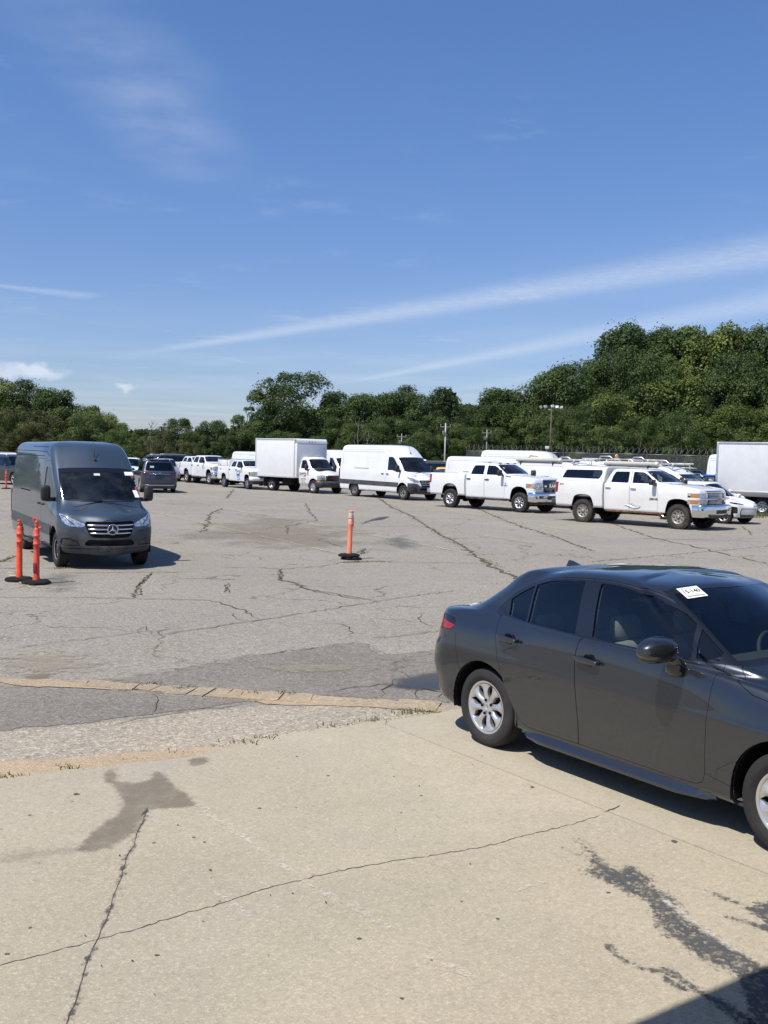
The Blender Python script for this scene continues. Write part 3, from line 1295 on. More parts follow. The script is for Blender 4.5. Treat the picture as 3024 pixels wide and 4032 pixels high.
# cracks in the asphalt, each where it runs
ck = 40
for w, m, pts in [
    (.035, CRACKW, A_((-40, 96), (0, 95), (300, 96), (480, 100), (640, 103), (760, 106), (850, 131), (910, 155), (940, 173))),
    (.05, CRACKW, A_((482, 100), (512, 72), (500, 55), (530, 30), (552, 4))),
    (.04, CRACKW, A_((1020, -10), (1022, 34), (1070, 42), (1110, 65), (1200, 85), (1290, 98), (1370, 108))),
    (.03, CRACKW, A_((565, 235), (700, 215), (850, 190), (960, 176), (1130, 148), (1300, 121), (1480, 93), (1680, 66))),
    (.02, CRACK, A_((0, 290), (180, 262), (340, 243), (500, 222), (565, 235))),
    (.02, CRACK, A_((835, 150), (848, 166), (885, 180))),
    (.05, CRACKW, A_((832, 44), (818, 78))),
    (.018, CRACK, A_((500, 222), (522, 200), (560, 233))),
    (.02, CRACKW, A_((1300, 245), (1450, 236), (1620, 211))),
    (.02, CRACK, A_((1345, 275), (1400, 302))),
    (.02, CRACK, A_((800, 320), (1050, 291), (1300, 258))),
    (.02, CRACK, A_((560, 445), (575, 470), (550, 520))),
    (.022, CRACK, A_((1380, 460), (1400, 420), (1440, 390))),
    (.022, CRACK, A_((1180, 440), (1300, 425), (1420, 410), (1560, 432), (1640, 470))),
    (.02, CRACK, A_((1470, 470), (1520, 440), (1490, 420))),
    (.022, CRACK, A_((400, 560), (600, 525), (850, 488), (960, 470))),
    (.11, CRACKW, B_((890, 40), (960, 90), (1030, 120), (1080, 155), (1130, 185), (1200, 220), (1260, 265), (1320, 300), (1430, 356))),
    (.075, CRACKW, B_((1275, 95), (1340, 125), (1430, 160), (1560, 200), (1690, 250))),
    (.045, CRACKW, B_((-250, 330), (0, 327), (250, 325))),
    (.04, CRACKW, B_((330, 310), (470, 308), (560, 316), (700, 305), (780, 292))),
    (.04, CRACKW, B_((850, 286), (940, 288), (1050, 291), (1310, 294))),
    (.04, CRACKW, B_((560, 316), (555, 355), (600, 362), (640, 385), (740, 402), (880, 425))),
    (.09, CRACKW, B_((385, 25), (362, 58))), (.09, CRACKW, B_((350, 92), (300, 115), (290, 150), (268, 182))),
    (.05, CRACK, B_((80, 102), (350, 103), (640, 100), (900, 95))),
    (.05, CRACK, B_((100, 208), (240, 207))), (.05, CRACK, B_((270, 182), (450, 187), (690, 190), (800, 196))),
    (.06, CRACKW, B_((645, 75), (665, 110), (690, 138), (630, 150), (580, 158), (582, 188))),
    (.05, CRACKW, B_((675, 200), (720, 215), (790, 238))), (.045, CRACKW, B_((18, 421), (40, 380), (70, 345), (96, 330))),
    (.03, CRACK, B_((374, 402), (366, 380), (368, 365))), (.09, CRACKW, B_((848, 262), (862, 240))),
    (.05, CRACK, B_((60, 67), (360, 62), (520, 66))), (.05, CRACK, B_((980, 100), (1300, 120), (1659, 128))),
    (.05, CRACK, B_((640, 160), (900, 160), (1100, 158))), (.02, CRACK, B_((1000, 553), (1140, 538))),
    (.02, CRACK, B_((700, 510), (800, 520), (820, 560))), (.02, CRACK, B_((1070, 480), (1060, 500), (1100, 530))),
    (.06, CRACK, [(-50, 2012), (60, 2010)]), (.05, CRACK, [(-60, 2240), (130, 2236)]), (.10, CRACKW, [(0, 2215), (60, 2190)]),
    (.05, CRACK, [(2480, 2120), (2760, 2125), (3024, 2135)]), (.05, CRACKW, [(2920, 2070), (2950, 2095), (2960, 2110)]),
    (.04, CRACK, [(2300, 2215), (2700, 2180), (3040, 2150)]),
    (.09, CRACKW, [(2380, 2050), (2560, 2115), (2760, 2160), (3040, 2225)]),
]:
    ck += 1
    P = [tuple(gp(*q)) for q in pts]
    far_ = P[0][1] > 24
    ribbon('crack', P, w * .62, .011, m, LOT, ck, .12 if not far_ else .25, .028 if not far_ else .05)
# cracks and tar on the near slab
SC = ribbon('crack', [tuple(gp(*q)) for q in [(-60, 3822), (0, 3811), (120, 3785), (386, 3710), (560, 3662), (723, 3609), (900, 3560), (1013, 3517), (1235, 3459), (1543, 3401), (1904, 3345), (2051, 3304), (2235, 3258), (2380, 3214)]], .0055, SLABZ + .002, CRACK, SLAB_A, 81, .03, .006, .8)
ribbon('crack', [tuple(gp(*q)) for q in [(2384, 3208), (2440, 3178)]], .012, SLABZ + .002, CRACK, SLAB_B, 82, .03, .006, .7)

# yellowed parking lines, worn through
LINE = bpy.data.materials.new('worn_line_paint')
LINE.use_nodes = True
_t = NT(LINE.node_tree)
_b = _t.n['Principled BSDF']
_b.inputs['Base Color'].default_value = (.52, .44, .27, 1)
_b.inputs['Roughness'].default_value = .85
_o = _t.node('ShaderNodeTexCoord').outputs['Object']
_t.put(_b.inputs['Alpha'], _t.math('MULTIPLY', _t.smooth(_t.noise(_o, 3.5, 6, .75), .34, .58), .75))
for k, (a, b, w) in enumerate([((85, 105), (780, 262), .10), ((390, 100), (1235, 257), .10), ((640, 88), (1540, 232), .10), ((900, 60), (1700, 190), .10), ((130, 60), (560, 130), .09), ((1380, 150), (1760, 205), .09)]):
    ribbon('parking_line', [tuple(gp(*q)) for q in B_(a, b)], w, .013, LINE, LOT, 120 + k, .5, .004, .15)
ribbon('parking_line', [tuple(gp(*q)) for q in [(30, 2252), (120, 2318)]], .14, .013, LINE, LOT, 131, .3, .004, .15)


# stains and smears: thin sheets whose worn edge is a noise threshold
def stain_mat(name, color, rough, dens, scale, edge=.5, spec=.3, holes=0):
    m = bpy.data.materials.new(name)
    m.use_nodes = True
    t = NT(m.node_tree)
    b = t.n['Principled BSDF']
    b.inputs['Base Color'].default_value = (*color, 1)
    b.inputs['Roughness'].default_value = rough
    b.inputs['Specular IOR Level'].default_value = spec
    o = t.node('ShaderNodeTexCoord').outputs['Object']
    at = t.node('ShaderNodeAttribute', attribute_name='edge')
    n = t.noise(o, scale, 6, .72)
    f = t.math('ADD', at.outputs['Fac'], t.math('MULTIPLY', t.math('SUBTRACT', n, .5), edge * 4))
    a_ = t.math('MULTIPLY', t.smooth(f, .05, .85), dens)
    a_ = t.math('MULTIPLY', a_, t.smooth(t.noise(o, scale * .35, 4, .6), .2, .7, .55, 1.0))
    if holes:
        a_ = t.math('MULTIPLY', a_, t.smooth(t.noise(o, holes, 3, .65), .36, .52, .22, 1.0))
    t.put(b.inputs['Alpha'], a_)
    return m


def stain(name, px, z, m, parent, soft=.12, seed=1):
    """sheet with an attribute that falls to 0 at its outline"""
    P = np.array([tuple(gp(*q)[:2]) for q in px])
    P = np.array(smooth_poly([tuple(p) for p in P], 5))
    lo, hi = P.min(0), P.max(0)
    st = max(.02, min(hi - lo) / 28)
    xs = np.arange(lo[0], hi[0] + st, st)
    ys = np.arange(lo[1], hi[1] + st, st)
    X, Y = np.meshgrid(xs, ys)
    q = np.stack([X.ravel(), Y.ravel()], 1)
    ins = inside(P, q)
    a, b = P, np.roll(P, -1, 0)
    ab = b - a
    tt = np.clip(((q[:, None] - a[None]) * ab[None]).sum(2) / np.maximum((ab ** 2).sum(1), 1e-9)[None], 0, 1)
    dist = np.linalg.norm(q[:, None] - (a[None] + tt[..., None] * ab[None]), axis=2).min(1)
    val = np.where(ins, np.clip(dist / soft, 0, 1), 0)
    nx = len(xs)
    fs = []
    for j in range(len(ys) - 1):
        for i_ in range(nx - 1):
            k = j * nx + i_
            if val[[k, k + 1, k + nx, k + nx + 1]].max() > 0:
                fs.append((k, k + 1, k + nx + 1, k + nx))
    me = bpy.data.meshes.new(name)
    me.from_pydata([(x, y, z) for x, y in q], [], fs)
    at = me.attributes.new('edge', 'FLOAT', 'POINT')
    at.data.foreach_set('value', val.astype(np.float32))
    me.materials.append(m)
    me.update()
    return link(name, me, parent)


# patches of other asphalt and drifts of sand, thin layers with worn outlines
def patch(name, px, z, m, label, seed, amp=.04):
    w_ = .10 if 'sand' not in name else .06
    return stain(name, px, z, m, LOT, w_)


patch('asphalt_patch', A_((330, 398), (560, 372), (800, 322), (1050, 290), (1300, 258), (1345, 275), (1400, 302), (1659, 275), (1760, 262), (1850, 420), (1780, 470), (1659, 478), (1400, 466), (1100, 450), (900, 437), (600, 417)), .004, ASPH_DARK, 'darker asphalt patch above the broken gutter', 3)
patch('asphalt_patch', A_((-200, 415), (0, 416), (350, 430), (600, 446), (830, 462), (940, 468), (700, 503), (300, 552), (0, 580), (-200, 600)), .004, ASPH_DARK, 'dark asphalt wedge below the broken gutter', 4)
patch('asphalt_strip', A_((-200, 602), (0, 582), (300, 554), (700, 507), (960, 485), (1200, 480), (1450, 503), (1600, 512), (1700, 505), (1700, 530), (1450, 560), (1100, 610), (700, 660), (300, 700), (-200, 735)), .003, ASPH_LITE, 'pale gravelly asphalt strip along the slab edge', 5)
patch('sand_drift', A_((-250, 710), (0, 690), (200, 682), (400, 664), (600, 653), (800, 632), (900, 622), (900, 640), (700, 690), (400, 730), (0, 775), (-250, 800)), .0075, DIRT, 'orange sand drifted along the slab edge', 6, .03)
patch('sand_drift', A_((840, 630), (1000, 603), (1200, 572), (1400, 548), (1600, 515), (1720, 505), (1720, 540), (1400, 575), (1000, 625)), .0075, DIRT, 'thin orange sand line below the weeds', 7, .02)
patch('sand_drift', A_((930, 468), (1100, 470), (1400, 480), (1650, 497), (1730, 505), (1700, 520), (1560, 512), (1300, 494), (1000, 487)), .0085, DIRT, 'orange sand washed against the gutter end', 8, .02)
patch('sand_drift', A_((0, 395), (180, 392), (300, 410), (420, 432), (250, 425), (60, 418)), .0085, DIRT, 'pale sand film at the left gutter end', 9, .02)
WET = stain_mat('damp_stain', (.185, .155, .120), .75, .58, 14, .5)
OIL = stain_mat('tar_smear', (.080, .084, .090), .75, .95, 34, .9, holes=38)
PALE = stain_mat('pale_scrape', (.64, .61, .55), .9, .75, 22, .55)
RUST = stain_mat('brown_stain', (.20, .15, .10), .9, .30, .7, 1.2)
GREYS = stain_mat('grey_oil_stain', (.10, .105, .11), .7, .5, 2.0, .6)
WATER = stain_mat('puddle', (.06, .055, .048), .12, .55, 5, .5, .5)
SANDF = stain_mat('sand_film', (.34, .295, .225), .95, .55, 5, 1.1)


def C_(*pts):
    return [(x * .9645, 2900 + y * .9645) for x, y in pts]


def D_(*pts):
    return [(1500 + x * .9186, 2900 + y * .9186) for x, y in pts]


Z = SLABZ + .0035
stain('damp_stain', C_((415, 145), (470, 140), (500, 185), (580, 190), (625, 150), (665, 150), (720, 200), (800, 265), (790, 300), (640, 310), (600, 340), (570, 400), (510, 440), (420, 480), (340, 492), (300, 468), (360, 400), (420, 350), (470, 318), (480, 270), (450, 215), (415, 185)), Z, WET, SLAB_A, .07)
stain('damp_stain', C_((770, 95), (850, 92), (845, 125), (765, 130)), Z, WET, SLAB_A, .06)
stain('damp_stain', C_((-40, 470), (350, 440), (400, 490), (100, 540), (-60, 560)), Z, stain_mat('faint_damp_stain', (.22, .19, .15), .8, .35, 7, .5), SLAB_A, .3)
# tar smears at the right
stain('tar_smear', D_((835, 448), (880, 465), (960, 545), (1010, 575), (1060, 560), (1165, 620), (1160, 650), (1260, 700), (1300, 770), (1420, 860), (1520, 920), (1640, 985), (1700, 1040), (1760, 1300), (1600, 1280), (1510, 1045), (1420, 1000), (1290, 915), (1170, 820), (1140, 735), (1040, 680), (930, 625), (860, 580), (900, 560), (830, 510), (735, 480), (810, 490), (900, 530), (850, 470)), Z, OIL, SLAB_A, .05)
stain('tar_smear', D_((1390, 665), (1480, 700), (1540, 715), (1560, 740), (1659, 715), (1760, 760), (1780, 880), (1640, 850), (1540, 810), (1480, 795), (1475, 772), (1600, 808), (1630, 800), (1540, 745), (1440, 700)), Z, OIL, SLAB_A, .035)
stain('tar_smear', D_((950, 900), (990, 895), (1010, 935), (1070, 975), (1130, 1000), (1250, 1010), (1330, 1065), (1390, 1110), (1480, 1150), (1640, 1260), (1560, 1270), (1390, 1140), (1310, 1095), (1230, 1040), (1130, 1015), (1050, 985), (985, 945)), Z, OIL, SLAB_A, .022)
stain('tar_smear', D_((1195, 1030), (1240, 1045), (1330, 1100), (1290, 1105), (1220, 1070)), Z, OIL, SLAB_A, .018)
stain('pale_scrape', D_((1180, 670), (1300, 760), (1400, 840), (1520, 910), (1640, 985), (1560, 960), (1420, 880), (1300, 800), (1200, 720)), Z + .002, PALE, SLAB_A, .05)
PLINE = bpy.data.materials.new('pale_scuff')
PLINE.use_nodes = True
_t = NT(PLINE.node_tree)
_b = _t.n['Principled BSDF']
_b.inputs['Base Color'].default_value = (.62, .58, .50, 1)
_b.inputs['Roughness'].default_value = .9
_o = _t.node('ShaderNodeTexCoord').outputs['Object']
_t.put(_b.inputs['Alpha'], _t.math('MULTIPLY', _t.smooth(_t.noise(_o, 26, 5, .75), .42, .62), _t.smooth(_t.noise(_o, 2.6, 3, .5), .30, .60, .12, .70)))
for k, (px, w_) in enumerate([(C_((790, 275), (850, 322), (935, 372), (1010, 432), (1090, 484), (1180, 560), (1280, 612), (1380, 680), (1500, 738), (1620, 802)), .045), (C_((1620, 802), (1680, 840), (1760, 890)), .03), (D_((160, 925), (260, 985), (430, 1072)), .05),
                              (C_((1010, 470), (1045, 545)), .035), (C_((840, 522), (876, 524)), .025), (C_((1200, 960), (1310, 1000)), .04), (C_((1420, 935), (1455, 965)), .03), (D_((560, 675), (660, 645), (760, 615)), .03), (C_((880, 640), (960, 700), (1040, 765)), .04), (C_((700, 790), (800, 830)), .04)]):
    ribbon('pale_scuff', [tuple(gp(*q)) for q in px], w_, Z, PLINE, SLAB_A, 200 + k, .04, .008, .5)
# the broken tar line
tp = C_((606, 288), (585, 352), (552, 425), (545, 455), (520, 490), (502, 545), (498, 580), (470, 640), (455, 690), (430, 765), (418, 800), (388, 858), (360, 918), (340, 985), (318, 1065), (300, 1110), (280, 1172), (265, 1230))
L_, R_ = [], []
for k, (a, b) in enumerate(tp):
    w = (3 + 5 * abs(math.sin(k * 1.7))) * (1 + .5 * k / len(tp))
    L_.append((a - w, b))
    R_.append((a + w, b))
stain('tar_line', L_ + R_[::-1], Z, stain_mat('tar_line_smear', (.07, .07, .075), .7, .95, 22, .9, holes=20), SLAB_A, .012)
ribbon('crack', [tuple(gp(*q)) for q in tp], .004, SLABZ + .002, CRACK, SLAB_A, 83, .05, .004)
# small spots on the slab
rg = np.random.default_rng(17)
spots = C_((310, 243), (120, 330), (628, 444), (790, 421), (833, 441), (640, 905), (1467, 838), (1210, 89), (1340, 167), (28, 900), (122, 793), (1060, 302)) + D_((650, 226), (1257, 459), (500, 793), (975, 680), (172, 262), (90, 1136))
for k, q in enumerate(spots):
    c = gp(*q)
    r = .010 if k not in (0, 12, 13) else .022
    pts = [(c.x + r * (1 + .3 * rg.normal()) * math.cos(a), c.y + r * (1 + .3 * rg.normal()) * math.sin(a)) for a in np.linspace(0, 6.28, 9)[:-1]]
    sheet('spot', pts, SLABZ + .0025, mat('dark_spot', (.09, .08, .065), .8), SLAB_A)
# stains on the asphalt lot
stain('brown_stain', B_((150, 190), (400, 120), (620, 130), (800, 160), (950, 215), (900, 260), (600, 250), (380, 230)), .015, RUST, LOT, 2.0)
stain('grey_oil_stain', B_((840, 150), (900, 128), (960, 124), (940, 135), (900, 140), (860, 152)), .017, stain_mat('tar_blot', (.05, .05, .06), .7, .9, 6, .3), LOT, .25)
stain('grey_oil_stain', B_((900, 205), (1000, 195), (1090, 230), (1000, 245), (930, 230)), .016, GREYS, LOT, .7)
stain('grey_oil_stain', A_((130, 8), (300, 12), (300, 60), (200, 85), (120, 50)), .016, GREYS, LOT, .8)
stain('sand_film', A_((400, 385), (560, 362), (720, 338), (900, 310), (960, 318), (760, 350), (600, 378), (430, 400)), .013, SANDF, LOT, .35)
stain('sand_film', A_((930, 350), (1120, 330), (1280, 340), (1400, 345), (1360, 362), (1200, 372), (1000, 372)), .013, SANDF, LOT, .3)
stain('sand_film', A_((0, 300), (250, 290), (420, 340), (300, 372), (100, 380), (-60, 340)), .013, SANDF, LOT, .5)
stain('puddle', A_((1400, 418), (1480, 400), (1560, 392), (1700, 392), (1720, 428), (1560, 430), (1450, 425)), .015, WATER, LOT, .14)
stain('damp_stain', A_((1380, 420), (1440, 380), (1560, 365), (1720, 362), (1740, 440), (1560, 442), (1420, 432)), .0145, stain_mat('wet_asphalt', (.07, .06, .05), .4, .8, 4, .5), LOT, .25)
stain('damp_stain', A_((70, 385), (110, 372), (190, 370), (180, 392), (100, 400)), .015, WET, LOT, .12)

# weeds in the cracks
BLADE = mat('weed_green', (.085, .105, .022), .8, vary=.5, vscale=5)
BLADE_DRY = mat('dry_weed', (.17, .14, .075), .85, vary=.4, vscale=5)


def weeds(name, spots, m, label, hmin=.03, hmax=.09, per=26, spread=.05):
    rg = np.random.default_rng(len(spots) * 7 + per)
    mb = MB()
    for c, s in spots:
        for _ in range(int(per * s)):
            x, y = c.x + rg.normal(0, spread * s), c.y + rg.normal(0, spread * .5 * s)
            h = rg.uniform(hmin, hmax) * min(1.5, s)
            a = rg.uniform(0, 6.28)
            l = rg.uniform(.1, 1.0) * h
            w = .0035 * (1 + s * .5)
            dx, dy = math.cos(a), math.sin(a)
            mb.add([(x - dy * w, y + dx * w, .005), (x + dy * w, y - dx * w, .005), (x + dx * l * .5 + dy * w * .7, y + dy * l * .5 - dx * w * .7, h * .7), (x + dx * l, y + dy * l, h * .9)], [(0, 1, 2), (0, 2, 3)])
    return tag(mb.build(name, m), label, 'weeds', kind='stuff')


def along(pts, n, seed, s0=.5, s1=1.3):
    rg = np.random.default_rng(seed)
    P = [gp(*q) for q in pts]
    out = []
    for _ in range(n):
        k = rg.integers(0, len(P) - 1)
        out.append((P[k].lerp(P[k + 1], rg.random()), rg.uniform(s0, s1)))
    return out


edge_w = along(A_((0, 752), (200, 735), (250, 718), (420, 690), (560, 670), (700, 652), (860, 628), (970, 607), (1100, 590), (1240, 565), (1360, 548), (1480, 520), (1600, 512)), 12, 3, .3, .7) + [(gp(*q), 1.1) for q in A_((880, 626), (970, 608), (1360, 546), (1470, 517), (1520, 512), (550, 412), (660, 428), (910, 444), (1045, 446), (1220, 568), (250, 720), (20, 752))]
weeds('weeds', edge_w, BLADE, 'green weeds along the slab edge and gutter', .015, .05, 22, .06)
weeds('weeds', along(A_((0, 752), (420, 690), (860, 628), (1360, 548), (1600, 512)), 30, 4, .3, .8), BLADE_DRY, 'dry grass bits along the slab edge', .01, .035, 10)
lotw = along(B_((905, 55), (1030, 120), (1130, 185), (1260, 265), (1415, 348)), 90, 5, 1, 2.4) + along(B_((1275, 95), (1430, 160), (1690, 250)), 50, 6, 1, 2) + along(B_((780, 292), (830, 290), (870, 288), (940, 288)), 30, 7, 1, 2.4) + along(B_((848, 262), (862, 240)), 12, 8, 1, 2.5) + along(B_((385, 25), (362, 58)), 10, 9, 1, 2.5) + along(B_((350, 92), (290, 150), (268, 182)), 16, 10, 1, 2.5)
lotw += along([(0, 2215), (60, 2190)], 12, 11, 1, 2.5) + along([(210, 2240), (330, 2236)], 18, 12, 1, 2)
weeds('weeds', lotw, BLADE_DRY, 'dry weeds growing in the lot cracks', .008, .028, 8, .05)
weeds('weeds', [(gp(*q), 3.5) for q in [(2995, 2032), (3010, 2030), (2980, 2035), (3022, 2033), (3000, 2040)]], BLADE, 'tuft of grass beside the box truck wheel', .05, .16, 20, .12)

# leaf litter and small debris near the slab edge
deb = MB()
rg = np.random.default_rng(8)
for _ in range(45):
    q = (rg.uniform(-20, 1900), rg.uniform(2560, 3950))
    c = gp(*q)
    s = rg.uniform(.004, .011)
    a = rg.uniform(0, 6.28)
    deb.add([(c.x + s * math.cos(a), c.y + s * math.sin(a), .019), (c.x + s * .6 * math.cos(a + 1.8), c.y + s * .6 * math.sin(a + 1.8), .017), (c.x - s * math.cos(a), c.y - s * math.sin(a), .019), (c.x + s * .6 * math.cos(a - 1.6), c.y + s * .6 * math.sin(a - 1.6), .024)], [(0, 1, 2, 3)])
tag(deb.build('leaf_litter', mat('leaf_litter', (.07, .05, .028), .9, vary=.6, vscale=3)), 'bits of leaf and grit scattered over slab and asphalt', 'litter', kind='stuff')

# the building whose eave shades the lower right corner stands behind the camera
s1, s2 = gp(2550, 4032), gp(3024, 3826)
ed = (s2 - s1).normalized()
hz = 4.2
off = SUN_H * (hz / math.tan(SUN_EL))
c0 = s1 + Vector((off.x, off.y, 0)) - ed * 1.0
c1 = s1 + Vector((off.x, off.y, 0)) + ed * 22
inn = Vector((ed.y, -ed.x, 0))
bl = thing('building', 'pale metal building with a flat canopy behind the viewer', 'building')
mb = MB()
cs = [c0, c1, c1 + inn * 7, c0 + inn * 7]
mb.prism([(p.x, p.y) for p in cs], 'z', hz, hz + .35)
mb.build('canopy', mat('canopy_metal', (.45, .45, .44), .6, vary=.1), bl)
mb = MB()
w0, w1 = c0 + inn * 5 + ed * 1, c1 + inn * 5
mb.prism([(w0.x, w0.y), (w1.x, w1.y), (w1.x + inn.x * .3, w1.y + inn.y * .3), (w0.x + inn.x * .3, w0.y + inn.y * .3)], 'z', 0, hz)
mb.build('wall', mat('tan_wall', (.42, .38, .31), .8, vary=.1), bl)
for k in range(4):
    mb = MB()
    p = c0 + inn * .6 + ed * (1.2 + 6.6 * k)
    mb.box((p.x, p.y, hz / 2), (.15, .15, hz), .01)
    if p.y < -1 or p.x > 14:
        mb.build('post', GREYMET, bl)

# ------------------------------------------------------------------ the near sedan
GREYPAINT = paint('dark_grey_metallic', (.026, .0305, .038), metal=.60, rough=.32, dust=.0, coat_rough=.006)


GREYPAINT.node_tree.nodes['Principled BSDF'].inputs['Coat IOR'].default_value = 1.62


def sedan():
    t = thing('sedan_car', 'dark grey sedan parked on the concrete slab in the foreground', 'car', (1.55, 8.56, .013), R(-54.8))
    S = [0, .62, 1.30, 2.0, 2.70]
    rings = [
        ring(-0.705, 3.38, .72, .21, S, .3, .4),
        ring(-0.795, 3.46, [.83, .80, .80, .80, .83], [.235, .205, .205, .205, .215], S, .32, .42, .07, .2, .30, .22),
        ring(-0.855, 3.53, [.872, .856, .854, .856, .872], [.30, .255, .25, .255, .29], S, .34, .44, .07, .2, .36, .30),
        ring(-0.910, 3.57, [.880, .862, .858, .862, .880], [.42, .36, .35, .36, .41], S, .36, .46, .08, .22, .46, .42),
        ring(-0.935, 3.59, [.893, .876, .874, .878, .892], [.58, .54, .53, .54, .57], S, .33, .48, .09, .24, .58, .52),
        ring(-0.910, 3.57, [.898, .886, .884, .886, .894], [.73, .72, .71, .70, .70], S, .33, .5, .09, .26, .72, .62),
        ring(-0.880, 3.54, [.889, .880, .879, .879, .880], [.80, .79, .775, .765, .76], S, .33, .52, .09, .26, .80, .66),
        ring(-0.880, 3.50, [.862, .868, .868, .864, .845], [.93, .92, .905, .89, .85], S, .33, .54, .09, .28, .92, .72),
        ring(-0.890, 3.45, [.80, .842, .846, .838, .79], [1.02, 1.02, 1.01, .99, .93], S, .32, .54, .09, .28, 1.005, .78),
        ring(-0.825, 3.36, [.765, .822, .832, .822, .76], [1.05, 1.033, 1.022, 1.006, .955], [-.01, .61, 1.3, 2.0, 2.66], .36, .52, .10, .28, 1.03, .84),
        ring(-0.625, 2.95, [.735, .806, .822, .808, .74], [1.068, 1.042, 1.028, 1.016, .985], [-.03, .60, 1.3, 1.99, 2.5], .33, .45, .08, .26, 1.05, .955),
        ring(-.50, 2.48, [.70, .788, .812, .796, .76], [1.095, 1.052, 1.036, 1.026, 1.03], [-.06, .58, 1.3, 1.96, 2.20], .26, .26, .06, .16, 1.085, 1.06),
        ring(-.24, 2.06, [.66, .715, .735, .72, .675], [1.235, 1.25, 1.26, 1.25, 1.24], [.10, .60, 1.22, 1.68, 1.86], .22, .2, .07, .14, 1.26, 1.275),
        ring(-.06, 1.82, [.61, .655, .668, .655, .62], [1.365, 1.395, 1.405, 1.398, 1.375], [.26, .64, 1.15, 1.50, 1.60], .16, .20, .06, .12, 1.375, 1.395),
        ring(.04, 1.69, [.555, .605, .62, .605, .57], [1.425, 1.452, 1.464, 1.458, 1.440], [.36, .68, 1.1, 1.38, 1.46], .12, .20, .05, .10, 1.41, 1.445),
        ring(.14, 1.61, [.48, .53, .54, .525, .49], [1.447, 1.475, 1.489, 1.484, 1.466], [.44, .70, 1.08, 1.32, 1.40], .10, .20, .04, .09, 1.435, 1.470),
        ring(.36, 1.44, [.22, .26, .27, .25, .22], [1.478, 1.494, 1.504, 1.502, 1.492], [.58, .74, 1.02, 1.22, 1.28], .06, .12, .02, .05, 1.47, 1.492),
    ]
    top = [(x, 0, z) for x, _, z in rings[-1]]
    top = [(.48 + (p[0] - .36) / 1.08 * .80, 0, 1.482 + .026 * math.sin(math.pi * (p[0] - .36) / 1.08 * .80)) for p in rings[-1]]
    rings.append(top)
    b = Body(rings, 8, 6)
    side = dict(depth=.0)
    # wheel arches
    b.cut(b.VOID, circle_poly(-.01, .318, .372, 40), 'side')
    b.cut(b.VOID, circle_poly(2.70, .318, .382, 40), 'side')
    # doors with shut lines
    rear = smooth_poly([(.055, 1.052), (.09, .98), (.135, .84), (.18, .71), (.275, .50), (.40, .325)], 4)[:21] + [(.40, .325), (.44, .287), (.50, .272), (.60, .268), (.80, .268), (1.028, .27), (1.022, .45), (.995, .72), (.975, .90), (.985, .985), (1.0, 1.04), (.985, 1.15), (.945, 1.35), (.925, 1.448), (.60, 1.424), (.42, 1.39), (.28, 1.335), (.13, 1.255), (.02, 1.165), (-.045, 1.10), (-.03, 1.075)]
    rear = [p for i, p in enumerate(rear) if i == 0 or math.dist(p, rear[i - 1]) > .004]
    front = [(1.028, .27), (1.5, .268), (1.98, .266), (2.06, .272), (2.105, .295), (2.122, .34), (2.128, .50), (2.135, .70), (2.142, .90), (2.15, 1.04), (2.135, 1.152), (2.02, 1.225), (1.88, 1.292), (1.70, 1.355), (1.50, 1.41), (1.28, 1.442), (1.1, 1.453), (.925, 1.448), (.945, 1.35), (.985, 1.15), (1.0, 1.04), (.985, .985), (.975, .90), (.995, .72), (1.022, .45)]
    dr = b.both('door', GREYPAINT, rear, gap=.003, rim=.02)
    df = b.both('door', GREYPAINT, front, gap=.003, rim=.02)
    # black surround of the side windows, then the panes
    dlo = smooth_poly([(-.035, 1.102), (.03, 1.168), (.13, 1.248), (.29, 1.328), (.45, 1.382), (.62, 1.414), (.93, 1.436), (1.12, 1.440), (1.28, 1.428), (1.50, 1.395), (1.70, 1.338), (1.88, 1.275), (2.03, 1.207), (2.16, 1.135), (2.30, 1.072), (2.31, 1.052), (2.26, 1.046), (1.9, 1.034), (1.5, 1.034), (1.0, 1.036), (.6, 1.042), (.3, 1.05), (.08, 1.062), (.0, 1.078)], 3)
    allids = None
    kd = b.both('window_surround', GLOSSBLK, dlo, rim=.008)
    q1 = round_poly([(.115, 1.072), (.075, 1.19), (.20, 1.268), (.315, 1.325), (.35, 1.055)], .012)
    q2 = round_poly([(.372, 1.054), (.338, 1.335), (.47, 1.376), (.62, 1.403), (.855, 1.421), (.905, 1.046)], .018)
    q3 = round_poly([(1.075, 1.046), (1.01, 1.424), (1.12, 1.427), (1.27, 1.415), (1.48, 1.382), (1.68, 1.326), (1.84, 1.272), (1.915, 1.044)], .016)
    q4 = round_poly([(1.945, 1.046), (1.885, 1.255), (2.02, 1.192), (2.085, 1.155), (2.105, 1.052)], .012)
    for q in (q1, q2, q3, q4):
        b.both('window', GLASS_C, q, depth=.008, rim=0)
    # windscreen and rear window
    ws = [(0, 1.075), (.25, 1.072), (.47, 1.062), (.62, 1.05), (.695, 1.045), (.69, 1.08), (.64, 1.23), (.60, 1.36), (.572, 1.425), (.50, 1.452), (.25, 1.466), (0, 1.470)]
    ws = ws + [(-a, c) for a, c in ws[-2:0:-1]]
    b.one('windscreen_frit', GLOSSBLK, ws, 'front', filt=lambda c, n: c.x > 1.25 and n.x > .2, rim=.006)
    ws2 = offset_poly(ws, .022)
    b.one('windscreen', GLASS_W, ws2, 'front', filt=lambda c, n: c.x > 1.25 and n.x > .2, depth=.002, rim=0)
    rw = [(0, 1.118), (.40, 1.115), (.585, 1.12), (.62, 1.15), (.585, 1.27), (.52, 1.385), (.30, 1.405), (0, 1.41)]
    rw = rw + [(-a, c) for a, c in rw[-2:0:-1]]
    b.one('rear_window', GLASS_D, rw, 'front', filt=lambda c, n: c.x < .3 and n.x < -.15, rim=.006)
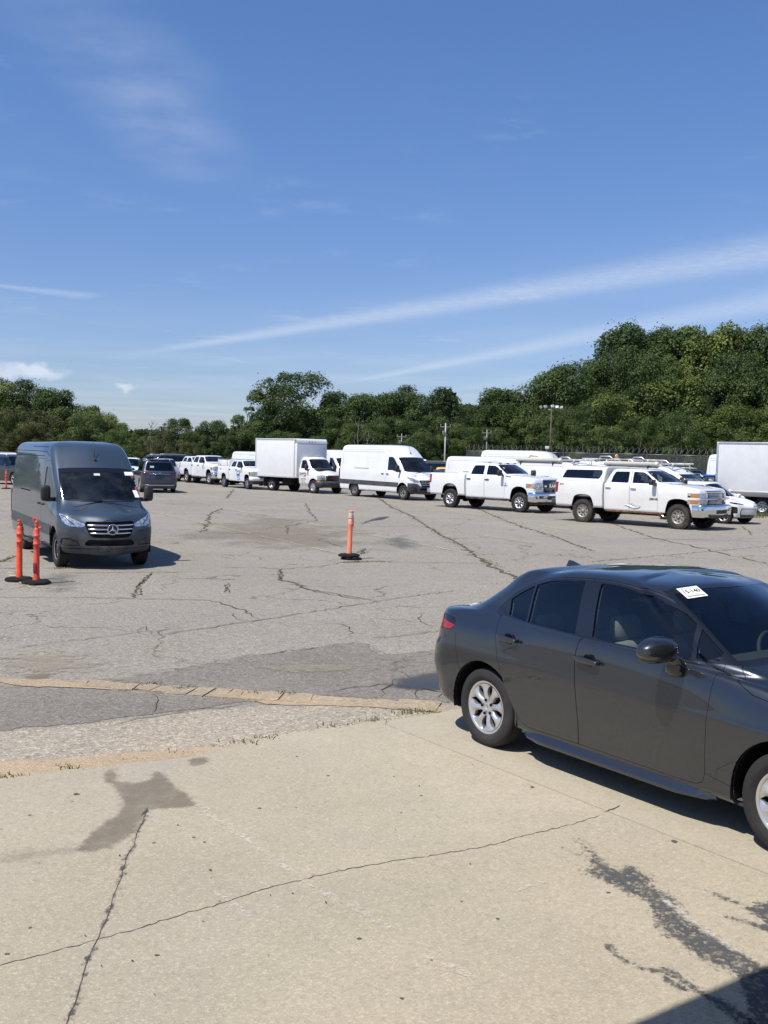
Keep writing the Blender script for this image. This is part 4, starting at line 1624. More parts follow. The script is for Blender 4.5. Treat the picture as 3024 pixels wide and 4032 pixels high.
    # tail lamps wrap round the rear corners
    tl = round_poly([(-.405, .91), (-.42, .972), (-.54, .985), (-.80, .972), (-1.1, .955), (-1.1, .872), (-.72, .872), (-.455, .878)], .02)
    kt = b.both('tail_lamp', REDL, tl, gap=.004, depth=.002, filt=lambda c, n: c.x < -.3 and abs(c.y) > .42)
    tl2 = round_poly([(-.41, .925), (-.425, .968), (-.54, .98), (-.70, .972), (-.60, .95)], .01)
    b.both('lamp_bezel', GLOSSBLK, tl2, filt=lambda c, n: c.x < -.3, rim=0)
    # bumper split line, fuel flap, boot and bonnet lines
    groove = b.groove
    groove([(-.375, .87), (-.36, .80), (-.335, .72), (-.315, .63), (-.29, .575)], .0016)
    groove([(2.24, 1.046), (2.30, .97), (2.42, .915), (2.7, .87), (3.0, .80)], .002, only={0})
    groove([(2.12, .36), (2.2, .345), (2.36, .325)], .0012, only={0})
    groove([(.38, .36), (.31, .372)], .0012, only={0})
    objs = b.finish(t, GREYPAINT, liner_mat=mat('grey_cabin_trim', (.075, .076, .078), .85, bumps=(60, .1, .003)))
    # side sills
    for sd in (1, -1):
        mb = MB()
        rows = []
        for k in range(25):
            x = .42 + 1.78 * k / 24
            e = min(1, k / 3, (24 - k) / 4) - .6 * (k in (0, 24))
            rows.append([(x, sd * (.815), .205), (x, sd * (.83 + .028 * e), .165 + .02 * (1 - e)), (x, sd * (.85 + .038 * e), .178 + .02 * (1 - e)), (x, sd * (.848 + .036 * e), .20), (x, sd * (.846 + .012 * e), .225 + .018 * e), (x, sd * .846, .25)])
        mb.grid(rows if sd < 0 else [r[::-1] for r in rows])
        mb.build('side_sill', GREYPAINT, t)
    # underbody
    mb = MB()
    mb.box((1.35, 0, .24), (3.9, 1.2, .06), .02)
    mb.build('underbody', UNDER, t)
    # wheels
    for x in (0, 2.70):
        for y in (-.868, .868):
            wheel_house(t, x, y + (.0 if y > 0 else 0), .385, .32, .318)
            add_wheel(t, x, y, .318, .205, .212, 'cover8')
    # mirrors
    for sd in (-1, 1):
        arm = MB()
        arm.grid([[(1.80, sd * .83, .985), (1.84, sd * .845, .955), (1.90, sd * .845, .955), (1.94, sd * .83, .985)],
                  [(1.79, sd * .88, 1.01), (1.83, sd * .88, .985), (1.90, sd * .88, .985), (1.93, sd * .875, 1.01)],
                  [(1.775, sd * .93, 1.06), (1.82, sd * .925, 1.03), (1.88, sd * .92, 1.03), (1.92, sd * .915, 1.06)]])
        arm.blob((1.86, sd * .86, .985), (.15, .09, .12), .7, .7, 14, 8)
        mir = arm.build('mirror_foot', GLOSSBLK, t)
        cap = MB()

        def shape(p):
            x = p.x * (1.0 - .25 * max(0, p.y)) + .18 * p.y * 0
            z = p.z * (1 - .30 * max(0, p.y) ** 2) * (1.0 if p.z > 0 else .82)
            return (x * (1 if p.x > 0 else .55), p.y, z)
        cap.blob((1.825, sd * 1.03, 1.105), (.24, .31, .175), .75, .72, 28, 18, fn=(lambda p: shape(Vector((p.x, p.y * sd, p.z))).__class__((shape(Vector((p.x, p.y * sd, p.z)))[0], p.y, shape(Vector((p.x, p.y * sd, p.z)))[2]))))
        mo = cap.build('mirror', GREYPAINT, t)
        st = MB()
        st.tube([(1.80, sd * .93, 1.065), (1.89, sd * .94, 1.062), (1.925, sd * 1.0, 1.068), (1.90, sd * 1.08, 1.078), (1.845, sd * 1.165, 1.085)], .008, 8)
        st.build('indicator_strip', CHROME, mo)
        lo = MB()
        lo.blob((1.825, sd * 1.02, 1.056), (.17, .26, .06), .8, .8, 20, 10)
        lo.build('mirror_underside', GLOSSBLK, mo)
    # door handles with their recesses
    for sd in (-1, 1):
        for key, x, z, y in ((dr, .275, .918, .878), (df, 1.115, .898, .880)):
            mb = MB()
            mb.blob((x, sd * (y + .030), z), (.225, .030, .040), .6, .75, 20, 10, rot=(0, R(3), 0))
            mb.blob((x - .085, sd * (y + .012), z + .002), (.045, .05, .036), .7, .7, 12, 8)
            mb.blob((x + .085, sd * (y + .012), z - .004), (.04, .05, .034), .7, .7, 12, 8)
            mb.build('handle', GREYPAINT, objs[key[sd]])
            rc = MB()
            n = 24
            rc.add([(x, sd * (y - .003), z)] + [(x + 0.046 * math.cos(2 * math.pi * k / n), sd * (y + .004), z + 0.046 * math.sin(2 * math.pi * k / n)) for k in range(n)], [(0, 1 + k, 1 + (k + 1) % n) for k in range(n)], True)
            rc.build('handle_recess', GLOSSBLK, objs[key[sd]])  # gloss black stands in for the shade inside the body-coloured recess
    # aerial fin
    mb = MB()
    prof = [(.02, 1.486, .035), (.06, 1.486, .035), (.20, 1.486, .012)]
    mb.add([(.02, -.03, 1.40), (.02, .03, 1.40), (.24, .012, 1.42), (.24, -.012, 1.42), (.04, -.008, 1.474), (.04, .008, 1.474), (.08, .007, 1.470), (.08, -.007, 1.470)],
           [(0, 1, 5, 4), (1, 2, 6, 5), (2, 3, 7, 6), (3, 0, 4, 7), (4, 5, 6, 7)])
    mb.build('aerial_fin', GREYPAINT, t)
    # wiper, cowl
    mb = MB()
    mb.tube([(2.50, -.58, 1.045), (2.47, -.25, 1.075), (2.45, .12, 1.09)], [.014, .011, .007], 8)
    mb.build('wiper', BLACK, t)
    # lot ticket on the screen
    tk = hub('lot_ticket', t)
    gl = next(o for k, o in objs.items() if o.name.startswith('windscreen') and not o.name.startswith('windscreen_frit'))
    bv = BVHTree.FromPolygons([v.co for v in gl.data.vertices], [tuple(q.vertices) for q in gl.data.polygons])
    hit, nrm, _, _ = bv.find_nearest(Vector((1.635, -.43, 1.425)))
    if nrm.x < 0:
        nrm = -nrm
    up = Vector((-.8, .10, .5))
    up = (up - nrm * up.dot(nrm)).normalized()
    tk.matrix_local = Matrix.Translation(hit + nrm * .008) @ Matrix((up.cross(nrm), up, nrm)).transposed().to_4x4() @ Matrix.Scale(.9, 4)
    mb = MB()
    mb.box((0, 0, 0), (.20, .14, .0015))
    mb.build('paper', PAPER, tk)
    text_obj('lettering', '15-140', .060, INK, tk, (0, .010, .0022), (0, 0, 0), .0003, True)
    mb = MB()
    mb.box((0, -.047, .0014), (.17, .016, .0006))
    mb.box((-.06, .052, .0014), (.02, .014, .0006))
    mb.box((.015, .052, .0014), (.09, .007, .0006))
    mb.box((0, -.026, .0014), (.10, .006, .0006))
    mb.build('print', mat('grey_print', (.30, .31, .33), .6), tk)
    # cabin
    seats(t, [1.28], .31, SEATL, .48, (.36, -.36), .92)
    seats(t, [.46], .30, SEATL, .60, (.34, -.34), .80)
    mb = MB()
    mb.blob((2.12, 0, .92), (.62, 1.36, .22), .5, .4, 24, 10)
    mb.box((1.45, 0, .5), (1.3, .22, .3), .05)
    mb.box((1.1, 0, .30), (2.4, 1.4, .05))
    mb.build('dashboard', INTER, t)
    steering(t, 1.78, .36, .93)
    mb = MB()
    mb.blob((1.62, 0, 1.36), (.05, .24, .07), .5, .5, 14, 8)
    mb.box((1.45, -.33, 1.40), (.16, .36, .012), .004)
    mb.box((1.45, .33, 1.40), (.16, .36, .012), .004)
    mb.build('cabin_mirror', INTER, t)
    return t


sedan()

# ------------------------------------------------------------------ vans
def mirror_big(t, x, y, z, m=BLACK, w=.24, h=.36, arm=True):
    """tall van or truck mirror on its arm"""
    sd = 1 if y > 0 else -1
    mb = MB()
    mb.blob((x, y + sd * w * .55, z), (.14, w, h), .5, .5, 18, 12)
    mb.tube([(x - .02, y - sd * .10, z - h * .38), (x, y + sd * .1, z - h * .40)], .045, 8)
    return mb.build('mirror', m, t)


def front_band(t, name, m, x0, w, zs, cf, bf, back, seg=14, parent_loc=None):
    """wrap-around bumper: profile zs = [(z, forward offset)], plan a rounded front of half width w"""
    plan = [(x0 - bf - cf - back, w), (x0 - bf - cf, w)]
    for k in range(1, 6):
        a = math.pi / 2 * k / 6
        plan.append((x0 - bf - cf + cf * math.sin(a), w - cf + cf * math.cos(a)))
    plan.append((x0 - bf, w - cf))
    for k in range(1, 5):
        q = k / 4
        plan.append((x0 - bf + bf * (1 - (1 - q) ** 2), (w - cf) * (1 - q)))
    full = plan + [(x, -y) for x, y in plan[-2::-1]]
    rows = []
    for z, off in zs:
        row = []
        for i, (x, y) in enumerate(full):
            a, b = full[max(i - 1, 0)], full[min(i + 1, len(full) - 1)]
            d = Vector((b[0] - a[0], b[1] - a[1])).normalized()
            n = Vector((-d.y, d.x)) if (d.x * y - d.y * 0) is None else Vector((-d.y, d.x))
            if n.x * (x - (x0 - 1.5)) + n.y * y < 0:
                n = -n
            row.append((x + n.x * off, y + n.y * off, z))
        rows.append(row)
    mb = MB()
    mb.grid(rows)
    return mb.build(name, m, t)


def star_badge(t, x, z, r):
    """three pointed star in a ring"""
    b = hub('badge', t, (x, 0, z))
    mb = MB()
    mb.tube([(0, r * math.cos(a), r * math.sin(a)) for a in np.linspace(0, 2 * math.pi, 25)], r * .11, 8, caps=False)
    for k in range(3):
        a = math.pi / 2 + k * 2 * math.pi / 3
        d, n = Vector((0, math.cos(a), math.sin(a))), Vector((0, -math.sin(a), math.cos(a)))
        tip, l, q, o = d * r * .97, n * r * .19 - d * 0, n * -r * .19, Vector((r * .16, 0, 0))
        mb.add([tuple(tip), tuple(l), tuple(q), tuple(o)], [(0, 1, 3), (0, 3, 2)])
    mb.build('emblem', CHROME, b)
    mb = MB()
    mb.lathe([(.001, -.012), (r, -.012)], 24, 'x')
    mb.build('badge_plate', GLOSSBLK, b)
    return b


def sprinter(name, label, loc, yaw, scale, pm, lower, wb=4.12, roof=2.72, far=False, detail=True, group=None, band=True, badge=True):
    t = thing(name, label, 'van', loc, yaw, group, scale)
    F = wb
    S = [0, 1.2, 2.3, 3.25, F]
    k = roof / 2.72

    def z_(v):
        return v if v < 1.5 else 1.5 + (v - 1.5) * (roof - 1.5) / 1.22
    xr = -1.36
    rings = [
        ring(xr + .06, F + .70, .80, .36, S, .1, .4, .02, .2),
        ring(xr + .03, F + .90, .965, .38, S, .12, .46, .02, .24, .42, .30),
        ring(xr, F + 1.00, .99, .55, S, .12, .46, .02, .24, .55, .46),
        ring(xr, F + 1.02, 1.0, .78, S, .12, .46, .02, .24, .78, .70),
        ring(xr, F + 1.00, 1.0, .98, S, .12, .46, .02, .24, .98, .90),
        ring(xr, F + .93, [1.0, 1.0, 1.0, .995, .985], [1.14, 1.14, 1.14, 1.13, 1.11], S, .12, .44, .02, .24, 1.14, 1.03),
        ring(xr, F + .84, [.998, .998, .998, .99, .965], [1.24, 1.24, 1.24, 1.23, 1.20], S, .12, .42, .02, .24, 1.24, 1.115),
        ring(xr, F + .60, [.995, .995, .995, .985, .93], [1.32, 1.32, 1.32, 1.31, 1.28], S, .12, .40, .02, .22, 1.32, 1.21),
        ring(xr, F + .36, [.99, .99, .99, .98, .91], [1.40, 1.40, 1.40, 1.39, 1.37], S, .12, .30, .02, .20, 1.40, 1.33),
        ring(xr + .01, F + .02, [.965, .965, .965, .955, .90], z_(1.72), S, .12, .24, .02, .18, None, z_(1.70)),
        ring(xr + .02, F - .36, [.94, .94, .94, .93, .885], z_(2.04), S, .13, .22, .02, .16, None, z_(2.06)),
        ring(xr + .03, F - .66, [.912, .912, .912, .905, .865], z_(2.30), S, .14, .22, .02, .16, None, z_(2.33)),
        ring(xr + .05, F - .90, [.875, .875, .875, .87, .83], z_(2.50), S, .15, .24, .02, .16, None, z_(2.53)),
        ring(xr + .09, F - 1.10, [.80, .80, .80, .795, .75], z_(2.63), S, .16, .24, .02, .15, None, z_(2.64)),
        ring(xr + .18, F - 1.35, [.66, .66, .66, .655, .60], z_(2.69), S, .15, .2, .02, .12, None, z_(2.69)),
        ring(xr + .35, F - 1.65, .35, z_(2.715), S, .1, .15, .02, .08),
    ]
    rings.append([(xr + .5 + (p[0] - xr - .35) * .9, 0, z_(2.72)) for p in rings[-1]])
    b = Body(rings, 4, 3)
    b.cut(b.VOID, circle_poly(0, .40, .465, 30), 'side')
    b.cut(b.VOID, circle_poly(F, .40, .475, 30), 'side')
    g = .0055 if not far else .007
    zt = z_(2.26)
    door = [(F - 1.40, .42), (F - .52, .42), (F - .50, .60), (F - .34, .82), (F - .22, 1.0), (F - .18, 1.25), (F - .12, 1.40), (F - .30, z_(1.62)), (F - .62, z_(1.98)), (F - .80, z_(2.16)), (F - 1.0, zt), (F - 1.34, zt), (F - 1.40, z_(2.2))]
    kd = b.both('door', pm, door, gap=g)
    slide = [(1.28, .42), (F - 1.42, .42), (F - 1.42, z_(2.3)), (1.28, z_(2.3))]
    ks = b.both('sliding_door', pm, slide, gap=g, sides=(-1,))
    if band:
        bz = [(xr - .1, .66), (F - .40, .64), (F - .30, .86), (xr - .1, .90)]
        b.both('side_moulding', lower, bz, rim=.01, depth=-.012)
    # cab windows
    win = round_poly([(F - 1.24, 1.46), (F - 1.24, z_(2.12)), (F - .94, z_(2.12)), (F - .80, z_(2.04)), (F - .30, 1.52), (F - .30, 1.42), (F - .62, 1.41), (F - .86, 1.46)], [.05, .06, .05, .05, .04, .04, .03, .03])
    b.both('window', GLASS_D, win, depth=.012, rim=0)
    ws = [(0, 1.385), (.45, 1.39), (.74, 1.41), (.845, 1.44), (.835, z_(1.66)), (.815, z_(1.90)), (.79, z_(2.09)), (.55, z_(2.115)), (0, z_(2.125))]
    ws = ws + [(-a, c) for a, c in ws[-2:0:-1]]
    fl = lambda c, n: c.x > F - 1.0 and n.x > .25
    b.one('windscreen_frit', GLOSSBLK, ws, 'front', filt=fl, rim=.01)
    w2 = [(0, 1.43), (.45, 1.435), (.70, 1.45), (.795, 1.48), (.79, z_(1.66)), (.77, z_(1.88)), (.745, z_(2.0)), (0, z_(2.04))]
    w2 = w2 + [(-a, c) for a, c in w2[-2:0:-1]]
    b.one('windscreen', GLASS_M, w2, 'front', filt=fl, depth=.003, rim=0)
    # front: lamps, grille, bumper
    ff = lambda c, n: c.x > F + .2
    bump = [(0, .25), (1.2, .25), (1.2, .86), (.97, .86), (.80, .86), (.60, .82), (.50, .72), (0, .70)]
    bump = bump + [(-a, c) for a, c in bump[-2:0:-1]]
    if lower is not pm:
        b.one('bumper', lower, bump, 'front', filt=lambda c, n: c.x > F + .40, rim=.01)
    hl = round_poly([(.525, .895), (.50, .96), (.66, 1.035), (.80, 1.10), (.93, 1.17), (.965, 1.15), (.93, 1.0), (.80, .90), (.62, .88)], .02)
    b.both('headlamp', HEADL, hl, view='front', filt=ff, gap=.006, depth=.004)
    hl2 = round_poly([(.60, .905), (.80, .905), (.90, .965), (.86, .985), (.62, .94)], .012)
    b.both('indicator_lamp', AMBER if not badge else HEADL, hl2, view='front', filt=ff, rim=0)
    gr = round_poly([(-.48, 1.01), (.48, 1.01), (.52, .96), (.43, .72), (.36, .675), (-.36, .675), (-.43, .72), (-.52, .96)], .03)
    b.one('grille', GLOSSBLK, gr, 'front', filt=ff, gap=.012, depth=.03, rim=.03)
    lo = round_poly([(-.52, .56), (-.44, .63), (.44, .63), (.52, .56), (.50, .50), (-.50, .50)], .03)
    b.one('lower_intake', SEAM, lo, 'front', filt=ff, depth=.03, rim=.03)
    fog = round_poly([(.60, .50), (.64, .60), (.80, .66), (.93, .66), (.955, .56), (.93, .50)], .03)
    b.both('fog_recess', DARKTRIM, fog, view='front', filt=ff, gap=.01, depth=.012, rim=.02)
    b.groove([(-.98, .455), (-.5, .44), (.5, .44), (.98, .455)], .006, 'front', sides=(1,), filt=ff)
    for q in (1, -1):
        b.groove([(F + .42, q * .93), (F + .62, q * .82), (F + .78, q * .62), (F + .90, q * .40), (F + .915, 0)], .004, 'top', sides=(1,), filt=lambda c, n: n.z > .25 and c.z > .85)
    for q in (-1, 1):
        vent = [(F + .46, q * .42), (F + .47, q * .74), (F + .40, q * .76), (F + .38, q * .42)]
        b.one('bonnet_vent', BLACK, vent, 'top', filt=lambda c, n: n.z > .3 and 1.2 < c.z < 1.5, depth=.004)
    if detail:
        b.groove([(xr + .32, z_(1.66)), (xr + .30, z_(2.30)), (xr + .36, z_(2.36)), (1.2, z_(2.36)), (F - 1.55, z_(2.36))], .0065)
        b.groove([(xr + .05, z_(2.47)), (1.2, z_(2.47)), (F - 1.5, z_(2.46)), (F - 1.15, z_(2.36))], .0065)
        b.groove([(.9, z_(2.57)), (F - 1.5, z_(2.57))], .0065)
        b.groove([(.0, 1.50), (1.28, 1.50)], .014, sides=(-1, 1))
    objs = b.finish(t, pm)
    mb = MB()
    mb.box(((F + xr) / 2, 0, .38), (F - xr - .3, 1.3, .10), .02)
    mb.build('underbody', UNDER, t)
    for x in (0, F):
        for y in (-.955, .955):
            wheel_house(t, x, y, .475, .35, .40)
            add_wheel(t, x, y, .375, .235, .215, 'steel', RUBBER, (STEEL, LINER, DARKTRIM))
    for sd in (-1, 1):
        mirror_big(t, F - .27, sd * 1.0, 1.55, BLACK, .20, .34)
        for key, x, z in ((kd, F - 1.22, 1.27),):
            mb = MB()
            mb.blob((x, sd * 1.012, z), (.19, .05, .045), .6, .6, 14, 8)
            mb.build('handle', BLACK, objs[key[sd]])
    mb = MB()
    mb.blob((F - 1.62, -1.012, 1.27), (.19, .05, .045), .6, .6, 14, 8)
    mb.build('handle', BLACK, objs[ks[-1]])
    # grille bars and badge
    xg = F + .985
    mb = MB()
    for z, w in ((.935, .48), (.85, .46), (.765, .42)):
        rows = []
        for q in np.linspace(-1, 1, 13):
            x = xg - .24 * abs(q) ** 2.2 * (w / .5) * .8
            rows.append([(x, q * w, z - .017), (x + .03, q * w, z - .004), (x + .022, q * w, z + .016), (x - .02, q * w, z + .018)])
        mb.grid(rows)
    mb.build('grille_bars', CHROME if badge else BLACK, t)
    if badge:
        star_badge(t, xg + .045, .853, .105)
    mb = MB()
    mb.box((F + 1.03, 0, .44), (.02, .52, .13), .006, (0, R(6), 0))
    mb.build('plate_holder', DARKTRIM, t)
    # wipers, aerial
    for y0, y1 in ((.62, -.05), (-.05, -.70)):
        mb = MB()
        mb.tube([(F + .30 - .05 * abs(y0), y0, 1.405), (F + .33 - .1 * abs(y1), y1, 1.425)], [.018, .010], 6)
        mb.build('wiper', BLACK, t)
    mb = MB()
    mb.tube([(F - .63, 0, z_(2.30)), (F - .78, 0, z_(2.30) + .40)], [.010, .004], 6)
    mb.blob((F - .62, 0, z_(2.31)), (.09, .06, .07), .7, .7, 12, 8)
    mb.build('aerial', BLACK, t)
    # tail lamps
    for sd in (-1, 1):
        mb = MB()
        mb.box((xr + .02, sd * .955, 1.15), (.10, .10, .62), .03)
        mb.build('tail_lamp', REDD, t)
    # cabin
    seats(t, [F - 1.0], .95, SEATM, .5, (.5, -.5), .95)
    mb = MB()
    mb.blob((F - .26, 0, 1.24), (.6, 1.56, .26), .5, .4, 20, 8)
    mb.build('dashboard', mat('grey_dash', (.07, .07, .068), .8), t)
    mb = MB()
    mb.box((F - 1.5, 0, 1.35), (.05, 1.66, 1.5), .02)
    mb.build('bulkhead', mat('grey_bulkhead', (.45, .46, .44), .8), t)
    steering(t, F - .42, .48, 1.42, .21, 35)
    # lot ticket at the top corner of the screen
    mb = MB()
    mb.box((0, 0, 0), (.004, .19, .10))
    mb.build('ticket', PAPER, t, (F - .27, .66, z_(2.0)), (0, R(-42), R(8)))
    return t


def step_board(t, x0, x1, y, z, m=BLACK):
    mb = MB()
    mb.box(((x0 + x1) / 2, y, z), (x1 - x0, .14, .05), .015)
    mb.build('step_board', m, t)


gs = sprinter('cargo_van', 'blue-grey high-roof cargo van facing the viewer behind two orange posts', (-7.46, 23.47, 0), R(-61), .92,
              paint('blue_grey_paint', (.036, .056, .082), metal=.25, dust=.02), mat('blue_grey_plastic', (.040, .049, .060), .5, dust=.2), wb=4.12, roof=2.68)
step_board(gs, 2.3, 3.3, -1.02, .34)
step_board(gs, .7, 1.9, -1.0, .34)
mb = MB()
mb.box((0, 0, 0), (.004, .10, .20))
mb.build('ticket', PAPER, gs, (4.12 + .20, .70, 1.56), (0, R(-42), R(14)))
DOTS = mat('pink_dot', (.8, .12, .16), .5)
for y, z, r_ in ((.72, 1.66, .03), (.715, 1.69, .018), (.70, 1.92, .022)):
    mb = MB()
    mb.lathe([(.001, .003), (r_, .0)], 10, 'x')
    mb.build('sticker', DOTS, gs, (4.12 + .235 - (z - 1.56) * .93, y, z))
mb = MB()
for k in range(5):
    mb.box((4.12 + .17 - k * .028, .715 + .008 * (k % 2), 1.72 + k * .03), (.004, .035, .008), 0, (.5 * (-1) ** k, R(-42), 0))
mb.build('marker_scrawl', mat('pale_marker', (.6, .75, .66), .6), gs)
mb = MB()
mb.box((0, 0, 0), (.004, .13, .06))
mb.build('ticket', mat('pale_green_paper', (.55, .66, .60), .6), gs, (4.12 - .20, -.05, 1.96), (0, R(-42), 0))

LOWER = mat('dark_grey_plastic', (.042, .046, .052), .55, dust=.25, bumps=(90, .1, .002))
ws_ = sprinter('cargo_van', 'long white high-roof cargo van with dark lower band between box truck and pickup', (-.90, 57.2, 0), R(-52.5), 1.055, W_WHITE, LOWER, wb=4.12, roof=2.74)


# ------------------------------------------------------------------ pickups
def pickup(name, label, loc, yaw, scale, pm, wb=3.785, style='ram', cap=None, wheel='alloy8', wmats=None, rubber=None, lugs=0, Rt=.415, group=None, detail=True):
    t = thing(name, label, 'pickup truck', loc, yaw, group, scale)
    F = wb
    S = [1.0, 1.6, 2.3, 3.0, F]
    hz = {'ram': 0.0, 'chevy': -.03, 'ford': -.05}[style]
    rings = [
        ring(.92, F + .70, .80, .50, S, .05, .2, 0, .1),
        ring(.88, F + .84, [.955, .955, .955, .955, .965], .52, S, .06, .22, 0, .12, .52, .62),
        ring(.87, F + .90, [.975, .97, .97, .97, .985], .66, S, .06, .22, 0, .12, .66, .70),
        ring(.87, F + .925, [.99, .985, .985, .985, 1.005], .86, S, .06, .22, 0, .12, .86, .84),
        ring(.87, F + .935, [1.0, .995, .995, .995, 1.015], 1.06, S, .06, .22, 0, .12, 1.06, 1.02),
        ring(.87, F + .925, [.998, .993, .993, .993, 1.012], 1.22, S, .06, .22, 0, .12, 1.22, 1.18 + hz),
        ring(.87, F + .90, [.985, .982, .982, .98, .99], [1.37, 1.37, 1.37, 1.36, 1.35 + hz], S, .06, .22, 0, .12, 1.37, 1.32 + hz),
        ring(.88, F + .84, [.965, .963, .963, .96, .95], [1.435, 1.435, 1.435, 1.43, 1.425 + hz], S, .06, .22, 0, .12, 1.435, 1.40 + hz),
        ring(.885, F + .62, [.948, .946, .946, .94, .90], [1.455, 1.455, 1.455, 1.455, 1.455 + hz], S, .06, .22, 0, .12, 1.455, 1.445 + hz),
        ring(.89, F + .10, [.937, .936, .936, .925, .86], [1.468, 1.468, 1.468, 1.468, 1.475], S, .06, .22, 0, .16, 1.468, 1.50),
        ring(.90, F - .40, [.925, .925, .925, .91, .84], [1.48, 1.48, 1.48, 1.48, 1.50], S, .06, .24, 0, .20, 1.48, 1.525),
        ring(.97, F - .84, [.845, .845, .845, .83, .775], 1.70, S, .07, .2, .01, .15, None, 1.73),
        ring(1.05, F - 1.20, [.775, .778, .778, .765, .72], 1.88, S, .08, .18, .01, .12, None, 1.90),
        ring(1.10, F - 1.36, [.73, .735, .735, .72, .67], 1.95, S, .08, .16, .01, .1, None, 1.955),
        ring(1.18, F - 1.48, [.64, .65, .65, .63, .58], 1.985, S, .08, .14, .01, .08, None, 1.985),
        ring(1.35, F - 1.65, .33, 2.005, S, .06, .1, .01, .05),
    ]
    rings.append([(1.45 + (p[0] - 1.35) * .85, 0, 2.01) for p in rings[-1]])
    b = Body(rings, 4, 3)
    arch = .50 if style != 'ford' else .47

    def archpoly(cx, r):
        return round_poly([(cx - r * 1.02, .2), (cx - r * .98, .62), (cx - r * .74, .96), (cx - r * .3, 1.03 + (.04 if style == 'ram' else 0)), (cx + r * .3, 1.03 + (.04 if style == 'ram' else 0)), (cx + r * .74, .96), (cx + r * .98, .62), (cx + r * 1.02, .2)], .2 if style != 'chevy' else .13)
    b.cut(b.VOID, archpoly(F, arch), 'side')
    g = .007
    D = F - 3.785
    x2, x3 = 1.92 + D * .4, 2.98 + D
    rd = [(.93, .56), (x2, .56), (x2, 1.47), (x2 - .04, 1.93), (1.18, 1.94), (1.06, 1.86), (.95, 1.50)]
    fd = [(x2, .56), (x3 + .02, .56), (x3 + .04, .8), (x3 + .02, 1.40), (x3 - .10, 1.52), (2.72 + D, 1.72), (2.42 + D, 1.90), (2.28 + D, 1.94), (x2 - .04, 1.93), (x2, 1.47)]
    kr = b.both('door', pm, rd, gap=g)
    kf = b.both('door', pm, fd, gap=g)
    w1 = round_poly([(1.12, 1.50), (1.16, 1.72), (1.24, 1.885), (x2 - .13, 1.895), (x2 - .10, 1.50)], .04)
    w2 = round_poly([(x2 + .06, 1.50), (x2 + .03, 1.895), (2.30 + D, 1.885), (2.48 + D, 1.80), (2.82 + D, 1.545), (2.84 + D, 1.50)], .035)
    b.both('window', GLASS_D, w1, depth=.012, rim=0)
    b.both('window', GLASS_D, w2, depth=.012, rim=0)
    ws = [(0, 1.545), (.5, 1.535), (.76, 1.52), (.80, 1.53), (.765, 1.66), (.69, 1.84), (.645, 1.915), (.4, 1.94), (0, 1.945)]
    ws = ws + [(-a, c) for a, c in ws[-2:0:-1]]
    fl = lambda c, n: F - 1.5 < c.x < F - .2 and n.x > .3
    b.one('windscreen_frit', GLOSSBLK, ws, 'front', filt=fl, rim=.01)
    b.one('windscreen', GLASS_M, offset_poly(ws, .03), 'front', filt=fl, depth=.003, rim=0)
    rw = round_poly([(-.66, 1.52), (.66, 1.52), (.60, 1.86), (-.60, 1.86)], .05)
    b.one('rear_window', GLASS_D, rw, 'front', filt=lambda c, n: c.x < 1.4 and n.x < -.3, depth=.005)
    ff = lambda c, n: c.x > F + .45 and n.x > .05
    # front end
    if style == 'ram':
        gr = round_poly([(-.50, 1.33), (.50, 1.33), (.56, 1.22), (.52, .93), (.44, .86), (-.44, .86), (-.52, .93), (-.56, 1.22)], .05)
        b.one('grille_surround', CHROME, offset_poly(gr, -.045), 'front', filt=ff, rim=.02, depth=-.012)
        b.one('grille', GLOSSBLK, gr, 'front', filt=ff, depth=.02, rim=.03)
        b.both('headlamp', HEADL, round_poly([(.60, .97), (.60, 1.22), (.80, 1.24), (1.02, 1.20), (1.03, 1.02), (.85, .95)], .03), view='front', filt=lambda c, n: c.x > F + .3, gap=.006)
        b.both('indicator_lamp', AMBER, round_poly([(F + .40, 1.05), (F + .42, 1.19), (F + .62, 1.20), (F + .60, 1.04)], .02), rim=0)
    elif style == 'chevy':
        gr = round_poly([(-.58, 1.26), (.58, 1.26), (.60, .86), (-.60, .86)], .03)
        b.one('grille', GLOSSBLK, gr, 'front', filt=ff, depth=.02, rim=.03)
        for z0, z1 in ((1.09, 1.24), (.87, 1.02)):
            b.both('headlamp', HEADL, round_poly([(.64, z0), (.64, z1), (1.02, z1 - .005), (1.02, z0)], .015), view='front', filt=lambda c, n: c.x > F + .3, gap=.006)
            b.both('indicator_lamp', AMBER, round_poly([(F + .45, z0 + .01), (F + .45, z1 - .015), (F + .72, z1 - .01), (F + .72, z0 + .01)], .012), rim=0)
    else:
        gr = round_poly([(-.56, 1.24), (.56, 1.24), (.60, 1.10), (.56, .84), (-.56, .84), (-.60, 1.10)], .03)
        b.one('grille', GLOSSBLK, gr, 'front', filt=ff, depth=.02, rim=.03)
        b.both('headlamp', HEADL, round_poly([(.62, .88), (.62, 1.22), (1.02, 1.20), (1.02, .92)], .03), view='front', filt=lambda c, n: c.x > F + .3, gap=.006)
        b.both('indicator_lamp', AMBER, round_poly([(F + .45, .93), (F + .45, 1.12), (F + .66, 1.14), (F + .66, .92)], .02), rim=0)
    for q in (1, -1):
        b.groove([(F - .32, q * .86), (F + .3, q * .84), (F + .70, q * .74), (F + .82, q * .60)], .004, 'top', sides=(1,), filt=lambda c, n: n.z > .3 and c.z > 1.2)
    objs = b.finish(t, pm, 'cab')
    # bed
    xr = -1.20 if style != 'ford' else -1.16
    SB = [-.7, -.35, 0, .35, .60]
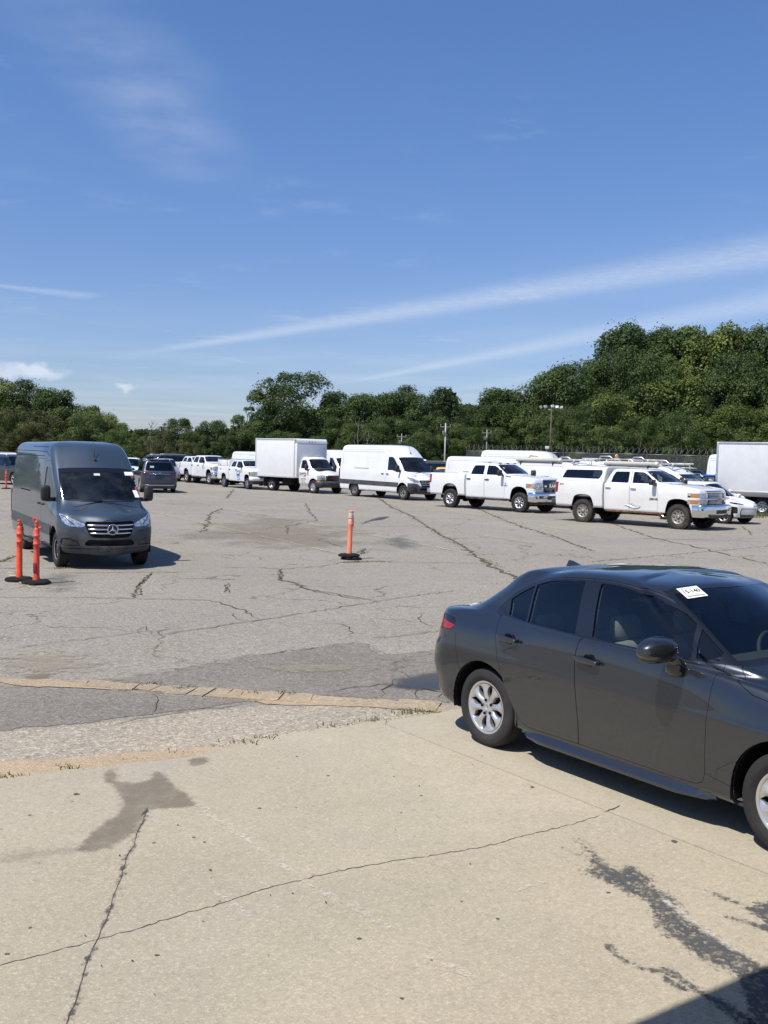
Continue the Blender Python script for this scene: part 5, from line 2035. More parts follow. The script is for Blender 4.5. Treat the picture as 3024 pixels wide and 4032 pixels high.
    rb = [ring(xr + .06, .80, .84, .56, SB, .04, .03, 0, 0), ring(xr + .02, .83, .96, .57, SB, .05, .03, 0, 0), ring(xr, .83, .985, .80, SB, .06, .03, 0, 0), ring(xr, .83, 1.005, 1.05, SB, .06, .03, 0, 0),
          ring(xr, .83, 1.003, 1.25, SB, .06, .03, 0, 0), ring(xr, .83, .99, 1.42, SB, .06, .03, 0, 0), ring(xr + .01, .83, .975, 1.485, SB, .06, .03, 0, 0), ring(xr + .03, .81, .945, 1.50, SB, .06, .03, 0, 0), ring(xr + .055, .79, .90, 1.485, SB, .05, .03, 0, 0), ring(xr + .06, .78, .895, .95, SB, .05, .03, 0, 0)]
    bb = Body(rb, 4, 2, open_top=True)
    bb.cut(bb.VOID, archpoly(0, arch * .98), 'side', filt=lambda c, n: abs(c.y) > .915)
    tg = round_poly([(-.76, .66), (.76, .66), (.76, 1.50), (-.76, 1.50)], .02)
    bb.one('tailgate', pm, tg, 'front', gap=.008, filt=lambda c, n: c.x < xr + .1 and n.x < -.3)
    tl = round_poly([(xr - .05, 1.06), (xr - .05, 1.44), (xr + .15, 1.44), (xr + .12, 1.06)], .02)
    bb.both('tail_lamp', REDL, tl, gap=.005, filt=lambda c, n: abs(c.y) > .8, depth=-.004)
    bb.finish(t, pm, 'bed', liner=False)
    mb = MB()
    mb.box((-.2, 0, .93), (1.95, 1.78, .04))
    mb.build('bed_floor', DARKTRIM, t)
    mb = MB()
    mb.box((1.75 + D / 2, 0, .50), (5.4 + D, .9, .14), .02)
    mb.box((.86, 0, .75), (.06, 1.8, .4))
    for x in (0, F):
        mb.tube([(x, -.85, Rt), (x, .85, Rt)], .07, 8)
        mb.blob((x, .1, Rt), (.3, .35, .32), .8, .8, 10, 8)
    mb.build('underbody', UNDER, t)
    for x in (0, F):
        for y in (-.985, .985):
            wheel_house(t, x, y - math.copysign(.03, y), arch + .03, .36, .50)
            add_wheel(t, x, y, Rt, .275, .235, wheel, rubber or RUBBER, wmats or (SILVER, LINER, DARKTRIM), lugs)
    for sd in (-1, 1):
        mb = MB()
        if style == 'ram':
            mb.blob((x3 - .10, sd * 1.16, 1.60), (.15, .25, .26), .45, .45, 18, 12)
            mb.tube([(x3 - .08, sd * .94, 1.50), (x3 - .09, sd * 1.14, 1.52)], .04, 8)
        else:
            mb.blob((x3 - .12, sd * 1.12, 1.555), (.17, .27, .20), .5, .5, 18, 12)
            mb.tube([(x3 - .08, sd * .94, 1.49), (x3 - .11, sd * 1.08, 1.50)], .05, 8)
        mb.build('mirror', BLACK, t)
        for key, x in ((kr, 1.06), (kf, x2 + .15)):
            mb = MB()
            mb.blob((x, sd * 1.0, 1.30), (.23, .055, .055), .5, .6, 14, 8)
            mb.build('handle', DARKTRIM if style != 'chevy' else CHROME, objs[key[sd]])
        if style == 'ram':
            mb = MB()
            mb.tube([(.95, sd * .98, .49), (F - .62, sd * .98, .49)], .05, 10)
            mb.build('step_bar', BLACK, t)
    # bumpers
    if style == 'chevy':
        front_band(t, 'front_bumper', CHROME, F + 1.08, 1.04, [(.86, -.10), (.845, .0), (.80, .02), (.62, .02), (.50, .0), (.44, -.06)], .22, .10, .22)
        mb = MB()
        mb.box((F + 1.075, 0, .63), (.05, .66, .13), .01)
        mb.box((F + 1.04, 0, .47), (.10, 1.3, .10), .02)
        mb.build('bumper_opening', BLACK, t)
        mb = MB()
        for y in (-.26, .26):
            mb.box((F + 1.095, y, .63), (.03, .15, .11), .008)
        mb.build('tow_hook_covers', DARKTRIM, t)
    elif style == 'ram':
        front_band(t, 'front_bumper', CHROME, F + 1.04, 1.05, [(.86, -.10), (.845, .0), (.79, .02), (.60, .03), (.49, .01), (.45, -.05)], .22, .12, .18)
        mb = MB()
        mb.box((F + 1.05, 0, .64), (.06, .84, .16), .02)
        mb.build('bumper_opening', BLACK, t)
        front_band(t, 'lower_valance', BLACK, F + .98, .98, [(.46, 0), (.40, .02), (.34, -.02)], .22, .12, .1)
        for y in (-.74, .74):
            mb = MB()
            mb.blob((F + .985, y, .655), (.10, .22, .11), .5, .5, 14, 8, rot=(0, 0, -.25 * (1 if y > 0 else -1)))
            mb.build('fog_lamp', GLOSSBLK, t)
        front_band(t, 'bumper_lip', CHROME, F + 1.05, .55, [(.53, -.02), (.515, .02), (.48, .01)], .1, .02, .05)
    else:
        front_band(t, 'front_bumper', pm, F + 1.0, 1.02, [(.84, -.10), (.83, .0), (.76, .02), (.66, .02), (.60, -.03)], .22, .12, .2)
        front_band(t, 'lower_valance', BLACK, F + .97, 1.0, [(.60, -.01), (.50, .0), (.36, -.02)], .22, .12, .25)
    mb = MB()
    mb.box((xr - .10, 0, .72), (.18, 1.92, .20), .05)
    mb.build('rear_bumper', CHROME if style != 'chevy' else DARKTRIM, t)
    # grille bars and badges
    xg = F + .925
    mb = MB()
    if style == 'ram':
        text_obj('lettering', 'RAM', .19, CHROME, t, (xg + .03, 0, 1.11), ON_FRONT, .012, True, sx=1.25)
        for s2 in (-1, 1):
            mb.box((xg - .01, s2 * .44, 1.11), (.04, .16, .075), .015)
        mb.build('grille_bars', CHROME, t)
    elif style == 'chevy':
        for z in (1.215, 1.165, 1.11, .99, .945, .90):
            rows = [[(xg - .115 * abs(q) ** 2, q * .57, z - .012), (xg + .02 - .115 * abs(q) ** 2, q * .57, z), (xg - .115 * abs(q) ** 2, q * .57, z + .012)] for q in np.linspace(-1, 1, 9)]
            mb.grid(rows)
        rows = [[(xg - .10 * abs(q) ** 2, q * 1.0, 1.025), (xg + .035 - .14 * abs(q) ** 2, q * 1.0, 1.03), (xg + .035 - .14 * abs(q) ** 2, q * 1.0, 1.08), (xg - .10 * abs(q) ** 2, q * 1.0, 1.085)] for q in np.linspace(-1, 1, 11)]
        mb.grid(rows)
        rows = [[(xg - .12 * abs(q) ** 2, q * .62, 1.25), (xg + .03 - .12 * abs(q) ** 2, q * .62, 1.255), (xg + .02 - .12 * abs(q) ** 2, q * .62, 1.32), (xg - .03 - .12 * abs(q) ** 2, q * .62, 1.335)] for q in np.linspace(-1, 1, 9)]
        mb.grid(rows)
        mb.build('grille_bars', CHROME, t)
        mb = MB()
        mb.prism([(-.15, -.028), (-.05, -.028), (-.05, -.055), (.05, -.055), (.05, -.028), (.135, -.028), (.15, .028), (.05, .028), (.05, .055), (-.05, .055), (-.05, .028), (-.135, .028)], 'x', xg + .035, xg + .055)
        bo = mb.build('badge', mat('gold_badge', (.42, .30, .13), .4, .6), t, (0, 0, 1.055))
    else:
        for z in (1.16, 1.04, .92):
            mb.grid([[(xg - .12 * abs(q) ** 2, q * .56, z - .02), (xg + .02 - .12 * abs(q) ** 2, q * .56, z), (xg - .12 * abs(q) ** 2, q * .56, z + .02)] for q in np.linspace(-1, 1, 9)])
        mb.build('grille_bars', DARKTRIM, t)
    # cabin
    seats(t, [2.2 + D], .85, SEATM, .5, (.42, -.42), 1.0)
    seats(t, [1.3], .85, SEATM, .55, (.42, -.42), .95)
    mb = MB()
    mb.blob((3.0 + D, 0, 1.40), (.6, 1.6, .26), .5, .4, 20, 8)
    mb.build('dashboard', INTER, t)
    steering(t, 2.72 + D, .42, 1.50, .19, 28)
    mb = MB()
    mb.blob((F - .56, 0, 1.52), (.05, 1.1, .02), .5, .5, 10, 6)
    mb.build('wiper', BLACK, t)
    if cap == 'topper':
        SC_ = [-.7, -.35, 0, .35, .55]
        rc = [ring(xr + .02, .86, .975, 1.50, SC_, .08, .06, 0, 0), ring(xr + .08, .86, .955, 1.60, SC_, .08, .06, 0, 0), ring(xr + .22, .87, .86, 1.90, SC_, .1, .06, 0, 0), ring(xr + .27, .88, .80, 2.00, SC_, .1, .06, 0, 0), ring(xr + .36, .86, .68, 2.045, SC_, .1, .06, 0, 0), ring(xr + .6, .75, .35, 2.06, SC_, .06, .05, 0, 0)]
        rc.append([(xr + .7 + (p[0] - xr - .6) * .85, 0, 2.065) for p in rc[-1]])
        tc_ = Body(rc, 3, 3)
        wn = round_poly([(xr + .27, 1.60), (xr + .40, 1.90), (.72, 1.92), (.76, 1.80), (.66, 1.60)], .06)
        tc_.both('topper_window', GLASS_D, wn, gap=.014, depth=.004, rim=0)
        tc_.one('topper_rear_window', GLASS_D, round_poly([(-.7, 1.6), (.7, 1.6), (.62, 1.9), (-.62, 1.9)], .05), 'front', filt=lambda c, n: c.x < xr + .5 and n.x < -.3, gap=.01)
        tc_.finish(t, pm, 'truck_topper', liner=True)
    elif cap == 'service':
        mb = MB()
        mb.box(((xr + .84) / 2, 0, 1.745), (.84 - xr, 1.90, .50), .03)
        mb.box((.60, 0, 1.76), (.55, 1.86, .50), .05)
        mb.build('service_topper', pm, t)
        mb = MB()
        mb.box(((xr + .84) / 2, 0, 2.0), (.88 - xr, 1.94, .045), .015)
        mb.box((.58, -.952, 1.74), (.05, .02, .52))
        mb.build('topper_edge', GREYMET, t)
        for sd in (-1, 1):
            mb = MB()
            mb.box((-.36, sd * .958, 1.72), (1.42, .03, .40), .012)
            d = mb.build('side_hatch', pm, t)
            mb = MB()
            mb.box((-.62, sd * .98, 1.60), (.07, .02, .09), .005)
            mb.build('handle', BLACK, d)
    return t


r1 = pickup('pickup_truck', 'white crew-cab pickup with chrome grille next to the white cargo van', (3.72, 47.3, 0), R(-45), 1.05, W_WHITE, 3.785, 'ram')
text_obj('lettering', 'C', .10, DARKTRIM, r1, (3.08, -1.005, 1.16), ON_RIGHT, .004, True)
mb = MB()
mb.box((3.08, -1.003, 1.075), (.19, .006, .028), .002)
mb.build('badge', DARKTRIM, r1)
mb = MB()
mb.box((3.18, -.95, 1.46), (.30, .05, .05), .015, (0, R(8), 0))
mb.build('bonnet_louvre', CHROME, r1)
for x, y in ((2.42, -.50), (2.42, 0), (2.42, .50), (1.9, -.55)):
    mb = MB()
    mb.blob((x - .05, y, 2.0), (.16, .09, .05), .7, .7, 12, 6)
    mb.build('roof_lamp', DARKTRIM, r1)
mb = MB()
mb.blob((0, 0, 0), (.004, .12, .07), .6, .6, 10, 6)
mb.build('sticker', PAPER, r1, (2.62, -.55, 1.80), (0, R(-50), 0))

MUDW = mat('dusty_white_paint', (.66, .645, .60), .5, coat=.7, coat_rough=.1, dust=.35, dustcol=(.42, .31, .20))
r2 = pickup('pickup_truck', 'dusty white pickup with topper and dented doors in front of the white hatchback', (8.13, 38.75, 0), R(-44.5), 1.03, W_WHITE2, 3.80, 'chevy', 'topper', 'slot8', (mat('dull_wheel', (.36, .33, .29), .45, .6, dust=.5), LINER, DARKTRIM), RUBBER_OLD, 34, .425)
text_obj('lettering', '2500 HD', .085, DARKTRIM, r2, (2.88, -1.004, .98), ON_RIGHT, .004, True)
text_obj('lettering', '4x4', .11, mat('red_decal', (.35, .02, .03), .5), r2, (-.93, -1.0, 1.36), ON_RIGHT, .002, True, shear=.3)
# crumpled sheet metal low on the doors
CRE = mat('dented_panel', (.50, .49, .46), .5, coat=.7, dust=.5)
mb = MB()
pts = [(1.72, .74), (1.86, .80), (1.98, .76), (2.08, .82), (2.22, .74), (2.40, .73), (2.30, .66), (2.10, .63), (1.95, .68)]
rgd = np.random.default_rng(4)
mb.add([(x, -.992 - rgd.uniform(.0, .010), z) for x, z in pts] + [(2.03, -.978, .73)], [(i_, (i_ + 1) % 9, 9) for i_ in range(9)])
mb.build('dent', W_WHITE2, r2)
mb = MB()
mb.tube([(2.0, -1.0, .80), (2.06, -.99, .72), (2.22, -.995, .69), (2.38, -1.0, .72)], [.002, .004, .004, .002], 6)
mb.build('dent_crease', SEAM, r2)
mb = MB()
mb.box((2.1, -.93, .50), (2.3, .06, .09), .02)
mb.build('rocker_panel', mat('rusty_rocker', (.16, .085, .05), .9, vary=.5, vscale=9), r2)

r3 = pickup('pickup_truck', 'white pickup with boxy service topper and blue door sign left of the box truck', (-9.74, 66.6, 0), R(-57.5), .905, W_WHITE, 3.95, 'ford', 'service', 'alloy6', (CHROME, LINER, DARKTRIM), Rt=.40)
sg = hub('door_sign', r3, (2.55, -1.008, .98))
mb = MB()
mb.box((0, 0, 0), (.50, .008, .62))
mb.build('panel', mat('pale_blue_sign', (.50, .58, .78), .5), sg)
mb = MB()
mb.box((0, -.006, .10), (.47, .006, .38))
mb.build('field', mat('blue_sign', (.03, .07, .36), .5), sg)
mb = MB()
mb.blob((0, -.010, .10), (.26, .006, .13), .5, .5, 12, 6)
mb.build('emblem', PAPER, sg)
mb = MB()
mb.box((0, -.010, .235), (.34, .006, .045))
mb.build('print', PAPER, sg)
mb = MB()
mb.box((0, -.006, -.155), (.36, .006, .03))
mb.box((0, -.006, -.225), (.30, .006, .025))
mb.build('print', MATS['blue_sign'], sg)
text_obj('lettering', 'FX4', .15, GREYMET, r3, (-.55, -1.0, 1.30), ON_RIGHT, .003, True, shear=.25)
r4 = pickup('pickup_truck', 'white crew-cab pickup with open bed, farthest left of the white row', (-13.55, 74.0, 0), R(-56), 1.0, W_WHITE, 3.90, 'ram')
text_obj('lettering', 'C', .13, DARKTRIM, r4, (3.2, -1.005, 1.14), ON_RIGHT, .004, True)


# ------------------------------------------------------------------ box trucks
def truck_box(t, x0, x1, w, z0, z1, m, rail=ALU):
    """van body: side panels, corner posts, rails and roof"""
    mb = MB()
    mb.box(((x0 + x1) / 2, 0, (z0 + z1) / 2), (x1 - x0, 2 * w, z1 - z0), .05)
    o = mb.build('cargo_box', m, t)
    for sd in (-1, 1):
        mb = MB()
        mb.box(((x0 + x1) / 2, sd * (w + .006), z0 + .05), (x1 - x0 - .02, .03, .12), .008)
        mb.build('lower_rail', rail, t)
        mb = MB()
        mb.box(((x0 + x1) / 2, sd * (w + .006), z1 - .045), (x1 - x0 - .02, .03, .09), .01)
        mb.build('upper_rail', rail, t)
        for x in (x0 + .045, x1 - .05):
            mb = MB()
            mb.box((x, sd * (w + .008), (z0 + z1) / 2), (.09, .03, z1 - z0 - .02), .01)
            mb.build('corner_post', rail, t)
    return o


def box_truck(label, loc, yaw, scale):
    t = thing('box_truck', label, 'box truck', loc, yaw, None, scale)
    F = 4.0
    S = [2.80, 3.0, 3.3, 3.65, F]
    rings = [
        ring(2.66, F + .55, .78, .50, S, .05, .2, 0, .1),
        ring(2.64, F + .66, .90, .52, S, .06, .24, 0, .14, .52, .60),
        ring(2.63, F + .72, .94, .72, S, .06, .26, 0, .14, .72, .72),
        ring(2.63, F + .74, .965, .95, S, .06, .28, 0, .14, .95, .90),
        ring(2.63, F + .72, [.975, .975, .975, .97, .955], 1.10, S, .06, .30, 0, .16, 1.10, 1.04),
        ring(2.63, F + .66, [.97, .97, .97, .96, .93], [1.25, 1.25, 1.25, 1.23, 1.18], S, .06, .30, 0, .18, 1.25, 1.13),
        ring(2.64, F + .45, [.955, .955, .955, .94, .89], [1.35, 1.35, 1.35, 1.33, 1.27], S, .06, .30, 0, .18, 1.35, 1.22),
        ring(2.65, F + .14, [.945, .945, .945, .93, .86], [1.40, 1.40, 1.40, 1.39, 1.36], S, .06, .28, 0, .18, 1.40, 1.36),
        ring(2.66, F - .06, [.93, .93, .93, .91, .85], 1.45, S, .06, .25, 0, .16, None, 1.45),
        ring(2.68, F - .38, [.87, .87, .87, .86, .80], 1.75, S, .07, .2, 0, .13, None, 1.76),
        ring(2.70, F - .64, [.80, .80, .80, .79, .74], 1.98, S, .08, .18, 0, .10, None, 2.0),
        ring(2.72, F - .78, [.74, .74, .74, .73, .68], 2.07, S, .08, .16, 0, .08, None, 2.08),
        ring(2.78, F - .90, .60, 2.12, S, .08, .12, 0, .06),
        ring(2.86, F - .98, .3, 2.14, S, .05, .06, 0, .03),
    ]
    rings.append([(2.88 + (p[0] - 2.86) * .8, 0, 2.145) for p in rings[-1]])
    b = Body(rings, 4, 3)
    b.cut(b.VOID, circle_poly(F, .42, .46, 28), 'side')
    dp = [(2.70, .58), (3.50, .58), (3.52, 1.0), (3.62, 1.36), (3.45, 1.60), (3.20, 2.0), (2.76, 2.03), (2.70, 1.9)]
    kd = b.both('door', W_WHITE, dp, gap=.008)
    b.both('window', GLASS_D, round_poly([(2.82, 1.44), (2.82, 1.93), (3.12, 1.93), (3.44, 1.52), (3.44, 1.42)], .04), depth=.012, rim=0)
    ws = [(0, 1.44), (.5, 1.44), (.78, 1.46), (.79, 1.50), (.745, 1.75), (.69, 1.96), (.5, 1.99), (0, 2.0)]
    ws = ws + [(-a, c) for a, c in ws[-2:0:-1]]
    fl = lambda c, n: c.x > F - .9 and n.x > .3
    b.one('windscreen_frit', GLOSSBLK, ws, 'front', filt=fl, rim=.01)
    b.one('windscreen', GLASS_M, offset_poly(ws, .025), 'front', filt=fl, depth=.003, rim=0)
    ff = lambda c, n: c.x > F + .25
    b.one('grille', GLOSSBLK, round_poly([(-.5, 1.05), (.5, 1.05), (.5, .72), (-.5, .72)], .02), 'front', filt=ff, depth=.02, rim=.03)
    b.both('headlamp', HEADL, round_poly([(.55, .84), (.55, 1.06), (.95, 1.06), (.95, .84)], .02), view='front', filt=ff, gap=.006)
    b.both('indicator_lamp', AMBER, round_poly([(.55, .73), (.55, .83), (.95, .83), (.95, .73)], .015), view='front', filt=ff, gap=.004)
    objs = b.finish(t, W_WHITE, 'cab')
    front_band(t, 'front_bumper', DARKTRIM, F + .86, .98, [(.70, -.10), (.69, 0), (.62, .02), (.50, .02), (.40, -.01), (.36, -.08)], .22, .12, .25)
    text_obj('lettering', 'GMC', .15, mat('red_badge', (.25, .02, .03), .4), t, (F + .76, 0, .91), ON_FRONT, .012, True, sx=1.2)
    mb = MB()
    mb.tube([(F + .70 - .1, -.5, 1.06), (F + .755, 0, 1.06), (F + .70 - .1, .5, 1.06)], .015, 6)
    mb.build('grille_bars', CHROME, t)
    for sd in (-1, 1):
        mirror_big(t, 3.52, sd * .97, 1.50, BLACK, .20, .36)
        mb = MB()
        mb.blob((2.82, sd * .98, 1.12), (.05, .05, .20), .5, .6, 12, 8)
        mb.build('handle', BLACK, objs[kd[sd]])
    SIL = mat('white_box_panel', (.70, .705, .71), .45, dust=.12, dustcol=(.5, .48, .44), vary=.03)
    truck_box(t, -1.42, 2.52, 1.16, .86, 3.18, SIL, mat('pale_rail', (.58, .59, .60), .5, .3, dust=.2))
    # rounded nose of the box
    mb = MB()
    rows = []
    for k_ in range(9):
        a = math.pi / 2 * k_ / 8
        rows.append([(2.52 + .16 * math.sin(a), y, 3.18 - .30 * (1 - math.cos(a))) for y in np.linspace(-1.16, 1.16, 9)])
    mb.grid(rows)
    mb.box((2.55, 0, 1.87), (.26, 2.30, 2.02), .04)
    mb.build('box_nose', SIL, t)
    mb = MB()
    for y in (-.22, 0, .22):
        mb.blob((2.66, y, 3.02), (.06, .10, .05), .6, .6, 8, 6)
    mb.build('clearance_lamps', AMBER, t)
    mb = MB()
    mb.box((.9, -.42, .66), (4.6, .12, .22), .01)
    mb.box((.9, .42, .66), (4.6, .12, .22), .01)
    for x in (-1.0, -.4, .5, 1.3, 2.1):
        mb.box((x, 0, .80), (.10, 2.1, .10))
    mb.box((1.35, -.62, .58), (.9, .35, .35), .04)
    mb.tube([(0, -.9, .38), (0, .9, .38)], .08, 8)
    mb.build('chassis', UNDER, t)
    for y in (-1.0, 1.0):
        add_wheel(t, 0, y, .385, .42, .215, 'steel', RUBBER, (SILVER, LINER, DARKTRIM))
        wheel_house(t, F, y * .93, .47, .35, .42)
        add_wheel(t, F, y * .97, .385, .235, .215, 'slot8', RUBBER, (SILVER, LINER, DARKTRIM))
        mb = MB()
        mb.box((-.55, y * .93, .55), (.02, .45, .58))
        mb.build('mud_flap', BLACK, t)
    sgn = hub('door_sign', t, (3.1, -.985, 1.06))
    text_obj('lettering', 'PTC', .22, INK, sgn, (0, 0, .04), ON_RIGHT, .002, True, shear=.25)
    mb = MB()
    mb.tube([(.12, 0, .16), (.26, 0, .12), (.29, 0, .04), (.18, 0, -.05), (.0, 0, -.09)], [.006, .02, .02, .014, .004], 6)
    mb.build('swoosh', mat('red_swoosh', (.45, .03, .03), .5), sgn)
    mb = MB()
    for k_ in range(7):
        mb.box((-.20 + .07 * k_, .004, -.22), (.045, .006, .05))
    mb.build('print', mat('red_ink', (.45, .18, .17), .6), sgn)
    mb = MB()
    for k_ in range(6):
        mb.box((-.21 + .07 * k_, .004, -.34), (.045, .006, .045))
    mb.build('print', mat('grey_print', (.30, .31, .33), .6), sgn)
    mb = MB()
    mb.blob((F - .12, 0, 1.36), (.6, 1.5, .25), .5, .4, 18, 8)
    mb.build('dashboard', INTER, t)
    seats(t, [3.0], .85, SEATM, .5, (.42, -.42), .95)
    return t


box_truck('white box truck with lettered cab door in the middle of the row', (-6.2, 62.6, 0), R(-47), 1.0)

# ------------------------------------------------------------------ smaller vehicles
def hatch(name, label, cat, loc, yaw, pm, L=4.3, W=1.8, H=1.6, wb=2.7, fo=.85, belt=1.0, hood=.92, cowl=None, tail=.30, rails=False, style=None, group=None, rear_glass=GLASS_D, scale=1.0, wheel='alloy5', sun_roof=False, nu=3):
    """five-door body: loc is the middle of the rear axle on the ground"""
    t = thing(name, label, cat, loc, yaw, group, scale)
    xr, xf, w, F = -(L - wb - fo), wb + fo, W / 2, wb
    cw = cowl if cowl is not None else wb - .35
    S = [0, wb * .25, wb * .5, wb * .75, wb]
    z = lambda q: .22 + (belt - .22) * q
    rings = [
        ring(xr + .16, xf - .22, w * .84, .22, S, .25, .3, .05, .15),
        ring(xr + .06, xf - .12, w * .945, .25, S, .28, .36, .06, .2, .30, .24),
        ring(xr + .01, xf - .03, w * .985, z(.28), S, .3, .4, .07, .22, None, .38),
        ring(xr, xf, w * .995, z(.55), S, .3, .42, .07, .24, None, .55),
        ring(xr + .01, xf - .01, w * 1.0, z(.75), S, .3, .44, .07, .24, None, .68),
        ring(xr + .03, xf - .06, w * .985, [z(.92)] * 4 + [hood - .03], S, .3, .44, .07, .24, None, hood - .16),
        ring(xr + .05, xf - .14, [w * .965] * 4 + [w * .93], [belt, belt - .01, belt - .02, belt - .03, hood + .02], S, .28, .44, .07, .26, None, hood - .08),
        ring(xr + .07, xf - .40, [w * .945] * 4 + [w * .87], [belt + .01, belt, belt - .01, belt - .02, hood + .07], S, .26, .42, .07, .26, None, hood + .03),
        ring(xr + .10, cw, [w * .92] * 4 + [w * .84], [belt + .03, belt + .02, belt + .01, belt, belt + .03], S, .24, .3, .07, .22, None, belt + .06),
        ring(xr + .10 + tail * .5, cw - .42, [w * .83] * 4 + [w * .77], belt + (H - belt) * .48, S, .2, .22, .06, .16),
        ring(xr + .10 + tail * .9, cw - .76, [w * .73] * 4 + [w * .68], H - .13, S, .16, .18, .05, .12),
        ring(xr + .12 + tail, cw - .90, [w * .66] * 4 + [w * .61], H - .06, S, .12, .14, .04, .09),
        ring(xr + .22 + tail, cw - 1.02, w * .54, H - .02, S, .1, .1, .03, .07),
        ring(xr + .5 + tail, cw - 1.2, w * .28, H - .004, S, .05, .05, .02, .04),
    ]
    lo, hi = xr + .6 + tail, cw - 1.3
    a0, a1 = rings[-1][0][0], rings[-1][-1][0]
    rings.append([(lo + (p[0] - a0) / (a1 - a0) * (hi - lo), 0, H) for p in rings[-1]])
    b = Body(rings, nu + (1 if style else 0), 3 if style else 2)
    Rt = .335 if H < 1.7 else .375
    for x in (0, F):
        b.cut(b.VOID, circle_poly(x, Rt, Rt + .06, 26), 'side')
    zb, zt = belt + .035, H - .14
    dlo = [(xr + .34, zb + .03), (xr + .26 + tail * .9, zt - .05), (xr + .55 + tail, zt + .01), (cw - 1.1, zt + .01), (cw - .82, zt - .06), (cw - .25, zb + .06), (cw - .22, zb)]
    b.both('window_surround', GLOSSBLK, dlo, rim=.01)
    mid = wb * .47
    p1 = round_poly([(mid + .06, zb + .02), (mid + .03, zt - .01), (cw - 1.12, zt - .01), (cw - .86, zt - .08), (cw - .32, zb + .04), (cw - .32, zb + .02)], .03)
    p2 = round_poly([(.30, zb + .02), (.28, zt - .02), (mid - .06, zt - .01), (mid - .04, zb + .02)], .03)
    p3 = round_poly([(xr + .45, zb + .05), (xr + .36 + tail * .9, zt - .06), (.20, zt - .03), (.22, zb + .02)], .03)
    for p in (p1, p2, p3):
        b.both('window', GLASS_D, p, depth=.008, rim=0)
    ws = [(0, belt + .075), (w * .5, belt + .065), (w * .80, belt + .05), (w * .75, belt + (H - belt) * .48), (w * .66, zt + .02), (w * .4, H - .085), (0, H - .075)]
    ws = ws + [(-a, c) for a, c in ws[-2:0:-1]]
    b.one('windscreen_frit', GLOSSBLK, ws, 'front', filt=lambda c, n: c.x > cw - 1.2 and n.x > .2, rim=.008)
    b.one('windscreen', GLASS_W, offset_poly(ws, .03), 'front', filt=lambda c, n: c.x > cw - 1.2 and n.x > .2, depth=.003, rim=0)
    rw = [(0, belt + .07), (w * .6, belt + .07), (w * .76, belt + .10), (w * .66, H - .17), (0, H - .15)]
    rw = round_poly(rw + [(-a, c) for a, c in rw[-2:0:-1]], .05)
    b.one('rear_window', rear_glass, rw, 'front', filt=lambda c, n: c.x < xr + .7 + tail and n.x < -.15, rim=.008)
    fr = [(mid, .30), (cw - .32, .30), (cw - .22, .55), (cw - .24, belt), (cw - .30, zb), (cw - .84, zt), (cw - 1.1, zt + .03), (mid - .02, zt + .03)]
    b.groove(fr + [fr[0]], .004, only={0, b.GAP})
    b.groove([(mid - .01, .30), (Rt + .22, .30), (Rt + .1, .45), (.16, .72), (.10, belt)], .004, only={0})
    if style == 'rear_suv':
        tl = round_poly([(.38, .98), (.42, 1.03), (.70, 1.06), (w + .1, 1.08), (w + .1, .97), (.72, .93)], .02)
        b.both('tail_lamp', REDD, tl, view='front', filt=lambda c, n: c.x < xr + .6, gap=.006)
        b.one('plate_recess', GLOSSBLK, round_poly([(-.24, .80), (.24, .80), (.24, .97), (-.24, .97)], .02), 'front', filt=lambda c, n: c.x < xr + .4, gap=.006)
        b.one('diffuser', DARKTRIM, [(-1.1, .2), (1.1, .2), (1.1, .47), (-1.1, .47)], 'front', filt=lambda c, n: c.x < xr + .5, rim=.01)
        b.groove([(-.68, .52), (-.72, .75), (-.80, .95), (-.78, 1.1)], .004, 'front', sides=(1,), filt=lambda c, n: c.x < xr + .4)
        b.groove([(.68, .52), (.72, .75), (.80, .95), (.78, 1.1)], .004, 'front', sides=(1,), filt=lambda c, n: c.x < xr + .4)
        b.groove([(-.68, .52), (.68, .52)], .004, 'front', sides=(1,), filt=lambda c, n: c.x < xr + .4)
    else:
        b.both('tail_lamp', REDL, round_poly([(.44, belt - .2), (.44, belt - .04), (w + .1, belt - .02), (w + .1, belt - .22)], .02), view='front', filt=lambda c, n: c.x < xr + .5, gap=.006)
    if style == 'bolt':
        fx = lambda c, n: c.x > F + .2
        b.both('headlamp', GLOSSBLK, round_poly([(.42, .745), (.42, .775), (.70, .83), (.93, .88), (.95, .85), (.80, .775)], .01), view='front', filt=fx)
        b.one('grille_frame', GLOSSBLK, round_poly([(-.56, .62), (.56, .62), (.64, .46), (.58, .28), (-.58, .28), (-.64, .46)], .03), 'front', filt=fx)
        b.one('grille', mat('silver_grille', (.52, .54, .56), .35, .3, vary=.2, vscale=40), round_poly([(-.52, .59), (.52, .59), (.60, .46), (.56, .37), (-.56, .37), (-.60, .46)], .03), 'front', filt=fx, depth=-.004)
        b.both('fog_surround', GLOSSBLK, round_poly([(.72, .42), (.74, .66), (.90, .70), (.94, .60), (.84, .42)], .03), view='front', filt=fx)
        b.one('lower_lip', GLOSSBLK, [(-1, .15), (1, .15), (1, .275), (-1, .275)], 'front', filt=fx)
    else:
        fx = lambda c, n: c.x > F + .2
        b.both('headlamp', HEADL, round_poly([(w * .58, hood - .22), (w * .58, hood - .12), (w * .95, hood - .03), (w * .98, hood - .12), (w * .80, hood - .22)], .02), view='front', filt=fx)
        b.one('grille', GLOSSBLK, round_poly([(-.45, hood - .16), (.45, hood - .16), (.40, .45), (-.40, .45)], .05), 'front', filt=fx, depth=.01)
    b.finish(t, pm)
    mb = MB()
    mb.box(((xr + xf) / 2, 0, .26), (L - .9, w * 1.3, .08), .02)
    mb.build('underbody', UNDER, t)
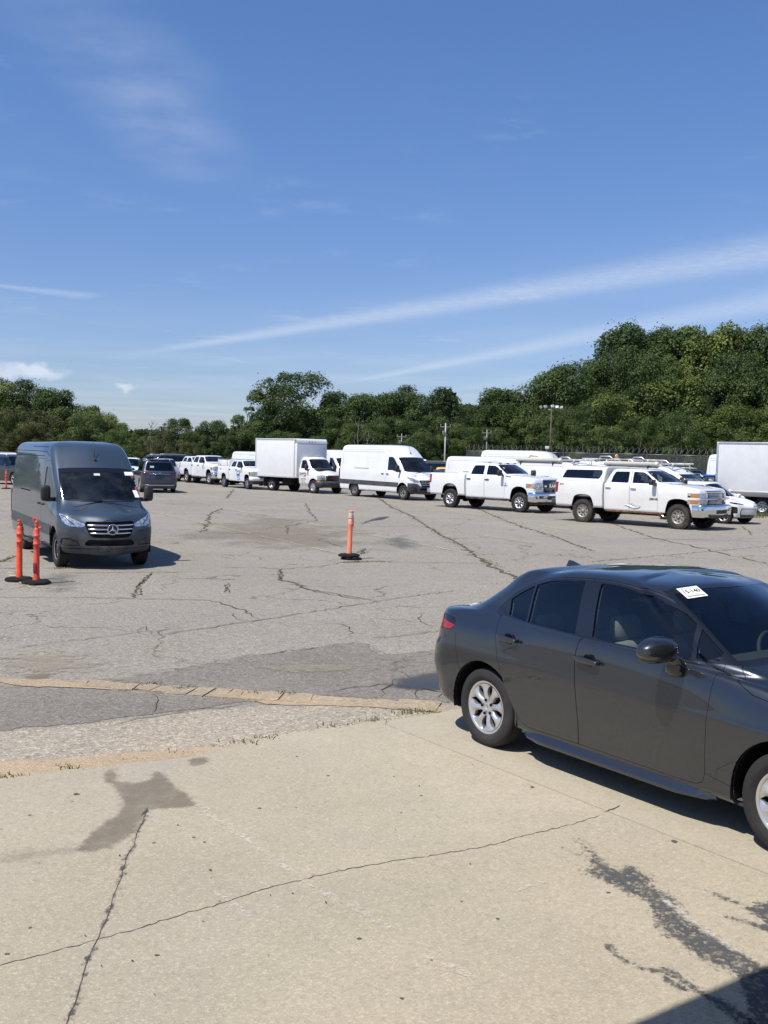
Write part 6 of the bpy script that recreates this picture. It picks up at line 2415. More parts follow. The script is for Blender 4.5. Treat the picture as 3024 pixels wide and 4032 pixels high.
    for x in (0, F):
        for sd in (-1, 1):
            wheel_house(t, x, sd * (w - .02), Rt + .07, .3, Rt)
            add_wheel(t, x, sd * (w - .02), Rt, .22, Rt * .66, wheel, RUBBER, (SILVER, LINER, DARKTRIM))
    for sd in (-1, 1):
        mb = MB()
        mb.blob((cw - .40, sd * (w + .10), belt + .08), (.16, .22, .14), .7, .7, 16, 10)
        mb.tube([(cw - .38, sd * (w - .05), belt + .03), (cw - .39, sd * (w + .05), belt + .05)], .03, 6)
        mb.build('mirror', pm, t)
        if rails:
            mb = MB()
            mb.tube([(xr + tail + .35, sd * w * .64, H - .05), (xr + tail + .45, sd * w * .63, H + .02), (wb * .4, sd * w * .62, H + .035), (cw - 1.2, sd * w * .62, H + .02), (cw - 1.1, sd * w * .62, H - .05)], .017, 8)
            mb.build('roof_rail', ALU, t)
    if sun_roof:
        mb = MB()
        mb.box((wb * .30, 0, H + .004), (.75, w * .9, .012), .004)
        mb.build('roof_glass', GLOSSBLK, t)
    if style == 'rear_suv':
        mb = MB()
        mb.tube([(xr + .02, -.78, .44), (xr - .02, -.5, .42), (xr - .03, 0, .42), (xr - .02, .5, .42), (xr + .02, .78, .44)], .025, 8)
        mb.build('bumper_trim', CHROME, t)
        mb = MB()
        mb.tube([(xr + .04, -.55, 1.02), (xr + .0, 0, 1.025), (xr + .04, .55, 1.02)], .012, 6)
        mb.build('handle_trim', CHROME, t)
        star_b = MB()
        star_b.tube([(0, .05 * math.cos(a), .05 * math.sin(a)) for a in np.linspace(0, 2 * math.pi, 13)], .006, 6, caps=False)
        for k in range(3):
            a = math.pi / 2 + k * 2 * math.pi / 3
            star_b.tube([(0, 0, 0), (0, .05 * math.cos(a), .05 * math.sin(a))], [.008, .002], 5)
        star_b.build('badge', CHROME, t, (xr - .005, 0, 1.085))
        mb = MB()
        mb.box((xr + tail * .35 + .05, .40, belt + .28), (.006, .20, .10))
        mb.build('ticket', PAPER, t)
        mb = MB()
        mb.box((0, 0, 0), (.02, .24, .08), .004)
        mb.build('plate', mat('dark_plate', (.02, .03, .05), .4), t, (xr + .03, 0, .88))
        mb = MB()
        mb.blob((xr + tail + .22, 0, H - .03), (.3, w * 1.1, .05), .5, .5, 16, 6)
        mb.build('roof_spoiler', pm, t)
    if style == 'bolt':
        mb = MB()
        mb.prism([(-.10, -.014), (-.035, -.014), (-.035, -.034), (.035, -.034), (.035, -.014), (.09, -.014), (.10, .014), (.035, .014), (.035, .034), (-.035, .034), (-.035, .014), (-.09, .014)], 'x', 0, .02)
        mb.build('badge', GLOSSBLK, t, (xf - .045, 0, .70))
    seats(t, [wb * .5], .42, SEATM, .48, (w * .42, -w * .42), (H - .45) / 1.12)
    seats(t, [.2], .42, SEATM, .55, (w * .4, -w * .4), (H - .5) / 1.12)
    mb = MB()
    mb.blob((cw - .30, 0, belt - .06), (.6, W * .8, .2), .5, .4, 16, 8)
    mb.build('dashboard', INTER, t)
    return t


P_SLATE = paint('slate_grey_paint', (.035, .044, .062), metal=.4, dust=.0)
P_BLACK = paint('black_paint', (.010, .011, .014), dust=.06)
P_NAVY = paint('navy_paint', (.018, .026, .05), metal=.2, dust=.06)
P_BLUE = paint('blue_paint', (.022, .085, .36), metal=.2, dust=.05)
P_YELLOW = paint('yellow_paint', (.62, .37, .025), dust=.08)
P_SILVER = paint('silver_paint', (.42, .44, .46), metal=.6, dust=.06)


def spot(px, y, z=0):
    """ground point in the direction of a pixel column at depth y"""
    d = pix_dir(px, 1960)
    return (d.x / d.y * y, y, z)


hatch('suv', 'slate grey SUV seen from behind, right of the blue-grey van', 'suv', (-12.4, 55.4, 0), R(110), P_SLATE, 4.92, 1.95, 1.80, 3.0, .9, 1.12, 1.05, 2.75, .34, True, 'rear_suv', scale=1.0)
hatch('hatchback', 'small white hatchback parked beyond the topper pickup, nose towards viewer', 'car', (12.0, 41.7, 0), R(-48), W_WHITE, 4.15, 1.77, 1.60, 2.60, .87, .98, .90, 2.60, .25, False, 'bolt', sun_roof=False)
hatch('hatchback', 'white hatchback with dark roof glass beyond the first white hatchback', 'car', spot(2660, 47.6), R(-50), W_WHITE, 4.3, 1.80, 1.62, 2.67, .87, 1.0, .92, 2.60, .25, False, None, sun_roof=True)
hatch('suv', 'bright blue SUV with white roof beside the right box truck', 'suv', spot(2775, 57), R(-95), P_BLUE, 4.4, 1.80, 1.70, 2.67, .85, 1.05, 1.0, 2.45, .25, True)
hatch('suv', 'black SUV with sunlit roof in front of the razor-wire fence', 'suv', spot(2640, 66), R(-20), P_BLACK, 4.9, 1.95, 1.95, 2.9, .9, 1.2, 1.1, 2.7, .3, True)
hatch('hatchback', 'boxy yellow hatchback between white cargo van and pickup', 'car', spot(1752, 70), R(-30), P_YELLOW, 4.1, 1.80, 1.62, 2.55, .8, 1.0, .95, 2.4, .15)
hatch('suv', 'black SUV behind the yellow hatchback', 'suv', spot(1712, 76), R(-35), P_BLACK, 4.8, 1.9, 1.95, 2.85, .9, 1.15, 1.1, 2.65, .25, True)
hatch('sedan_car', 'dark sedan low between yellow hatchback and white van', 'car', spot(1700, 66.5), R(-40), P_NAVY, 4.6, 1.80, 1.47, 2.7, .9, .95, .86, 2.5, .75)
# beyond the slate SUV and at the far left
hatch('suv', 'silver SUV whose nose shows between slate SUV and far pickup', 'suv', spot(640, 78), R(-70), P_SILVER, 4.6, 1.85, 1.68, 2.7, .9, 1.05, 1.0, 2.5, .3)
hatch('suv', 'black SUV with roof rails behind the slate SUV', 'suv', spot(705, 86), R(-160), P_BLACK, 4.9, 1.95, 1.95, 2.9, .9, 1.15, 1.1, 2.7, .25, True)
hatch('suv', 'navy SUV behind the slate SUV, left of the black one', 'suv', spot(655, 90), R(-170), P_NAVY, 4.8, 1.9, 1.88, 2.8, .9, 1.15, 1.1, 2.6, .25, True)
hatch('hatchback', 'white car roof showing right of the blue-grey van', 'car', spot(515, 74), R(-80), W_WHITE, 4.4, 1.8, 1.72, 2.65, .85, 1.05, .98, 2.5, .25)
hatch('suv', 'black SUV at the far left edge behind the distant orange post', 'suv', spot(12, 63), R(-40), P_BLACK, 4.8, 1.9, 1.78, 2.8, .9, 1.1, 1.05, 2.6, .25, True)
hatch('sedan_car', 'navy sedan at the far left edge beyond the black SUV', 'car', spot(-25, 70), R(-150), P_NAVY, 4.6, 1.8, 1.50, 2.7, .9, .98, .9, 2.5, .6)
hatch('suv', 'white SUV at the far left edge, half hidden by the grey van', 'suv', spot(30, 74), R(-150), W_WHITE, 4.8, 1.9, 1.85, 2.8, .9, 1.1, 1.05, 2.6, .25, True)


def cargo_van(label, loc, yaw, roof, wb=3.7, rack=False, pipe=False, beacon=False, dirty=False):
    """plain white cargo van of the second row, with its ladder rack if it has one"""
    t = sprinter('cargo_van', label, loc, yaw, 1.0, W_WHITE, W_WHITE, wb=wb, roof=roof, far=True, detail=True, band=False, badge=False)
    if rack:
        zr = roof + .08
        for x in (-.9, .3, 1.5, 2.5):
            mb = MB()
            mb.tube([(x, -.80, roof - .12), (x, -.74, zr), (x, .74, zr), (x, .80, roof - .12)], .03, 8)
            mb.build('rack_bar', W_WHITE2, t)
        for y in (-.70, .70):
            mb = MB()
            mb.tube([(-1.1, y, zr + .03), (2.7, y, zr + .03)], .025, 8)
            mb.build('rack_rail', W_WHITE2, t)
        mb = MB()
        mb.tube([(1.4, -.80, roof - .1), (1.8, -.80, zr + .14), (2.2, -.80, zr + .14), (2.6, -.80, roof - .05)], .03, 8)
        mb.tube([(-.3, -.80, roof - .1), (0, -.80, zr + .16), (.5, -.80, zr + .16), (.9, -.80, roof - .05)], .03, 8)
        mb.build('ladder_clamp', ALU, t)
    if pipe:
        mb = MB()
        y = -.86
        zp = roof + .06
        mb.lathe([(.001, -.75), (.095, -.75), (.095, 1.75), (.10, 1.75), (.10, 1.88), (.001, 1.88)], 16, 'x', (0, y, zp))
        mb.build('pipe_carrier', mat('cream_pvc', (.66, .63, .54), .5, dust=.2), t)
        for x in (-.5, 1.4):
            mb = MB()
            mb.box((x, y, zp - .16), (.06, .12, .16), .01)
            mb.build('pipe_bracket', BLACK, t)
    if beacon:
        mb = MB()
        mb.lathe([(.001, 0), (.09, 0), (.09, .10), (.075, .22), (.001, .23)], 14, 'z', (.4, .1, roof + .14))
        mb.build('beacon', AMBER, t)
    return t


cargo_van('long white low-roof cargo van seen over the pickup bed', spot(1860, 58.5), R(-40), 2.38, 3.9)
cargo_van('tall white high-roof cargo van behind the pickup cab', spot(1990, 60.5), R(-46), 2.80, 4.1)
cargo_van('white cargo van with pipe carrier on its roof behind the chrome-grille pickup', spot(2120, 50.5), R(-44), 2.22, 3.6, True, True)
cargo_van('white cargo van with amber beacon and ladder rack behind the topper', spot(2390, 51.5), R(-40), 2.30, 3.7, True, False, True)
cargo_van('white cargo van with cream pipe carrier above the topper pickup cab', spot(2475, 45.5), R(-44), 2.16, 3.4, True, True)
cargo_van('white van whose screen shows between box truck and long white van', spot(1280, 72), R(-60), 2.62, 3.7)
cargo_van('white van whose roof shows left of the box truck above the service topper', spot(985, 77), R(-52), 2.36, 3.6)
cargo_van('white van whose side shows left of the right box truck', spot(2885, 62), R(-60), 2.9, 3.7)
pickup('pickup_truck', 'white pickup whose tail shows left of the farthest crew cab', (-15.0, 77.5, 0), R(-58), .95, W_WHITE, 3.9, 'ford')


def right_truck():
    t = thing('box_truck', 'large white box truck cut by the right edge of the photo', 'box truck', (17.75, 46.9, 0), R(-36))
    SIL = mat('grey_white_box_panel', (.60, .615, .625), .45, dust=.15, dustcol=(.45, .45, .43), vary=.03)
    truck_box(t, -2.1, 5.2, 1.22, .98, 3.32, SIL, ALU)
    mb = MB()
    mb.box((1.5, -1.235, .96), (7.2, .03, .22), .01)
    mb.build('skirt_rail', GREYMET, t)
    mb = MB()
    mb.box((2.2, -.42, .72), (8.0, .14, .26), .01)
    mb.box((2.2, .42, .72), (8.0, .14, .26), .01)
    mb.tube([(0, -.9, .42), (0, .9, .42)], .09, 8)
    mb.build('chassis', UNDER, t)
    mb = MB()
    mb.prism([(.75, .30), (3.9, .30), (3.9, .80), (.55, .80)], 'y', -1.20, -1.14)
    mb.build('side_skirt', SIL, t)
    for y in (-1.05, 1.05):
        add_wheel(t, 0, y, .42, .46, .235, 'slot8', RUBBER, (SILVER, LINER, DARKTRIM))
        mb = MB()
        mb.box((-.62, y * .93, .60), (.02, .5, .6))
        mb.build('mud_flap', BLACK, t)
    mb = MB()
    mb.box((6.2, 0, 1.45), (1.9, 2.1, 1.7), .25)
    cab = mb.build('cab', W_WHITE, t)
    mb = MB()
    mb.box((7.1, 0, 1.75), (.2, 1.8, .7), .08)
    mb.build('windscreen', GLASS_D, t)
    for y in (-1.0, 1.0):
        add_wheel(t, 6.0, y, .42, .25, .235, 'slot8', RUBBER, (SILVER, LINER, DARKTRIM))
    mb = MB()
    mb.tube([(2.95, -1.226, 2.0), (3.1, -1.226, 1.9), (3.28, -1.226, 1.86)], [.01, .04, .01], 6)
    mb.build('scrape', PAPER, t)
    return t


right_truck()


# ------------------------------------------------------------------ delineator posts
def delineator(label, c, m, style, lean=0.0, rz=0.0):
    t = thing('delineator_post', label, 'post', tuple(c), rz)
    bs = 1 if style != 'double' else 2
    for k in range(bs):
        mb = MB()
        n = 8
        r, zt = .245, .055
        cx, cy = (0, 0) if k == bs - 1 else (.05, -.02)
        z0 = .004 + (bs - 1 - k) * 0 + (0.062 if (bs == 2 and k == 1) else 0)
        ring_ = lambda q, z: [(cx + q * math.cos(2 * math.pi * i / n + .2), cy + q * math.sin(2 * math.pi * i / n + .2), z0 + z) for i in range(n)]
        rows = [ring_(r, 0), ring_(r, .03), ring_(r * .90, zt), ring_(.09, zt + .012)]
        mb.grid(rows, False, True)
        mb.add([(cx, cy, z0 + zt + .012)] + rows[-1], [(0, 1 + i, 1 + (i + 1) % n) for i in range(n)])
        o = mb.build('base', BASERUB, t, rot=(0, 0, 0) if k or bs == 1 else (R(-3), R(4), .3))
    zb = .06 if bs == 1 else .125
    Hh = 1.02
    mb = MB()
    prof = [(.062, zb), (.062, zb + .03), (.052, zb + .06), (.050, zb + .5), (.050, zb + .60), (.056, zb + .605), (.056, zb + .635), (.050, zb + .64), (.049, zb + .74), (.055, zb + .745), (.055, zb + .77), (.048, zb + .775), (.047, zb + .86), (.038, zb + .885), (.026, zb + .895)]
    if style != 'double':
        prof += [(.022, zb + .91), (.034, zb + .925), (.034, zb + .95), (.022, zb + .965), (.022, zb + .975), (.036, zb + .985), (.036, zb + .998), (.001, zb + 1.004)]
    else:
        prof = prof[:4] + [(.050, zb + .62), (.060, zb + .66), (.060, zb + .69), (.050, zb + .70), (.052, zb + .78), (.060, zb + .79), (.060, zb + .81), (.050, zb + .82), (.050, zb + .92), (.058, zb + .935), (.058, zb + .955), (.044, zb + .957), (.044, zb + .90)]
    mb.lathe(prof, 20, 'z')
    body = mb.build('tube', m, t, rot=(0, lean, 0))
    if style == 'loop':
        mb = MB()
        mb.tube([(-.02 + .038 * math.cos(a), 0, zb + 1.03 + .03 * math.sin(a)) for a in np.linspace(0, 2 * math.pi, 13)], .014, 6, caps=False)
        mb.box((.06, 0, zb + .90), (.06, .05, .03), .008)
        mb.build('loop_handle', m, t, rot=(0, lean, 0))
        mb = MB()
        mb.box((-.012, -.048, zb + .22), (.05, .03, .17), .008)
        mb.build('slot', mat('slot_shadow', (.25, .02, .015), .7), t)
    if style == 'double':
        SH = mat('worn_white_band', (.62, .58, .52), .6, vary=.3, vscale=25)
        for z0, h in ((.715, .06), (.84, .075)):
            mb = MB()
            mb.lathe([(.0525, zb + z0), (.0525, zb + z0 + h)], 20, 'z')
            mb.build('reflective_band', SH, t, rot=(0, lean, 0))
        mb = MB()
        mb.grid([[(.045, -.02, zb + .93), (.075, -.01, zb + .92), (.07, .03, zb + .92)], [(.055, -.035, zb + .80), (.088, -.02, zb + .80), (.085, .03, zb + .8)], [(.05, -.04, zb + .62), (.095, -.02, zb + .60), (.09, .03, zb + .62)]])
        mb.build('torn_flap', m, t)
    return t


delineator('bright orange delineator post with knob top, leftmost of the near pair', gp(76, 2287), ORANGE, 'plain')
delineator('red-orange delineator post with loop handle beside the bright orange one', gp(143, 2299), REDORANGE, 'loop')
delineator('faded orange delineator post on two stacked bases in mid lot', gp(1374, 2202), PALEORANGE, 'double', R(1.5))
delineator('small distant orange post left of the blue-grey van', gp(24, 1925), REDORANGE, 'plain')

# ------------------------------------------------------------------ trees
def leaf_mat(name, lo, hi, trans=.16):
    m = bpy.data.materials.new(name)
    m.use_nodes = True
    t = NT(m.node_tree)
    b = t.n['Principled BSDF']
    at = t.node('ShaderNodeAttribute', attribute_name='tone')
    oi = t.node('ShaderNodeObjectInfo')
    f = t.math('ADD', at.outputs['Fac'], t.math('MULTIPLY', t.math('SUBTRACT', oi.outputs['Random'], .5), .6), clamp=True)
    col = t.mix(f, lo, hi)
    t.put(b.inputs['Base Color'], col)
    b.inputs['Roughness'].default_value = .6
    b.inputs['Specular IOR Level'].default_value = .25
    tr = t.node('ShaderNodeBsdfTranslucent')
    t.put(tr.inputs[0], t.mix(.5, col, (.20, .26, .03, 1)))
    mx = t.node('ShaderNodeMixShader')
    mx.inputs[0].default_value = trans
    t.l.new(b.outputs[0], mx.inputs[1])
    t.l.new(tr.outputs[0], mx.inputs[2])
    t.l.new(mx.outputs[0], t.n['Material Output'].inputs[0])
    MATS[name] = m
    return m


LEAF_D = leaf_mat('dark_green_leaves', (.021, .044, .013), (.076, .118, .033))
LEAF_M = leaf_mat('mid_green_leaves', (.030, .057, .015), (.104, .148, .040))
LEAF_Y = leaf_mat('yellow_green_leaves', (.048, .084, .017), (.165, .205, .050))
LEAF_B = leaf_mat('brownish_leaves', (.050, .060, .022), (.13, .128, .050))
BARK = mat('bark', (.075, .062, .048), .9, vary=.3, vscale=5, bumps=(14, .6, .03))
BARE = mat('pale_dead_wood', (.20, .18, .155), .9, vary=.2, vscale=5)


def crown_mesh(seed, kind, n=16000):
    """leafy crown of height 1: rounded clumps of leaf-sized faces with gaps between them"""
    rg = np.random.default_rng(seed)
    lobes = []
    nl = {'round': 60, 'tall': 56, 'spread': 64, 'ragged': 44, 'bush': 40, 'pointy': 60}[kind]
    for _ in range(nl * 8):
        if len(lobes) >= nl:
            break
        z = rg.uniform(.05, .97)
        if kind == 'round':
            prof = .34 * math.sqrt(max(0, 1 - ((z - .50) / .54) ** 2)) + .02
        elif kind == 'tall':
            prof = .24 * math.sqrt(max(0, 1 - ((z - .46) / .58) ** 2)) + .015
        elif kind == 'spread':
            prof = .40 * min(1, (z + .2) / .5) * math.sqrt(max(0, 1 - max(0, (z - .58) / .44) ** 2))
        elif kind == 'ragged':
            prof = (.20 + .11 * math.sin(z * 9 + seed)) * math.sqrt(max(0, 1 - ((z - .55) / .5) ** 2))
        elif kind == 'pointy':
            prof = .28 * (1 - z) ** .75 + .03
        else:
            prof = .5 * math.sqrt(max(0, 1 - (z / 1.05) ** 2))
        a = rg.uniform(0, 2 * math.pi)
        q = prof * math.sqrt(rg.uniform(.3, 1))
        r = rg.uniform(.045, .105) * (1.15 if kind in ('round', 'spread', 'bush') else .92)
        if kind == 'ragged':
            r *= .85
        lobes.append((q * math.cos(a), q * math.sin(a), min(z, 1 - r * .8), r, rg.uniform(.05, .95)))
    lobes = np.array(lobes)
    wgt = lobes[:, 3] ** 2
    pick = rg.choice(len(lobes), n, p=wgt / wgt.sum())
    L = lobes[pick]
    d = rg.normal(size=(n, 3))
    d /= np.linalg.norm(d, axis=1, keepdims=True)
    d[:, 2] = np.where((d[:, 2] < -.25) & (rg.random(n) < .75), -d[:, 2], d[:, 2])
    rad = L[:, 3:4] * (1 - np.abs(rg.normal(0, .22, (n, 1))) + .10) * (1 + .22 * np.sin(d[:, 0:1] * 7 + L[:, 0:1] * 90) * np.sin(d[:, 1:2] * 6 + L[:, 1:2] * 70))
    stray = rg.random(n) < .05
    rad[stray] *= 1.3
    c = L[:, :3] + d * rad
    nr = d * .9 + np.array([[0, 0, .35]]) + rg.normal(0, .5, (n, 3))
    nr /= np.linalg.norm(nr, axis=1, keepdims=True)
    t = np.cross(nr, rg.normal(size=(n, 3)))
    t /= np.maximum(np.linalg.norm(t, axis=1, keepdims=True), 1e-6)
    b = np.cross(nr, t)
    s = rg.uniform(.005, .0118, (n, 1))
    s2 = s * rg.uniform(.5, .9, (n, 1))
    v = np.stack([c - t * s, c - b * s2 + t * s * .2, c + t * s, c + b * s2 - t * s * .1], 1).reshape(-1, 3)
    me = bpy.data.meshes.new('crown')
    me.vertices.add(4 * n)
    me.vertices.foreach_set('co', v.ravel())
    me.loops.add(4 * n)
    me.loops.foreach_set('vertex_index', np.arange(4 * n, dtype=np.int32))
    me.polygons.add(n)
    me.polygons.foreach_set('loop_start', np.arange(0, 4 * n, 4, dtype=np.int32))
    me.polygons.foreach_set('loop_total', np.full(n, 4, dtype=np.int32))
    tone = np.clip(L[:, 4] + rg.normal(0, .18, n), 0, 1)
    at = me.attributes.new('tone', 'FLOAT', 'POINT')
    at.data.foreach_set('value', np.repeat(tone, 4).astype(np.float32))
    me.update(calc_edges=True)
    return me, lobes


def trunk_mesh(seed, lobes, m):
    rg = np.random.default_rng(seed)
    mb = MB()
    sway = [(rg.normal(0, .012) * k, rg.normal(0, .012) * k, .2 * k) for k in range(5)]
    mb.tube(sway, [.022, .017, .013, .009, .004], 8)
    for k in range(9):
        l = lobes[rg.integers(0, len(lobes))]
        z0 = max(.08, l[2] * .6)
        mb.tube([(0, 0, z0), (l[0] * .5, l[1] * .5, (z0 + l[2]) / 2), (l[0], l[1], l[2])], [.009, .006, .002], 5)
    return mb.mesh('trunk', m)


VAR = {}
WID = {'round': .78, 'tall': .58, 'spread': .90, 'ragged': .66, 'bush': 1.05, 'pointy': .66}
for i_, (kd_, lm, n_) in enumerate([('round', LEAF_D, 23400), ('tall', LEAF_D, 19500), ('spread', LEAF_M, 23400), ('ragged', LEAF_M, 14300), ('bush', LEAF_M, 18200), ('pointy', LEAF_D, 19500), ('round', LEAF_Y, 23400), ('tall', LEAF_Y, 19500), ('bush', LEAF_B, 15600), ('spread', LEAF_D, 23400)]):
    me_, lb_ = crown_mesh(100 + i_ * 7, kd_, n_)
    me_.materials.append(lm)
    VAR[i_] = (me_, trunk_mesh(300 + i_, lb_, BARK), WID[kd_])


def tree(label, px, top, y, width, var, group, rz=None, wy=None):
    """tree standing at depth y in the direction of a pixel column, its tip at pixel height top"""
    tip = at_depth(px, top, y)
    h = tip.z + .1
    t = thing('tree', label, 'tree', (tip.x, y, -.05), random.uniform(0, 6.28) if rz is None else rz, group)
    me_, tr_, wd_ = VAR[var]
    k = min(max(width / wd_, h * .66), h * 1.12)          # keep the clumps nearly round
    o = link('crown', me_, t, scale=(k, k, h))
    link('trunk', tr_, t, scale=(k, k, h))
    return t


G1 = 'trees behind the far left of the lot'
LT = [(-40, 1492, 100, 11, 6, 'tall bushy tree cut by the left edge'), (25, 1500, 103, 9, 0, 'tall dark tree second from the left edge'), (95, 1548, 100, 9, 3, 'ragged green tree above the rear of the grey van'), (150, 1545, 106, 10, 0, 'dark round tree above the grey van roof rear'), (215, 1540, 102, 9, 1, 'upright dark tree with a knobby top above the grey van'),
      (290, 1598, 100, 9, 6, 'yellow-green round tree above the grey van aerial'), (345, 1605, 104, 9, 2, 'mid-green spreading tree above the grey van roof front'), (405, 1625, 101, 9, 6, 'yellow-green tree right of the grey van aerial'), (455, 1668, 104, 7, 7, 'small yellow-green tree ending the left clump'), (180, 1640, 96, 9, 8, 'brownish bushy tree low behind the grey van'), (60, 1620, 95, 10, 8, 'olive-brown bush low at the left edge'), (370, 1690, 96, 9, 4, 'leafy bush low behind the grey van roof')]
for px_, tp_, y_, w_, v_, lb_ in LT:
    tree(lb_, px_, tp_, y_, w_, v_, G1)
G2 = 'small trees beyond the slate SUV'
MT = [(545, 1694, 128, 6, 5, 'small pointed tree right of the sky gap'), (590, 1720, 126, 6, 8, 'brownish bush below the bare tree'), (640, 1668, 128, 7, 3, 'ragged small tree right of the bare tree'), (706, 1652, 130, 7, 1, 'upright small tree left of the rounded one'), (762, 1704, 127, 6, 4, 'low bush between two small trees'), (838, 1662, 128, 9, 0, 'neat rounded dark tree above the farthest pickup'), (942, 1638, 126, 7, 3, 'ragged tree above the service topper'), (985, 1606, 130, 6, 3, 'thin ragged tree beside the tallest mid tree'), (900, 1720, 124, 8, 4, 'low bush above the service topper pickup'), (500, 1735, 130, 7, 8, 'low brown bush at the sky gap')]
for px_, tp_, y_, w_, v_, lb_ in MT:
    tree(lb_, px_, tp_, y_, w_, v_, G2)
G3 = 'trees behind the white row'
CT = [(1085, 1492, 122, 9, 3, 'left crown of the tallest mid tree, ragged against the sky'), (1165, 1476, 124, 12, 2, 'tallest tree of the middle, above the box truck'), (1120, 1590, 120, 11, 9, 'dark lower tree behind the box truck'), (1250, 1618, 124, 8, 1, 'upright tree right of the box truck'), (1308, 1553, 128, 9, 5, 'pointed tree above the gap right of the box truck'), (1392, 1552, 126, 10, 0, 'round dark tree left above the long white van'), (1465, 1560, 127, 10, 9, 'spreading dark tree above the long white van'), (1545, 1556, 126, 10, 0, 'round dark tree above the white van cab'), (1612, 1527, 128, 10, 5, 'pointed tree that tops the middle wood'),
      (1670, 1556, 125, 9, 9, 'spreading dark tree left of the utility pole'), (1752, 1535, 124, 9, 5, 'pointed tree above the white utility pole'), (1840, 1602, 128, 9, 1, 'lower dark tree right of the utility pole'), (1900, 1600, 130, 9, 0, 'round lower tree in the dip of the wood'), (1972, 1538, 122, 10, 1, 'upright rounded tree before the tall right wood'), (2072, 1556, 120, 10, 2, 'mid-green tree left of the floodlight pole'), (2110, 1600, 114, 9, 3, 'ragged green tree behind the floodlight pole'),
      (1340, 1650, 118, 11, 4, 'bushy green tree low behind the white vans'), (1480, 1670, 117, 12, 4, 'bushy tree low above the long van roof'), (1620, 1665, 118, 12, 2, 'spreading green tree low left of the utility pole'), (1790, 1690, 117, 12, 4, 'bushy tree low right of the utility pole'), (1930, 1690, 115, 12, 2, 'spreading tree low left of the fence bend'), (1030, 1660, 119, 10, 4, 'bushy tree behind the left end of the box truck')]
for px_, tp_, y_, w_, v_, lb_ in CT:
    tree(lb_, px_, tp_, y_, w_, v_, G3)
G4 = 'tall wood behind the fence on the right'
RT = [(2190, 1478, 120, 11, 0, 'round dark tree at the left shoulder of the tall wood'), (2285, 1447, 118, 12, 9, 'spreading dark tree beside the floodlight pole'), (2385, 1424, 120, 11, 0, 'round dark tree below the tallest crowns'), (2470, 1318, 122, 11, 1, 'first of the tallest dark crowns'), (2575, 1292, 121, 13, 0, 'rounded tallest dark crown of the wood'), (2665, 1311, 123, 11, 9, 'spreading dark crown right of the tallest one'), (2760, 1302, 120, 10, 7, 'yellow-green upright crown of the tall wood'), (2825, 1290, 119, 10, 7, 'tallest yellow-green pointed crown'), (2930, 1294, 121, 11, 6, 'yellow-green round crown near the right edge'), (3020, 1308, 120, 11, 0, 'dark crown cut by the right edge'), (3090, 1330, 118, 11, 9, 'dark spreading crown just beyond the right edge'),
      (2560, 1480, 114, 13, 6, 'yellow-green tree in the middle of the wood face'), (2700, 1470, 113, 13, 6, 'large yellow-green tree below the tallest crowns'), (2450, 1540, 115, 12, 2, 'mid-green spreading tree low in the wood face'), (2330, 1570, 114, 12, 0, 'dark round tree low left in the wood face'), (2840, 1500, 113, 13, 0, 'dark round tree low right in the wood face'), (2980, 1480, 112, 13, 2, 'mid-green spreading tree near the right edge'), (2220, 1610, 113, 10, 4, 'bushy tree right of the floodlight pole'),
      (2400, 1670, 110, 12, 4, 'leafy bush along the fence left of the beacon'), (2530, 1680, 109, 12, 2, 'low spreading tree along the fence by the beacon'), (2660, 1670, 109, 12, 4, 'leafy bush along the fence behind the black SUV'), (2790, 1660, 108, 12, 2, 'low spreading tree beside the right box truck'), (2920, 1650, 108, 13, 4, 'leafy bush above the right box truck'), (3040, 1640, 108, 13, 4, 'leafy bush above the right end of the box truck')]
for px_, tp_, y_, w_, v_, lb_ in RT:
    tree(lb_, px_, tp_, y_, w_, v_, G4)


# more trees of the same woods, counted from the left
ORD = 'first second third fourth fifth sixth seventh eighth ninth tenth eleventh twelfth thirteenth'.split()


def fill(label, group, x0, x1, n, tops, ys, variants, seed):
    rg_ = np.random.default_rng(seed)
    for k in range(n):
        px = x0 + (x1 - x0) * (k + rg_.uniform(.1, .9)) / n
        tree(label + ', ' + ORD[k] + ' from the left', px, rg_.uniform(*tops), rg_.uniform(*ys), rg_.uniform(4, 9), int(rg_.choice(variants)), group)


fill('green tree halfway up the tall right wood', 'lower trees of the tall right wood', 2160, 3080, 12, (1480, 1650), (106, 112), [0, 1, 2, 5, 6, 7, 9], 1)
fill('low tree at the foot of the tall right wood', 'low trees at the foot of the right wood', 2200, 3080, 12, (1630, 1730), (102, 106), [0, 1, 2, 3, 4, 5], 2)
fill('tree near the top of the tall right wood', 'upper trees of the tall right wood', 2420, 3080, 6, (1360, 1480), (112, 117), [0, 1, 5, 7, 9], 3)
fill('dark tree halfway up the middle wood', 'lower trees of the middle wood', 1230, 2150, 13, (1580, 1690), (116, 124), [0, 1, 2, 3, 5, 9], 4)
fill('low tree at the foot of the middle wood', 'low trees at the foot of the middle wood', 1000, 2150, 13, (1670, 1750), (112, 116), [0, 1, 2, 3, 4, 5], 5)
fill('small tree of the thin wood beyond the slate SUV', 'small trees of the thin wood', 500, 1010, 8, (1690, 1760), (118, 124), [0, 1, 3, 4, 5, 8], 6)
fill('low tree at the foot of the left clump', 'low trees of the left clump', -60, 470, 7, (1640, 1730), (93, 97), [0, 1, 2, 3, 4, 6, 8], 7)


fill('tree beyond the left edge of the photo', 'trees left of the frame', -1500, -60, 13, (1480, 1620), (98, 112), [0, 1, 2, 5, 6, 9], 8)
fill('tree beyond the right edge of the photo', 'trees right of the frame', 3100, 4000, 9, (1330, 1480), (104, 114), [0, 1, 2, 5, 6, 9], 9)


